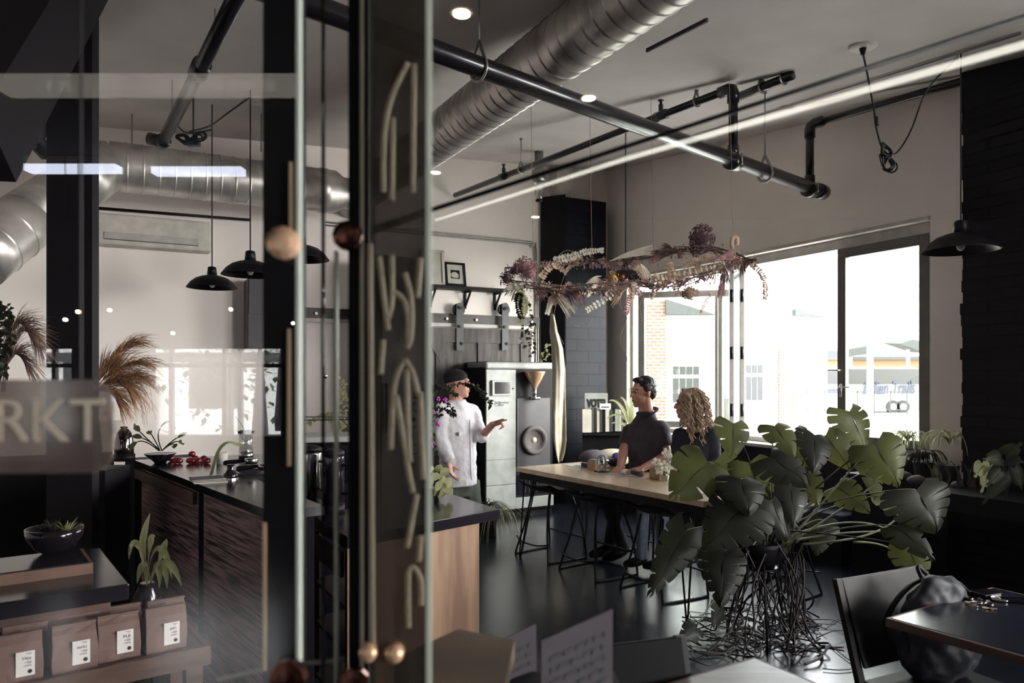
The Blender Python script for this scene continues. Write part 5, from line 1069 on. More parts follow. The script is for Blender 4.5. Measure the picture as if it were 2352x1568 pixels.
# aerial roots
nb_ = 0
for i in range(46):
    x0 = rnd.uniform(1700, 1850); Y0 = MC.y+rnd.uniform(-.12, .12); z0y = rnd.uniform(1225, 1290); fx = x0+rnd.gauss(0, 45)+(-60 if i % 9 == 0 else 0); fy = rnd.uniform(1400, 1500); fl_ = PF(fx, fy, .012)
    a_ = P(x0, z0y, Y0); m1 = lerp(a_, fl_, .35)+V((rnd.uniform(-.06, .06), rnd.uniform(-.03, .03), 0)); m2 = lerp(a_, fl_, .75)+V((rnd.uniform(-.07, .07), rnd.uniform(-.03, .03), 0))
    pts = [a_, m1, m2, fl_]; r_ = rnd.choice((.003, .004, .005, .0065))
    for k in range(rnd.randint(1, 4)): th = rnd.uniform(0, 6.28); q = pts[-1]; pts.append(V((q.x+.13*math.cos(th), q.y+.15*math.sin(th), rnd.uniform(.008, .05))))
    BB(B().tube(crom(pts, 5), r_, 5), 'aerial_root', 'root', mo, True)
for i in range(24):   # coils on the floor
    c_ = PF(rnd.uniform(1620, 1880), rnd.uniform(1420, 1510), .01); th = rnd.uniform(0, 6.28); rr = rnd.uniform(.06, .16); pts = []
    for k in range(rnd.randint(6, 12)): th += rnd.uniform(.5, 1.1); q = rr*rnd.uniform(.7, 1.2); pts.append(V((c_.x+q*math.cos(th)*1.1, c_.y+q*math.sin(th), rnd.uniform(.008, .06))))
    BB(B().tube(crom(pts, 5), rnd.choice((.0028, .0035, .0045)), 5), 'aerial_root', 'root', mo, True)
for pts in (((1900, 1460), (1940, 1440), (1985, 1436)), ((1900, 1500), (1960, 1545), (1985, 1530)), ((1890, 1560), (1930, 1563), (1975, 1558))): BB(B().tube(crom([PF(x, y-25, .01) for x, y in pts], 5), .003, 5), 'aerial_root', 'root', mo, True)
pc = P(1745, 1262, MC.y); b = B(); b.lathe(V((pc.x, pc.y, pc.z-.10)), [(.07, 0), (.11, .04), (.13, .12), (.135, .15), (.125, .15), (.12, .13), (0.001, .12)], 28); BB(b, 'pot', 'black', mo, True)
for i in range(3):
    an = i*2.1+.4; q = V((pc.x+.10*math.cos(an), pc.y+.10*math.sin(an), 0)); q2 = V((pc.x+.20*math.cos(an), pc.y+.20*math.sin(an), 0)); b = B(); b.tube([q2, V((q.x, q.y, pc.z-.06))], .007, 6); BB(b, 'stand_leg', 'blackmetal', mo, True)
b = B(); b.lathe(V((pc.x, pc.y, pc.z-.105)), [(.10, 0), (.10, .008)], 24); BB(b, 'stand_plate', 'blackmetal', mo)
# ================================================================== plants on window planter, right
def arching(t, c, n, L, w_, m, seed, spread=1.0, nm='foliage', up0=.7, k=9, droop=.9):
    rr = random.Random(seed); b = B()
    for i in range(n):
        a_ = rr.uniform(0, 6.28); l = L*rr.uniform(.6, 1.1); h = V((math.cos(a_), math.sin(a_), 0))*spread
        b.blade(bez([c, c+h*l*.35+V((0, 0, l*up0)), c+h*l*.8+V((0, 0, l*(up0-.2))), c+h*l*.95-V((0, 0, l*(droop-.6)*rr.uniform(.2, 1.3)))], k), w_, prof=lambda t: (1-t)**.5*.9+.1, fold=.4)
    return BB(b, nm, m, t, True)
plz = P(2100, 1108, 5.35).z
pt_ = thing('planter_shelf', ww(4.6, .6), 'dark planter ledge filled with plants beside the brick pier', 'planter')
b = B(); b.quadbox(ww(4.05, .50)+V((0, 0, plz-.12)), VV*.83, ON*.47, (0, 0, .12)); b.quadbox(ww(4.88, .80)+V((0, 0, plz-.12)), VV*.75, ON*.42, (0, 0, .12)); BB(b, 'trough', 'black', pt_, mods=[('bevel', .004)])
b = B(); b.quadbox(ww(4.08, .46), VV*.78, ON*.42, (0, 0, plz-.12)); BB(b, 'base', 'black', pt_)
def potted(px, py, Y, label, n, L, w_, m, seed, nm='spider_plant', pot=True, **kw):
    c = P(px, py, Y); c.z = plz+(.14 if pot else .02); t = thing(nm, V((c.x, c.y, plz)), label, 'potted plant')
    if pot: BB(B().lathe(V((c.x, c.y, plz)), [(.05, 0), (.07, .12), (.074, .13), (.064, .13), (.01, .11)], 20), 'pot', 'darkgrey', t, True)
    z_ = kw.pop('lift', 0); arching(t, c+V((0, 0, z_)), n, L, w_, m, seed, **kw); return t, c
potted(2085, 1000, 5.75, 'spider plant arching against the window corner', 60, .20, .011, 'leafpale', 1, lift=.12)
potted(2180, 1010, 5.35, 'spider plant with drooping blades before the brick pier', 60, .21, .011, 'leafpale', 2, lift=.14)
potted(2120, 1060, 5.55, 'dense low foliage plant between the two spider plants', 70, .17, .016, 'leafdark', 3, nm='leafy_plant')
c = P(2215, 1085, 5.0); c.z = plz; t = thing('staghorn_plant', c, 'dark curled leaf plant lying on the planter ledge', 'potted plant')
b = B()
for i in range(7): q = c+V((-.22+.06*i, .02*math.sin(i), .01)); b.blade(bez([q, q+V((.02, 0, .08)), q+V((-.03, -.02, .16)), q+V((-.07, -.02, .19))], 8), .035, prof=lambda t: 1-.7*t, fold=.5)
BB(b, 'foliage', 'leafdark', t, True)
b = B()
for i in range(5): q = c+V((.04+.03*i, 0, .02)); b.blade([q, q+V((0, 0, .07)), q+V((.01, 0, .14))], .05, prof=lambda t: 1-t+.05, fold=.5)
BB(b, 'upright_leaf', 'twig', t, True)
c = P(2270, 1090, 4.75); c.z = plz; t = thing('broad_leaf_plant', c, 'small plant with two pale veined leaves on the ledge', 'potted plant')
for x0, x1, y1 in ((2245, 2258, 1070), (2262, 2262, 1105)): BB(monstera_leaf(P(x0+12, 1068, 4.75), P(x0, y1+22, 4.7), .08, (0, -1, .3), cuts=1), 'leaf', 'leafpale', t, True); BB(B().tube([c, P(x0+12, 1068, 4.75)], .003, 5), 'stalk', 'stem', t)
c = P(2310, 1075, 4.55); c.z = plz; t = thing('large_houseplant', c, 'shadowy broad leaved plant at the right picture edge', 'potted plant')
for i, (x0, y0, x1, y1) in enumerate(((2300, 1050, 2268, 1052), (2315, 1050, 2350, 1058), (2310, 1045, 2345, 1020), (2320, 1080, 2270, 1150), (2330, 1075, 2352, 1120), (2300, 1080, 2275, 1110))):
    BB(monstera_leaf(P(x0, y0, 4.55), P(x1, y1, 4.5), .09, (0, -1, .4), cuts=1, seed=i), 'leaf', 'leafdark', t, True); BB(B().tube([c, P(x0, y0, 4.55)], .003, 5), 'stalk', 'leafdark', t)
# rock / moss and debris along ledge
for px, Y, s_ in ((2105, 5.3, .05), (2150, 5.25, .04), (2075, 5.5, .05), (2200, 5.1, .035)):
    c = P(px, 1100, Y); c.z = plz+s_*.55; o = B().ell(c, (s_*1.3, s_, s_*.7)).build('stone', 'stone', smooth=True, mods=[('disp', .02, .05)]); tag(o, {2105: 'rough dark stone between the two spider plants', 2150: 'rough dark stone below the drooping spider plant', 2075: 'rough dark stone at the window end of the planter ledge', 2200: 'small rough stone beside the curled leaf plant'}[px], 'stone', 'stones on the planter ledge')
# grass pampas left
def plume(t, pts, Y, n, L, seed, m='pampas'):
    rr = random.Random(seed); sp = bez([P(x, y, Y) for x, y in pts], 26); b = B(); b.tube(sp, .003, 5)
    for i in range(n):
        k = int(6+19*rr.random()); q = sp[k]; d = (sp[min(25, k+1)]-sp[k-1]).normalized(); s_ = V((rr.gauss(0, 1), rr.gauss(0, .6), rr.gauss(0, .8))); s_ = (s_-d*s_.dot(d)).normalized()
        l = L*rr.uniform(.5, 1.2)*(1.2-k/40); b.tube([q, q+d*l*.5+s_*l*.18, q+d*l*.95+s_*l*.35-V((0, 0, l*.25))], [.0016, .0012, .0003], 3, cap=False)
    return BB(b, 'plume', m, t, False)
q = P(228, 905, 3.95); pg = thing('pampas_grass', q, 'brown feathery dried pampas plumes beside the dark column', 'dried grass')
for i, pts in enumerate((((215, 900), (235, 850), (265, 800), (318, 785)), ((212, 905), (240, 860), (285, 820), (345, 835)), ((212, 910), (235, 880), (270, 860), (300, 900)), ((214, 905), (225, 870), (235, 840), (250, 850)), ((212, 905), (245, 880), (290, 850), (335, 870)), ((212, 905), (230, 890), (255, 890), (275, 925)))): plume(pg, pts, 3.95, 210, .20, i)
b = B()
for i in range(36): x = rnd.uniform(290, 352); b.tube(bez([P(225, 900, 3.95), P(x-30, rnd.uniform(810, 860), 3.95), P(x, rnd.uniform(830, 930), 3.95), P(x+rnd.uniform(-5, 12), rnd.uniform(900, 985), 3.95)], 9), .0008, 3)
BB(b, 'loose_stalk', 'pampas', pg)
zz = P(0, 905, 3.95).z; b = B(); b.lathe(V((q.x-.05, q.y, bz+.02-0)), [(.05, 0), (.06, .1), (.035, zz-bz-.04), (.04, zz-bz)], 20); BB(b, 'vase', 'ceramic', pg, True)
b = B(); b.box((q.x-.05, q.y, (bz+.02)/2), (.3, .25, bz+.02)); o = b.build('plinth', 'black'); tag(o, 'dark plinth carrying the pampas vase behind the column', 'plinth')
q = P(30, 860, 3.2); pg2 = thing('pampas_grass', q, 'mauve brown grass plume at the left picture edge', 'dried grass')
for i, pts in enumerate((((10, 900), (20, 760), (50, 720), (95, 800)), ((5, 900), (10, 800), (40, 790), (70, 850)), ((0, 880), (10, 740), (40, 700), (85, 790)))): plume(pg2, pts, 3.2, 160, .16, 40+i, 'twig')
def vine(nm, label, pts_list, Y, m, seed, lw=.022, n=14, flowers=None, cat='trailing plant'):
    rr = random.Random(seed); q = P(pts_list[0][0][0], pts_list[0][0][1], Y); t = thing(nm, q, label, cat); b = B(); lb = B()
    for pts in pts_list:
        sp = crom([P(x, y, Y+rr.uniform(-.03, .03)) for x, y in pts], 6); b.tube(sp, .002, 4)
        for k in range(1, len(sp)):
            for _ in range(max(1, int(n/10))):
                p_ = sp[k]; d = V((rr.uniform(-1, 1), rr.uniform(-1, .2), rr.uniform(-1, .6))).normalized(); l = lw*rr.uniform(.7, 1.5)
                lb.blade([p_, p_+d*l*.5, p_+d*l-V((0, 0, l*.2))], l*.6, up=V((0, -1, .5)))
    BB(b, 'vine_stem', 'stem', t); BB(lb, 'foliage', m, t, True)
    if flowers:
        for x, y in flowers:
            fb = B()
            for _ in range(7): fb.ell(P(x, y, Y-.03)+V((rr.uniform(-.015, .015), rr.uniform(-.01, .01), rr.uniform(-.015, .015))), .008, seg=7, k=4)
            BB(fb, 'blossom', 'magenta', t, True)
    return t
vine('hanging_vine', 'dark trailing vine at the left picture edge', [((2, 690), (12, 730), (8, 790), (14, 850)), ((15, 700), (28, 745), (20, 800)), ((0, 700), (-4, 780), (4, 860))], 3.0, 'leafdark', 1, .03, 30)
vine('flowering_vine', 'flowering vine with magenta blossoms in front of the standing man', [((960, 900), (1000, 885), (1030, 895), (1048, 905)), ((965, 920), (1005, 915), (1040, 940)), ((970, 930), (990, 960), (992, 1000), (1000, 1040)), ((970, 910), (990, 880), (1000, 895)), ((960, 930), (1000, 935), (1030, 945), (1045, 950)), ((1000, 900), (1060, 880), (1095, 888), (1112, 905), (1128, 930)), ((960, 905), (985, 945), (1010, 955)), ((955, 900), (950, 1000), (948, 1150), (946, 1372))], 5.2, 'leafdark', 2, .026, 30, flowers=((1005, 917), (1022, 919), (1005, 972), (988, 1000), (992, 1022), (996, 945)))
vine('wall_vine', 'ivy vine trailing down the wall beside the dark pillar', [((1215, 690), (1216, 740), (1210, 780), (1222, 820)), ((1225, 730), (1222, 770), (1232, 812)), ((1205, 745), (1196, 770), (1205, 800))], 8.4, 'leafdark', 3, .05, 14)
vine('wall_vine', 'small pale vine on top of the white machine', [((1240, 828), (1255, 800), (1268, 790), (1285, 805)), ((1245, 828), (1262, 815), (1275, 822))], 8.3, 'leafpale', 5, .04, 12)
vine('planter_greens', 'leafy greens spilling behind the espresso machine', [((775, 860), (785, 900), (778, 940), (785, 990)), ((790, 870), (795, 920), (790, 980)), ((770, 950), (760, 960), (745, 955)), ((780, 945), (770, 980), (788, 1000)), ((765, 948), (730, 955), (712, 968))], 6.0, 'leafpale', 6, .03, 30)
# fern by the counter in a black pot
fc_ = V((P(1112, 1200, 7.25).x, 7.25, 0)); fn_ = thing('fern_plant', fc_, 'feathery dark fern in a square black pot on the floor by the counter', 'potted plant')
BB(B().box((fc_.x, 7.25, .12), (.24, .2, .24)), 'pot', 'black', fn_, mods=[('bevel', .006)])
arching(fn_, fc_+V((0, 0, .24)), 90, .36, .010, 'leafdark', 8, up0=.45, droop=1.25); arching(fn_, fc_+V((.12, -.05, .24)), 50, .38, .008, 'leafpale', 9, up0=.3, droop=1.4)
# pale thick leaved plant on counter
sc_ = PF(1000, 1163, kz); sc_ = P(990, 1150, 4.25); sc_.z = kz; su_ = thing('pale_leaf_plant', sc_, 'pale green rounded leaf plant on the counter in front of the man', 'potted plant')
BB(B().lathe(sc_, [(.045, 0), (.06, .06), (.062, .07), (.05, .07), (.01, .06)], 20), 'pot', 'ceramic', su_, True)
b = B(); rr = random.Random(3)
for px, py in ((992, 1080), (1008, 1076), (1022, 1084), (1000, 1095), (1018, 1100), (1030, 1108), (990, 1105), (1008, 1116), (1024, 1120), (996, 1128), (1014, 1134), (1032, 1126), (984, 1118)):
    q = P(px, py, 4.2+rr.uniform(-.06, .06)); d = V((rr.uniform(-.5, .8), -.4, rr.uniform(-.2, .8))).normalized(); b.blade([q-d*.035, q-d*.01, q+d*.02, q+d*.04], .055, up=V((0, -1, .5)), fold=.3); 
BB(b, 'foliage', 'leafpale', su_, True); b = B()
for px, py in ((995, 1085), (1015, 1095), (1005, 1120), (1025, 1115)): b.tube(bez([sc_+V((0, 0, .05)), P(px, py, 4.2)], 4), .003, 4)
BB(b, 'stalk', 'stem', su_)
# white flowered plant behind the seated man
q = P(1440, 960, 7.9); op = thing('orchid_plant', q, 'pale strap leaved orchid behind the seated man at the window corner', 'potted plant')
b = B()
for pts in (((1452, 985), (1440, 950), (1415, 945), (1395, 960)), ((1452, 985), (1430, 925), (1410, 915), (1400, 920)), ((1450, 985), (1455, 940), (1448, 905), (1443, 890)), ((1450, 985), (1425, 965), (1405, 972)), ((1450, 985), (1445, 930), (1435, 915), (1425, 912))): b.blade(bez([P(x, y, 7.9) for x, y in pts], 9), .06, prof=lambda t: .9-.7*t, up=V((0, -1, .6)))
BB(b, 'foliage', 'leafpale', op, True); BB(B().lathe(P(1452, 1020, 7.9), [(.06, 0), (.08, .16), (.07, .16)], 20), 'pot', 'ceramic', op, True)
# ================================================================== hanging garland
GY = 5.4
ga = thing('flower_garland', P(1420, 610, GY), 'hanging garland of dried flowers and eucalyptus suspended over the table', 'garland')
far_ = [(1160, 625, 5.5), (1240, 606, 5.9), (1330, 601, 6.1), (1420, 597, 6.1), (1500, 588, 6.0), (1560, 572, 5.9), (1630, 572, 5.7), (1690, 590, 5.4), (1735, 602, 5.2)]
near_ = [(1150, 640, 5.4), (1215, 655, 5.1), (1290, 668, 4.9), (1370, 660, 4.8), (1450, 652, 4.8), (1520, 652, 4.9), (1590, 640, 5.0), (1650, 620, 5.1), (1700, 598, 5.2)]
def GP(c): return P(c[0], c[1], c[2])
rr = random.Random(31)
for nm, cs in (('far', far_), ('near', near_)):
    for k in range(5): b = B(); b.tube(crom([GP(c)+V((0, rr.uniform(-.03, .03), rr.uniform(-.03, .03))) for c in cs], 6), rr.choice((.0025, .004, .006)), 5); BB(b, 'branch', 'twig', ga, True)
def sprig(pts, Y, m, lw, seed, nm='eucalyptus_sprig', dens=2):
    r3 = random.Random(seed); sp = crom([P(x, y, Y) for x, y in pts], 7); b = B(); b.tube(sp, .0018, 4)
    for k in range(1, len(sp), 1):
        for s_ in (-1, 1):
            d = (sp[k]-sp[k-1]).normalized(); a_ = d.cross(V((0, -1, 0))).normalized()*s_; q = sp[k]+V((0, r3.uniform(-.01, .01), 0)); l = lw*r3.uniform(.7, 1.1)*(1-.4*k/len(sp)); b.blade([q, q+a_*l*.5+d*l*.2, q+a_*l+d*l*.35], l*.85, up=V((0, -1, .4)))
    return BB(b, nm, m, ga, True)
for i, (pts, Y, m_, lw) in enumerate(((((1270, 600), (1310, 590), (1350, 578), (1384, 575)), 6.0, 'drywhite', .042), (((1270, 680), (1262, 700), (1257, 720)), 5.0, 'drywhite', .03), (((1440, 650), (1400, 680), (1350, 712)), 4.9, 'drywhite', .035), (((1725, 605), (1750, 630), (1758, 660), (1757, 685)), 5.2, 'dry', .03), (((1535, 600), (1548, 640), (1556, 675)), 5.5, 'dry', .045), (((1460, 610), (1480, 640), (1500, 655)), 5.3, 'dry', .03), (((1640, 590), (1600, 600), (1570, 612)), 5.5, 'dry', .04), (((1590, 590), (1610, 620), (1600, 610)), 5.5, 'dry', .03), (((1460, 655), (1445, 690), (1438, 720)), 4.9, 'drymauve', .03), (((1635, 670), (1620, 695), (1610, 718)), 5.1, 'dry', .02), (((1500, 640), (1560, 630), (1640, 612)), 5.0, 'dry', .03), (((1180, 650), (1200, 680), (1205, 710), (1195, 740)), 5.2, 'leafpale', .04), (((1195, 670), (1190, 700), (1198, 730)), 5.2, 'leafdark', .04), (((1240, 650), (1280, 660), (1330, 655)), 5.1, 'dry', .03), (((1510, 580), (1560, 575), (1600, 568)), 5.9, 'drypurple', .03), (((1350, 610), (1400, 612), (1440, 615)), 5.8, 'drypurple', .03), (((1370, 650), (1420, 655), (1450, 648)), 4.85, 'drymauve', .03), (((1300, 650), (1320, 670), (1325, 690)), 4.95, 'drymauve', .03))): sprig(pts, Y, m_, lw, i)
def puff(px, py, Y, r, m, seed, n=170, nm='hydrangea_head', el=1.0):
    r3 = random.Random(seed); c = P(px, py, Y); b = B(); b.ell(c, r*.6)
    for i in range(n):
        d = V((r3.gauss(0, 1), r3.gauss(0, 1), r3.gauss(0, 1))).normalized(); q = c+V((d.x*r, d.y*r, d.z*r*el))*r3.uniform(.7, 1.02); t1 = d.cross(V((r3.random(), r3.random(), r3.random()))).normalized(); t2 = d.cross(t1)
        for a_ in (t1, t2): n0 = len(b.v); s_ = r*.13; b.v += [q-a_*s_, q+d*s_*.5-a_.cross(d)*s_*.6, q+a_*s_, q+d*s_*.5+a_.cross(d)*s_*.6]; b.f.append((n0, n0+1, n0+2, n0+3))
    return BB(b, nm, m, ga)
puff(1205, 615, 5.4, .085, 'drymauve', 1, 260); puff(1612, 548, 5.8, .10, 'drypurple', 2, 300, el=1.15); puff(1218, 628, 5.3, .06, 'drymauve', 4, 140); puff(1584, 672, 5.0, .065, 'dry', 3, 180, el=.8); puff(1612, 536, 5.78, .07, 'drymauve', 5, 120)
puff(1165, 640, 5.4, .06, 'drypurple', 6, 90, nm='dark_flower_head'); puff(1180, 622, 5.5, .05, 'drypurple', 16, 70, nm='dark_flower_head'); puff(1408, 640, 5.0, .05, 'ochre', 7, 110, nm='ochre_flower_head', el=1.3); puff(1430, 635, 4.9, .022, 'red', 8, 30, nm='red_flower_head')
def brush(px0, py0, px1, py1, Y, m, n, wd, seed, nm='grass_tassel'):
    r3 = random.Random(seed); a_, e_ = P(px0, py0, Y), P(px1, py1, Y); d = e_-a_; s_ = d.cross(V((0, 1, 0))).normalized(); b = B()
    for i in range(n): w_ = r3.uniform(-1, 1)*wd; q = r3.uniform(.8, 1.1); b.tube(bez([a_, a_+d*.5+s_*w_*.6+V((0, r3.uniform(-.02, .02), .03)), a_+d*q+s_*w_], 5), [.002, .003, .003, .003, .001], 4, cap=False)
    return BB(b, nm, m, ga, True)
brush(1255, 655, 1315, 715, 5.0, 'drywhite', 40, .06, 1); brush(1190, 650, 1165, 680, 5.2, 'drywhite', 24, .05, 2); brush(1400, 600, 1495, 575, 5.9, 'drywhite', 26, .04, 3); brush(1470, 605, 1490, 650, 5.4, 'drywhite', 26, .04, 4); brush(1345, 652, 1380, 650, 5.0, 'drywhite', 22, .05, 5); brush(1380, 645, 1388, 685, 4.9, 'drywhite', 10, .03, 6)
brush(1665, 610, 1655, 690, 5.2, 'drymauve', 30, .03, 7); brush(1640, 600, 1700, 590, 5.2, 'drymauve', 30, .06, 8); brush(1225, 660, 1250, 690, 5.1, 'drymauve', 30, .08, 9); brush(1440, 660, 1400, 690, 4.9, 'dry', 20, .05, 10); brush(1680, 560, 1685, 600, 5.3, 'dry', 30, .02, 11); brush(1560, 580, 1500, 590, 5.9, 'twig', 30, .05, 12); brush(1330, 660, 1335, 700, 4.95, 'drymauve', 20, .04, 13)
for i in range(26):
    cs = far_ if i % 2 else near_; k = rr.randint(0, len(cs)-2); t_ = rr.random(); c = [cs[k][j]*(1-t_)+cs[k+1][j]*t_ for j in range(3)]; a_ = rr.uniform(0, 6.28); l = rr.uniform(22, 45); brush(c[0], c[1], c[0]+l*math.cos(a_), c[1]+abs(l*math.sin(a_))*(1 if rr.random() < .7 else -.6), c[2], rr.choice(('dry', 'drymauve', 'twig', 'drypurple', 'dry')), 16, .035, 100+i, 'dried_stem_cluster')
for i, (pts, Y, m_, lw) in enumerate((((1240, 640), (1270, 610), (1300, 625)), 5.3, 'dry', .035) for _ in range(1)): sprig(pts, Y, m_, lw, 60+i)
for i in range(14):
    cs = far_ if i % 2 else near_; k = rr.randint(0, len(cs)-2); c = cs[k]; dx = rr.uniform(-50, 50); dy = rr.uniform(5, 38); sprig(((c[0], c[1]), (c[0]+dx*.5, c[1]+dy*.3), (c[0]+dx, c[1]+dy)), c[2], rr.choice(('dry', 'drymauve', 'drywhite', 'dry')), .03, 70+i)
b = B()
for i in range(900):   # small filler buds along both arms
    cs = far_ if rr.random() < .5 else near_; k = rr.randint(0, len(cs)-2); t_ = rr.random(); q = lerp(GP(cs[k]), GP(cs[k+1]), t_)+V((rr.gauss(0, .018), rr.gauss(0, .02), rr.gauss(-.01, .022))); d = V((rr.gauss(0, 1), rr.gauss(0, 1), rr.gauss(0, 1))).normalized(); b.blade([q, q+d*.015, q+d*.03], .014)
o = BB(b, 'filler_buds', 'dry', ga); o['kind'] = 'stuff'
b = B()
for i in range(600):
    cs = far_ if rr.random() < .5 else near_; k = rr.randint(0, len(cs)-2); t_ = rr.random(); q = lerp(GP(cs[k]), GP(cs[k+1]), t_)+V((rr.gauss(0, .03), rr.gauss(0, .03), rr.gauss(-.01, .025))); d = V((rr.gauss(0, 1), rr.gauss(0, 1), rr.gauss(0, 1))).normalized(); b.blade([q, q+d*.018, q+d*.035], .012)
o = BB(b, 'filler_leaves', 'drypurple', ga); o['kind'] = 'stuff'
for pts in (((1270, 680), (1268, 720), (1280, 760), (1295, 790)), ((1300, 700), (1310, 740), (1330, 750)), ((1350, 700), (1360, 730), (1350, 748)), ((1430, 655), (1424, 700), (1440, 730), (1424, 780), (1440, 820), (1433, 850)), ((1490, 660), (1470, 700), (1475, 740)), ((1280, 590), (1300, 575), (1325, 580)), ((1310, 600), (1290, 650), (1270, 730))): BB(B().tube(crom([P(x, y, 5.1) for x, y in pts], 6), .0016, 4), 'loose_tendril', 'thread', ga, True)
for px, py0, Y, py1 in ((1219, 250, 5.45, 600), (1354, 185, 6.0, 598), (1495, 310, 5.9, 585), (1675, 400, 5.3, 570)):
    q = P(px+(6 if px < 1500 else 10), py1, Y); top = P(px, py0, Y); top.z = cz(Y)-.0; BB(B().tube([q, V((top.x, top.y, top.z))], .0022, 5), 'hanging_thread', 'thread', ga)
q = P(1683, 575, 5.3); BB(B().tube(crom([q, q+V((-.01, 0, .05)), q+V((0, 0, .09)), q+V((.03, 0, .09)), q+V((.03, 0, .04))], 5), .014, 7), 'thread_knot', 'dry', ga, True)
# ================================================================== people
def head(b, c, f, s=1.0, up=V((0, 0, 1))):
    f = V(f).normalized(); r = f.cross(up).normalized(); u = r.cross(f)
    def E(df, dr, du, rf, rr_, ru, ff=None): b.ell(c+(f*df+r*dr+u*du)*s, (rr_*s, rf*s, ru*s), f=ff or f, u=u)
    E(-.012, 0, .035, .100, .078, .098); E(.028, 0, -.045, .068, .060, .078); E(.066, 0, -.098, .026, .026, .024); E(.0, 0, -.06, .065, .062, .06)
    E(.085, 0, .032, .014, .048, .012); E(.098, 0, -.012, .020, .010, .026); E(.112, 0, -.026, .013, .015, .012)
    E(.090, 0, -.056, .013, .022, .007); E(.088, 0, -.070, .013, .020, .008)
    for q in (-1, 1): E(-.004, .079*q, -.012, .017, .008, .030); E(.066, .036*q, -.035, .018, .018, .018)
    return lambda df, dr, du: c+(f*df+r*dr+u*du)*s
def face(par, H, f, s, brow='hairblack', open_=False):
    f = V(f).normalized()
    for q in (-1, 1):
        b = B(); b.ell(H(.082, .031*q, .008), (.013*s, .012*s, .009*s), f=f); ey = BB(b, 'eye', 'eyewhite', par, True); b = B(); b.ell(H(.0925, .031*q, .008), (.006*s, .003*s, .006*s), f=f); BB(b, 'iris', 'hairblack', ey, True)
        b = B(); b.rod([H(.092, .016*q, .030), H(.094, .032*q, .034), H(.080, .052*q, .028)], .0035*s, 6); BB(b, 'eyebrow', brow, par, True)
    b = B(); b.ell(H(.0985, 0, -.063), (.017*s, .0035*s, (.007 if open_ else .003)*s), f=f); BB(b, 'mouth', 'hairblack' if open_ else 'lip', par, True)
mat('lip', (150, 84, 84), .5)
def hand(b, w, d, n, spread=.012, curl=(.3,)*5, L=.085, thumb=1, s=1.0):
    """w wrist, d pointing direction, n palm normal"""
    d = V(d).normalized(); n = V(n); n = (n-d*n.dot(d)).normalized(); x = d.cross(n)
    b.ell(w+d*.045*s, (.038*s, .052*s, .015*s), f=d, u=n)
    for i in range(4):
        o = w+d*.085*s+x*(i-1.5)*.019*s; l = L*(.9, 1.02, .96, .76)[i]*s; c_ = curl[i]; pts = [o-d*.015*s, o]
        a_ = 0; q = o; dd = (d+x*(i-1.5)*spread*8).normalized()
        for k, fr in enumerate((.46, .30, .24)): a_ += c_*(1.1, 1.3, .9)[k]; q = q+(dd*math.cos(a_)+n*math.sin(a_))*l*fr; pts.append(q)
        b.rod(pts, [.0095*s, .0092*s, .0088*s, .0080*s, .0068*s][:len(pts)], 8)
    o = w+d*.02*s+x*.026*s*thumb; b.rod([o, o+(d*.6+x*.7*thumb+n*.3)*.035*s, o+(d*.95+x*.75*thumb+n*.6)*.062*s], [.013*s, .0105*s, .008*s], 8)
def tors(b, rings): b.loft(rings, 20)
def ring(c, ax, rx, ry, tilt=V((0, 0, 1))):
    ax = V(ax).normalized(); n = V((-ax.y, ax.x, 0)); return (V(c), ax*rx, n*ry)
# ---------- standing man in white shirt
Ym = 6.0
def m1(px, py, d=0): return P(px, py, Ym+d)
F = V((.80, -.60, 0)); Sx = V((.60, .80, 0))        # torso facing, and his left side
mfeet = V((m1(1045, 868).x, Ym, 0)); man = thing('person', mfeet, 'standing man in a white shirt and dark cap gesturing with one arm stretched out', 'person')
hc = m1(1052, 882); hf = V((.985, -.17, .05)); hs = .93
sR, sL = m1(1014, 944, -.12), m1(1088, 948, .10); hpR, hpL = m1(1030, 1110, -.06), m1(1075, 1110, .08)
eR, wR = m1(1010, 1008, -.16), m1(1030, 1060, -.22); eL, wL = m1(1104, 1004, -.02), m1(1131, 975, -.18)
b = B(); H = head(b, hc, hf, hs)
b.rod([hc+V((-.01, 0, -.04)), m1(1046, 925), m1(1046, 945)], [.056, .056, .075], 14)
cx = (sR+sL)/2; hx = (hpR+hpL)/2; tc = lambda t: lerp(hx, cx, t)
tors(b, [ring(tc(-.08), Sx, .15, .10), ring(tc(.15), Sx, .155, .10), ring(tc(.5), Sx, .155, .105), ring(tc(.85), Sx, .17, .10), ring(tc(1.0)+V((0, 0, .0)), Sx, .15, .08), ring(tc(1.08), Sx, .08, .06)])
b.rod([sR, eR, wR], [.055, .043, .028], 12); b.rod([sL, eL, wL], [.055, .043, .028], 12)
hand(b, wR, m1(1040, 1100, -.25)-wR, (.9, -.3, 0), curl=(.25, .22, .25, .3), thumb=-1, s=1.0)
dl = (m1(1172, 961, -.30)-wL); hand(b, wL, dl, (0, -.45, -.9), curl=(.05, .05, .95, 1.0), thumb=-1, s=1.0, spread=.006)
kR, kL = m1(1035, 1168, -.12), m1(1082, 1165, .02); aR, aL = m1(1022, 1272, -.05), m1(1055, 1268, .08)
for h, k_, a_ in ((hpR, kR, aR), (hpL, kL, aL)):
    a2 = V((a_.x, a_.y, .09)); b.rod([V((h.x, h.y, h.z-.05)), V((k_.x, k_.y, .45)), a2], [.075, .052, .038], 12)
BB(b, 'body', 'skin', man, mods=[('remesh', .0062, 3)])
for a_ in (aR, aL): b = B(); b.ell(V((a_.x, a_.y, .045))+F*.06, (.045, .13, .045), f=F); b.box(V((a_.x, a_.y, .012))+F*.06, (.22, .08, .02), u=F); BB(b, 'shoe', 'black', man, mods=[('remesh', .012, 3)])
face(man, H, hf, hs, 'twig', True)
b = B(); r_ = hf.cross(V((0, 0, 1))).normalized()
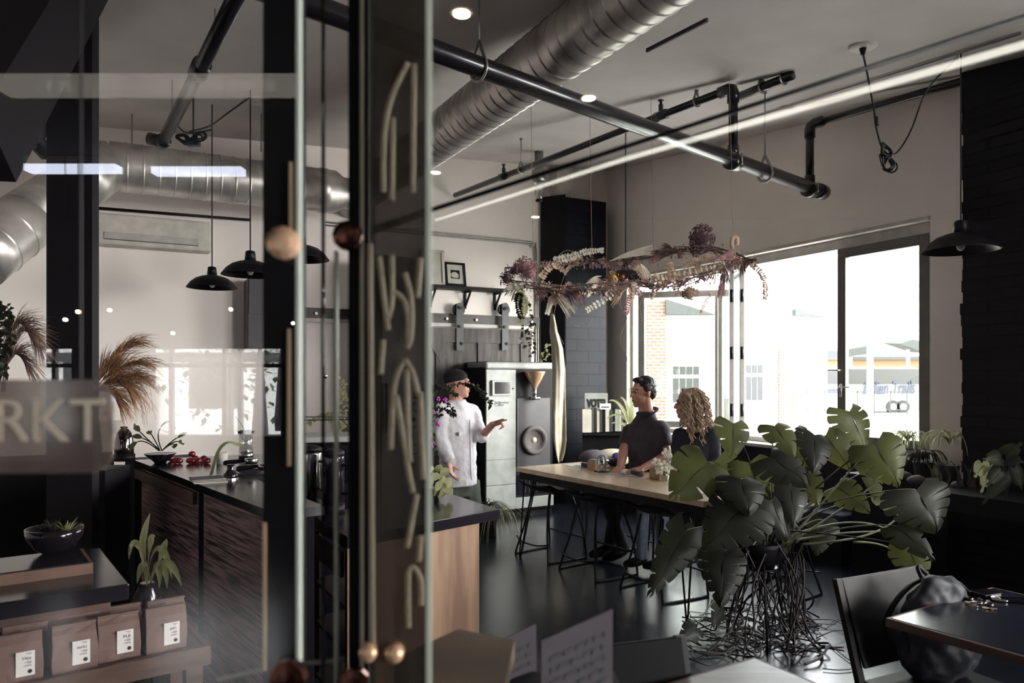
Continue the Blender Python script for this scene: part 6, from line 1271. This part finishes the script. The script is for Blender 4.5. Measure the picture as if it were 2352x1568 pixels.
for q in (-1, 1):
    pts = [H(.094+.002, (.032+.022*math.cos(t))*q, .004+.017*math.sin(t)) for t in [k*math.pi/6 for k in range(13)]]; b.tube(pts, .0016, 5); b.tube([H(.094, .053*q, .008), H(.0, .083*q, .008)], .0016, 5)
BB(b, 'glasses', 'hairblack', man)
b = B(); capc = H(-.022, 0, .062); b.ell(capc, (.088*hs, .112*hs, .072*hs), f=hf, u=V((-.25, 0, 1))); b.lathe(H(-.02, 0, .045), [(.105*hs, -.018), (.106*hs, .012)], 28, ax=V((-.22, .03, 1))); BB(b, 'cap', 'cap', man, mods=[('remesh', .009, 4)])
# shirt
b = B(); tors(b, [ring(tc(-.02)+V((.0, -.02, -.0)), Sx, .185, .135), ring(tc(.2), Sx, .178, .130), ring(tc(.5), Sx, .175, .130), ring(tc(.82), Sx, .195, .125), ring(tc(.96), Sx, .178, .105), ring(tc(1.04), Sx, .135, .090), ring(tc(1.11), Sx, .085, .072), ring(tc(1.17), Sx, .066, .062)])
b.rod([tc(1.06), sL+V((0, 0, .012))], [.066, .056], 12); b.rod([tc(1.06), sR+V((0, 0, .012))], [.066, .058], 12)
b.rod([sR+V((.01, 0, 0)), eR, lerp(eR, wR, .86)], [.068, .062, .050], 14); b.rod([sL, eL, lerp(eL, wL, .12)], [.062, .056, .054], 14); b.tube([lerp(eR, wR, .80), lerp(eR, wR, .97)], .053, 14); b.tube([lerp(sL, eL, .93), lerp(eL, wL, .2)], .064, 14)
sh_ = BB(b, 'shirt', 'shirt', man, mods=[('remesh', .009, 3), ('disp', .022, .07)])
fo = lambda t, off=0, d_=.0: tc(t)+F*(.128+d_)+Sx*off
b = B(); b.tube([fo(-.02, 0, .012), fo(.3, 0, .004), fo(.6, 0, .004), fo(.9, -.0, .0)], .005, 6, flat=1); pk = BB(b, 'button_placket', 'shirt', sh_, True)
for q, px in ((1, .085), (-1, -.09)): b = B(); b.bar(fo(.72, px-.04, -.004), fo(.72, px+.04, -.010), .03, .004, up=F); BB(b, 'pocket_flap', 'shirt', sh_)
b = B(); nk = m1(1048, 925); b.tube([nk+V((.062*math.cos(t), .062*math.sin(t), .014*math.sin(t*1.0)+.005)) for t in [(-.6+k*.42)*1.0 for k in range(14)]], [.017]*14, 8, flat=.6); BB(b, 'collar', 'shirt', sh_, True)
b = B(); tors(b, [ring(hx+V((0, 0, -.10)), Sx, .165, .125), ring(hx+V((0, 0, .02)), Sx, .165, .125), ring(hx+V((0, 0, .10)), Sx, .155, .115)])
for h, k_ in ((hpR, kR), (hpL, kL)): b.tube([V((h.x, h.y, h.z+.02)), V((k_.x, k_.y, .50))], [.098, .088], 16)
BB(b, 'shorts', 'shorts', man, mods=[('remesh', .012, 3), ('disp', .012, .08)])
# ---------- seated man in polo
Yn = 6.22
def n1(px, py, d=0): return P(px, py, Yn+d)
F2 = V((-.80, -.60, 0)).normalized(); S2 = V((.60, -.80, 0))   # S2: his left side
sit = thing('person', V((n1(1488, 868).x, Yn, 0)), 'seated dark haired man in a grey polo shirt looking left at the high table', 'person')
hc = n1(1477, 902); hf = V((-.93, -.36, .0)); hs = 1.02
hp = n1(1495, 1098, .0); hp.z = .60; cx = n1(1482, 985, .0)
sA, sB = n1(1517, 986, -.10), n1(1450, 992, .12)    # left (near camera right) and right shoulder
eA, wA = n1(1532, 1045, -.14), n1(1478, 1074, -.26); eB, wB = n1(1432, 1040, .02), n1(1424, 1075, -.12); 
wA.z = max(wA.z, hz+.035); wB.z = max(wB.z, hz+.035)
b = B(); H = head(b, hc, hf, hs); b.rod([hc+V((.012, 0, -.05)), n1(1484, 945), n1(1484, 965)], [.062, .062, .08], 14)
tc2 = lambda t: lerp(hp, cx, t); S2n = (sA-sB).normalized(); S2n.z = 0
tors(b, [ring(tc2(-.05), S2n, .165, .12), ring(tc2(.3), S2n, .155, .115), ring(tc2(.7), S2n, .17, .115), ring(tc2(1.0), S2n, .15, .09), ring(tc2(1.1), S2n, .08, .06)])
b.rod([sA, eA, wA], [.058, .045, .030], 12); b.rod([sB, eB, wB], [.058, .045, .030], 12)
hand(b, wA, n1(1440, 1082, -.30)-wA, (0, .2, -1), curl=(.3,)*4, thumb=1); hand(b, wB, V((-.3, -.6, -.1)), (0, 0, -1), curl=(.3,)*4, thumb=-1)
BB(b, 'body', 'skin2', sit, mods=[('remesh', .0065, 3)]); face(sit, H, hf, hs)
b = B(); b.ell(H(-.024, 0, .064), (.085*hs, .102*hs, .080*hs), f=hf); b.ell(H(-.056, 0, .015), (.079*hs, .064*hs, .085*hs), f=hf); b.ell(H(.045, 0, .105), (.058*hs, .045*hs, .026*hs), f=hf, u=V((-.1, 0, 1)))
for q in (-1, 1): b.ell(H(.0, .070*q, .045), (.018*hs, .04*hs, .038*hs), f=hf)
rr = random.Random(2)
BB(b, 'hair', 'hairblack', sit, mods=[('remesh', .0055, 2), ('disp', .010, .018)])
b = B(); tors(b, [ring(tc2(-.02), S2n, .185, .145), ring(tc2(.3), S2n, .175, .138), ring(tc2(.7), S2n, .190, .135), ring(tc2(.97), S2n, .182, .110), ring(tc2(1.06), S2n, .150, .095), ring(tc2(1.14)+V((.01, 0, 0)), S2n, .115, .085), ring(tc2(1.23)+V((.02, 0, 0)), S2n, .084, .074), ring(tc2(1.29)+V((.025, 0, 0)), S2n, .074, .068)])
b.ell(sA-V((0, 0, .005)), .083); b.ell(sB-V((0, 0, .005)), .080)
b.tube([sA+S2n*-.02, lerp(sA, eA, .45), lerp(sA, eA, .66)], [.082, .078, .078], 16); b.tube([sB+S2n*.02, lerp(sB, eB, .45), lerp(sB, eB, .66)], [.080, .074, .072], 16)
pol = BB(b, 'polo_shirt', 'polo', sit, mods=[('remesh', .010, 3), ('disp', .012, .09)])
b = B(); nk = n1(1487, 948); b.tube([nk+V((.078*math.cos(t), .074*math.sin(t), -.028*math.cos(t-3.9)+.010)) for t in [-3.9+.25+k*.42 for k in range(14)]], [.022]*14, 8, flat=.45); BB(b, 'collar', 'polo', pol, True)
b = B()
for s_, px in ((S2n*.09, 0), (-S2n*.09, 1)):
    h_ = hp+s_; k_ = h_+V((-.36, -.16, .02)); k_.z = .62; a_ = V((n1(1405, 868, 0).x+.10*px, Yn+.12-.12*px, .12)); b.rod([h_, k_, a_], [.098, .076, .055], 14)
tr_ = BB(b, 'trousers', 'trousers', sit, mods=[('remesh', .014, 3)])
for px in (0, 1): a_ = V((n1(1405, 868, 0).x+.10*px, Yn+.12-.12*px, .07)); b = B(); b.ell(a_+V((-.07, -.03, 0)), (.045, .135, .05), f=(-.93, -.3, -.25)); BB(b, 'shoe', 'black', sit, mods=[('remesh', .012, 3)])
# ---------- woman with curly hair
Yw = 5.85
def w1(px, py, d=0): return P(px, py, Yw+d)
F3 = V((-.75, .55, 0)).normalized()
wo = thing('person', V((w1(1600, 868).x, Yw, 0)), 'seated woman with long curly hair and a navy top turned away beside the man', 'person')
hc = w1(1580, 929); hf = V((-.98, .16, 0)); hs = .92
hp = w1(1600, 1105); hp.z = .60; cx = w1(1602, 1000); sA, sB = w1(1634, 997, -.05), w1(1563, 1000, .06)
eA, wA = w1(1642, 1062, -.10), w1(1610, 1082, -.2); eB, wB = w1(1555, 1060, .02), w1(1548, 1080, -.15); wA.z = max(wA.z, hz+.03); wB.z = max(wB.z, hz+.03); S3 = (sA-sB).normalized(); S3.z = 0
b = B(); H = head(b, hc, hf, hs); b.rod([hc+V((.012, 0, -.05)), w1(1592, 975), w1(1595, 990)], [.05, .05, .07], 14); tc3 = lambda t: lerp(hp, cx, t)
tors(b, [ring(tc3(-.05), S3, .15, .11), ring(tc3(.5), S3, .125, .095), ring(tc3(1.0), S3, .13, .08), ring(tc3(1.08), S3, .07, .05)])
b.rod([sA, eA, wA], [.045, .036, .025], 12); b.rod([sB, eB, wB], [.045, .036, .025], 12); hand(b, wA, V((-.6, -.5, 0)), (0, 0, -1), thumb=1, s=.9); hand(b, wB, V((-.8, -.2, 0)), (0, 0, -1), thumb=-1, s=.9)
BB(b, 'body', 'skin2', wo, mods=[('remesh', .0065, 3)]); face(wo, H, hf, hs, 'twig')
b = B(); tors(b, [ring(tc3(-.02), S3, .165, .13), ring(tc3(.5), S3, .145, .115), ring(tc3(.85), S3, .155, .11), ring(tc3(1.0), S3, .140, .09), ring(tc3(1.09), S3, .085, .065)])
b.rod([sA, eA, lerp(eA, wA, .8)], [.066, .058, .045], 14); b.rod([sB, eB, lerp(eB, wB, .8)], [.066, .056, .045], 14); BB(b, 'navy_top', 'navy', wo, mods=[('remesh', .010, 3), ('disp', .015, .08)])
b = B()
for q in (-1, 1): h_ = hp+S3*.08*q; k_ = V((h_.x-.34, h_.y+.02, .63)); a_ = V((k_.x-.02, k_.y-.02, .13)); b.rod([h_, k_, a_], [.088, .068, .045], 14)
BB(b, 'jeans', 'jeans', wo, mods=[('remesh', .014, 3)])
for q in (-1, 1): h_ = hp+S3*.08*q; b = B(); b.ell(V((h_.x-.41, h_.y, .08)), (.04, .11, .04), f=(-1, 0, -.2)); BB(b, 'shoe', 'black', wo, mods=[('remesh', .012, 3)])
b = B(); b.ell(H(-.022, 0, .050), (.090*hs, .108*hs, .094*hs), f=hf, u=V((.3, 0, 1))); b.ell(H(-.062, 0, -.05), (.088*hs, .075*hs, .15*hs), f=hf); b.ell(H(-.075, 0, -.18), (.075*hs, .055*hs, .14*hs), f=hf); hr = BB(b, 'hair', 'hairblond', wo, mods=[('remesh', .010, 2)])
rr = random.Random(12)
for i in range(98):
    th = rr.uniform(-math.pi, math.pi); fw = math.cos(th); sd = math.sin(th)
    if fw > .5:
        fw = .5; sd = math.copysign(max(.75, abs(sd)), sd)
    l = rr.uniform(.26, .50); amp = rr.uniform(.007, .012); ph = rr.uniform(0, 6); fr = rr.uniform(15, 22); pts = []; rd = []; flare = rr.uniform(.9, 1.18)
    for k in range(40):
        t_ = k/39; out = min(1, t_*3.4)**.55*flare; base = H(-.036+(.108*fw)*out, .104*sd*out, .142-.02*t_)-V((0, 0, l*max(0, t_-.05)))+hf*(-.05*t_)
        a2 = amp*min(1, t_*5); pts.append(base+V((a2*math.cos(fr*t_*2+ph), a2*math.sin(fr*t_*2+ph), 0))); rd.append((.0052 if t_ < .85 else .0034)*rr.uniform(.85, 1.1))
    BB(B().tube(pts, rd, 5), 'curl', 'hairblond' if i % 4 else 'dry', hr, True)
for i in range(34):   # front and temple curls join the rest as one mass
    side = 1 if i % 3 else -1; th = side*rr.uniform(.75, 1.35); fw = math.cos(th); sd = math.sin(th); l = rr.uniform(.14, .34); ph = rr.uniform(0, 6); fr = rr.uniform(15, 20); pts = []; st = H(rr.uniform(-.02, .055), .02*side, rr.uniform(.128, .142))
    for k in range(30):
        t_ = k/29; out = min(1, t_*3)**.6; q = lerp(st, H(-.03+.118*fw, .104*sd, .06), out)-V((0, 0, l*max(0, t_-.2))); a2 = .009*min(1, t_*5); pts.append(q+V((a2*math.cos(fr*t_*2+ph), a2*math.sin(fr*t_*2+ph), 0)))
    BB(B().tube(pts, .0052, 5), 'front_curl', 'hairblond' if i % 4 else 'dry', hr, True)
# ================================================================== foreground glazing
GYP = .75
def fx(px, Y): return (px-1176)/FPX*Y
gp = thing('glass_partition', (fx(340, GYP), GYP, 0), 'left clear glass partition panel with a bright polished edge and copper fastener', 'glass panel', 'glass partition panels')
xl, xr_ = -2.2, fx(684, GYP); b = B(); b.quadbox((xl, GYP-.004, 0), (xr_-xl, 0, 0), (0, .008, 0), (0, 0, 3.18)); BB(b, 'pane', 'glass', gp)
b = B(); b.quadbox((xr_, GYP-.005, 0), (7/FPX*GYP, 0, 0), (0, .010, 0), (0, 0, 3.18)); BB(b, 'polished_edge', 'glassedge', gp)
g2 = thing('glass_partition', (fx(1600, GYP), GYP, 0), 'wide right clear glass partition panel reaching past the picture edge', 'glass panel', 'glass partition panels')
x0 = fx(990, GYP); b = B(); b.quadbox((x0, GYP-.004, 0), (2.4, 0, 0), (0, .008, 0), (0, 0, 3.18)); BB(b, 'pane', 'glass', g2)
b = B(); b.quadbox((fx(980, GYP), GYP-.005, 0), (fx(990, GYP)-fx(980, GYP), 0, 0), (0, .010, 0), (0, 0, 3.18)); BB(b, 'polished_edge', 'glassedge', g2)
YA = .95
pa_ = thing('glazing_post', (fx(640, YA), YA, 0), 'dark blurred steel post behind the copper fastener', 'post', 'foreground glazing posts')
b = B(); b.quadbox((fx(604, YA), YA, 0), (fx(678, YA)-fx(604, YA), 0, 0), (0, .05, 0), (0, 0, 3.18)); BB(b, 'shaft', 'black', pa_)
b = B(); b.quadbox((fx(578, YA), YA+.052, 0), (fx(606, YA)-fx(578, YA), 0, 0), (0, .006, 0), (0, 0, 3.18)); BB(b, 'smoked_strip', 'smoked', pa_)
for y0, y1, x_ in ((372, 560, 668), (755, 1070, 664), (1200, 1540, 608)): p_, q_ = P(x_, y0, YA-.003), P(x_, y1, YA-.003); BB(B().bar(p_, q_, .0045, .002, up=V((0, 1, 0))), 'worn_strip', 'tan', pa_)
pb2 = thing('glazing_post', (fx(820, YA), YA, 0), 'narrow dark blurred post carrying the smoked glass strip', 'post', 'foreground glazing posts')
b = B(); b.quadbox((fx(800, YA), YA, 0), (fx(846, YA)-fx(800, YA), 0, 0), (0, .05, 0), (0, 0, 3.18)); BB(b, 'shaft', 'black', pb2)
b = B(); b.quadbox((fx(828, YA), YA-.004, 0), (fx(836, YA)-fx(828, YA), 0, 0), (0, .003, 0), (0, 0, 3.18)); BB(b, 'pale_seal', 'paleglass', pb2)
ed = thing('glass_fin', (fx(770, YA), YA, 0), 'thin clear glass fin with a bright edge between the two dark posts', 'glass panel')
b = B(); b.quadbox((fx(767, YA), YA, 0), (fx(773, YA)-fx(767, YA), 0, 0), (0, .012, 0), (0, 0, P(770, 575, YA).z)); BB(b, 'polished_edge', 'glassedge', ed)
b = B(); b.quadbox((fx(733, YA), YA+.01, 0), (fx(739, YA)-fx(733, YA), 0, 0), (0, .008, 0), (0, 0, 3.18)); BB(b, 'inner_edge', 'smoked', ed)
sg = thing('smoked_glass_strip', (fx(915, .93), .93, 0), 'tall smoked glass strip covered in pale hand scrawled strokes', 'glass panel')
b = B(); b.quadbox((fx(846, .93), .93, 0), (fx(984, .93)-fx(846, .93), 0, 0), (0, .006, 0), (0, 0, 3.18)); BB(b, 'pane', 'smoked', sg)
for st_ in (((871, 588), (881, 677), (891, 758)), ((900, 585), (900, 690), (891, 731)), ((930, 626), (944, 690), (944, 772), (934, 799)), ((907, 670), (927, 690), (937, 731), (936, 786)), ((966, 592), (959, 684)), ((930, 826), (914, 854), (903, 908), (897, 1033)), ((930, 826), (948, 857), (961, 908)), ((910, 908), (930, 1033), (948, 1132)), ((934, 847), (937, 976), (941, 1060)), ((938, 1442), (937, 1360), (938, 1316), (949, 1302), (966, 1333), (967, 1391)), ((957, 1135), (935, 1258)), ((937, 143), (900, 221), (883, 306), (880, 442)), ((951, 146), (948, 442)), ((902, 270), (900, 460)), ((966, 1230), (962, 1290)), ((965, 900), (972, 1100)), ((880, 780), (874, 860)), ((850, 560), (853, 1040), (856, 1500))):
    BB(B().tube(crom([P(x, y, .926) for x, y in st_], 6), .0034, 6, flat=.3, up=V((0, 1, 0))), 'painted_stroke', 'paint', sg, True)
def standoff(px, py, Y, r, m, label, ln=.06):
    c = P(px, py, Y); t = thing('standoff_fastener', c, label, 'fastener', 'copper standoff fasteners on the glazing'); b = B(); b.lathe(c, [(r*.02, -.007), (r*.55, -.0055), (r*.96, -.002), (r, 0), (r, .010)], 12, ax=(0, 1, 0))
    n0 = len(b.v); b.v.append(c+V((0, -.008, 0))); 
    BB(b, 'faceted_cap', m, t); b = B(); b.tube([c+V((0, .01, 0)), c+V((0, ln, 0))], r*.45, 12); BB(b, 'bolt', 'blackmetal', t, True)
standoff(648, 556, .735-.0, .0162, 'copper', 'bright copper faceted cap on the dark post at mid height', .012)
standoff(797, 540, .93, .019, 'darkcopper' if 'darkcopper' in MATS else mat('darkcopper', (110, 72, 62), .25, metal=1), 'dark copper cap at the left end of the black rail', .02)
standoff(660, 1560, .735, .0185, 'darkcopper', 'copper cap at the bottom of the dark post, cut by the frame', .012)
standoff(812, 1572, .93, .020, 'darkcopper', 'copper cap low beside the wooden counter, cut by the frame', .02)
standoff(845, 1500, .92, .012, 'copper', 'small bright copper cap low on the smoked strip', .008)
standoff(905, 1502, .92, .012, 'copper', 'small pale copper cap right of its twin on the smoked strip', .008)
b = B(); b.tube([P(790, 552, .98), P(985, 484, 1.0)], .0052, 10); b.tube([P(985, 484, 1.0), P(2500, -10, 1.02)], .0032, 10); o = b.build('reflected_rail', 'blackmetal', smooth=True); tag(o, 'slim black rail standing in for a dark line reflected across the glass', 'rail')  # solid rail stands in for a dark line reflected in the glass
b = B(); b.tube([P(500, 1562, .98), P(650, 1528, .98), P(790, 1515, .97)], .0035, 8); o = b.build('lower_rail', 'alu', smooth=True); tag(o, 'thin pale rail low between the copper caps', 'rail')
# hanging frosted sign
sn = thing('frosted_sign', (fx(100, .70), .70, P(0, 1085, .70).z), 'blurred rounded frosted sign on the glass at left with pale carved letters', 'sign')
x0, x1 = fx(-340, .70), fx(258, .70); z0, z1 = P(0, 1086, .70).z, P(0, 872, .70).z; rr_ = .022; pts = []
for cx_, cz_, a0 in ((x1-rr_, z0+rr_, -90), (x1-rr_, z1-rr_, 0), (x0+rr_, z1-rr_, 90), (x0+rr_, z0+rr_, 180)):
    for k in range(7): a_ = math.radians(a0+15*k); pts.append((cx_+rr_*math.cos(a_), cz_+rr_*math.sin(a_)))
b = B(); n = len(pts); b.v += [V((x, .70, z)) for x, z in pts]+[V((x, .704, z)) for x, z in pts]; b.f += [tuple(range(n)), tuple(range(2*n-1, n-1, -1))]+[(i, i+n, (i+1) % n+n, (i+1) % n) for i in range(n)]
BB(b, 'plate', 'frost', sn)
text('lettering', 'MRKT', .058, V((fx(244, .70), .699, P(0, 1012, .70).z)), (1, 0, 0), (0, -1, 0), 'paleglass', sn, .0006, 'RIGHT')
for x_ in (210,): 
    c = P(186, 880, .705); b = B(); b.tube([c+V((0, 0, -.004)), V((c.x, c.y, 3.1))], .0012, 6); BB(b, 'hanging_wire', 'blackmetal', sn)
# solid cards and ledge standing in for reflections in the glass
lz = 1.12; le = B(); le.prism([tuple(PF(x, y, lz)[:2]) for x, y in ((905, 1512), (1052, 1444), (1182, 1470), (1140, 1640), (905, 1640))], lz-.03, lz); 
o = le.build('reflected_ledge', 'darkply'); tag(o, 'solid pale ledge standing in for a wooden table reflected in the glass', 'ledge')
BB
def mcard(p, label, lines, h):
    a_, c_ = [P(x, y, Y) for x, y, Y in p]; t = thing('reflected_card', V((a_.x, a_.y, min(a_.z, c_.z)-h)), label, 'menu card', 'solid cards standing in for reflected sheets'); d = c_-a_; b = B(); n_ = V((d.y, -d.x, 0)).normalized(); n_ = n_ if n_.y < 0 else -n_
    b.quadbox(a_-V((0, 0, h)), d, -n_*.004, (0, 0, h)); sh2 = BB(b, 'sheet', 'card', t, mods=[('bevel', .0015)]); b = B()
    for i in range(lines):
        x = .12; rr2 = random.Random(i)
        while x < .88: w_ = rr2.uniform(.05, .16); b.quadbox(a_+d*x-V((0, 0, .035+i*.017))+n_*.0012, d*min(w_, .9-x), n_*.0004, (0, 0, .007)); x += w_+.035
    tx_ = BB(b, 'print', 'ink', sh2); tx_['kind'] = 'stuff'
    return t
t1 = mcard(((1242, 1472, 1.02), (1408, 1398, 1.10)), 'solid grey card standing in for a reflected sheet of text at bottom centre', 9, .16)
t2 = mcard(((1085, 1500, 1.25), (1232, 1432, 1.35)), 'second solid card standing in for a reflected sheet, left of the larger one', 5, .16)
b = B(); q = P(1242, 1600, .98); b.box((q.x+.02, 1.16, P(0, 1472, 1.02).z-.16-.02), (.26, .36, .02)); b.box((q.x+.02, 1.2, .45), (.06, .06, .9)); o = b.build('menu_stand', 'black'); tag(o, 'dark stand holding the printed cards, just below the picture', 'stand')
# ================================================================== behind the camera (seen as reflections)
def mirrored(px, py, D): q = P(px, py, D); return V((q.x, 2*GYP-D, q.z))
for px, py, Dv, lab in ((1060, 40, 3.27, 'nearest recessed ceiling light, mirrored in the right glass panel above the duct'), (1000, 404, 5.8, 'recessed ceiling light mirrored beside the bright glass edge'), (1352, 233, 4.26, 'recessed ceiling light mirrored on the thick black pipe'), (1230, 519, 7.4, 'farthest recessed ceiling light, mirrored beside the dark pillar')):
    q = mirrored(px, py, Dv); t = thing('recessed_light', V((q.x, q.y, 3.18)), lab, 'ceiling light', 'recessed ceiling lights'); b = B(); b.lathe(V((q.x, q.y, 3.165)), [(.04, 0), (.04, .01)], 20); BB(b, 'lens', 'bulb', t); b = B(); b.lathe(V((q.x, q.y, 3.170)), [(.055, 0), (.055, .012)], 20); BB(b, 'trim_ring', 'offwhite', t)
for px, py, Dv, lab in ((397, 765, 6.2, 'round bulb mirrored low over the reflected windows'), (530, 710, 5.6, 'round bulb mirrored under the hanging pendant lamp'), (252, 712, 5.8, 'round bulb mirrored beside the dark column'), (150, 734, 5.4, 'left bulb mirrored on the dark column'), (180, 716, 5.0, 'right bulb mirrored on the dark column'), (673, 742, 6.0, 'round bulb mirrored beside the bright glass edge')):
    q = mirrored(px, py, Dv); t = thing('hanging_bulb', q, lab, 'light bulb', 'bare hanging bulbs'); BB(B().ell(q, .016), 'bulb', 'bulb', t, True); BB(B().tube([q+V((0, 0, .02)), V((q.x, q.y, 3.18))], .004, 6), 'cord', 'cord', t)
for px0, px1, py, lab in ((75, 282, 400, 'long tube light mirrored across the dark column'), (362, 565, 406, 'long tube light mirrored on the left duct')):
    a_, c_ = mirrored(px0, py, 5.5), mirrored(px1, py+4, 5.5); t = thing('tube_or_streak', (a_+c_)/2, lab, 'tube light', 'ceiling tube lights'); b = B(); b.quadbox(a_, V((c_.x-a_.x, 0, 0)), (0, .10, 0), (0, 0, .05)); BB(b, 'diffuser', 'tubelight', t); b = B(); b.quadbox(a_+V((0, 0, .05)), V((c_.x-a_.x, 0, 0)), (0, .10, 0), (0, 0, 3.18-a_.z-.05)); BB(b, 'housing', 'offwhite', t)

a_, m_, c_ = mirrored(1000, 506, 2.1), mirrored(1440, 364, 1.9), mirrored(2480, 66, 1.62); t = thing('tube_or_streak', m_, 'added glowing tube mirrored as a pale streak rising over the window', 'tube light'); BB(B().tube([a_, m_, c_], [.002, .006, .0095], 12), 'glowing_streak', 'streakglow', t, True)  # glowing tube added behind the camera to mirror as a bright streak
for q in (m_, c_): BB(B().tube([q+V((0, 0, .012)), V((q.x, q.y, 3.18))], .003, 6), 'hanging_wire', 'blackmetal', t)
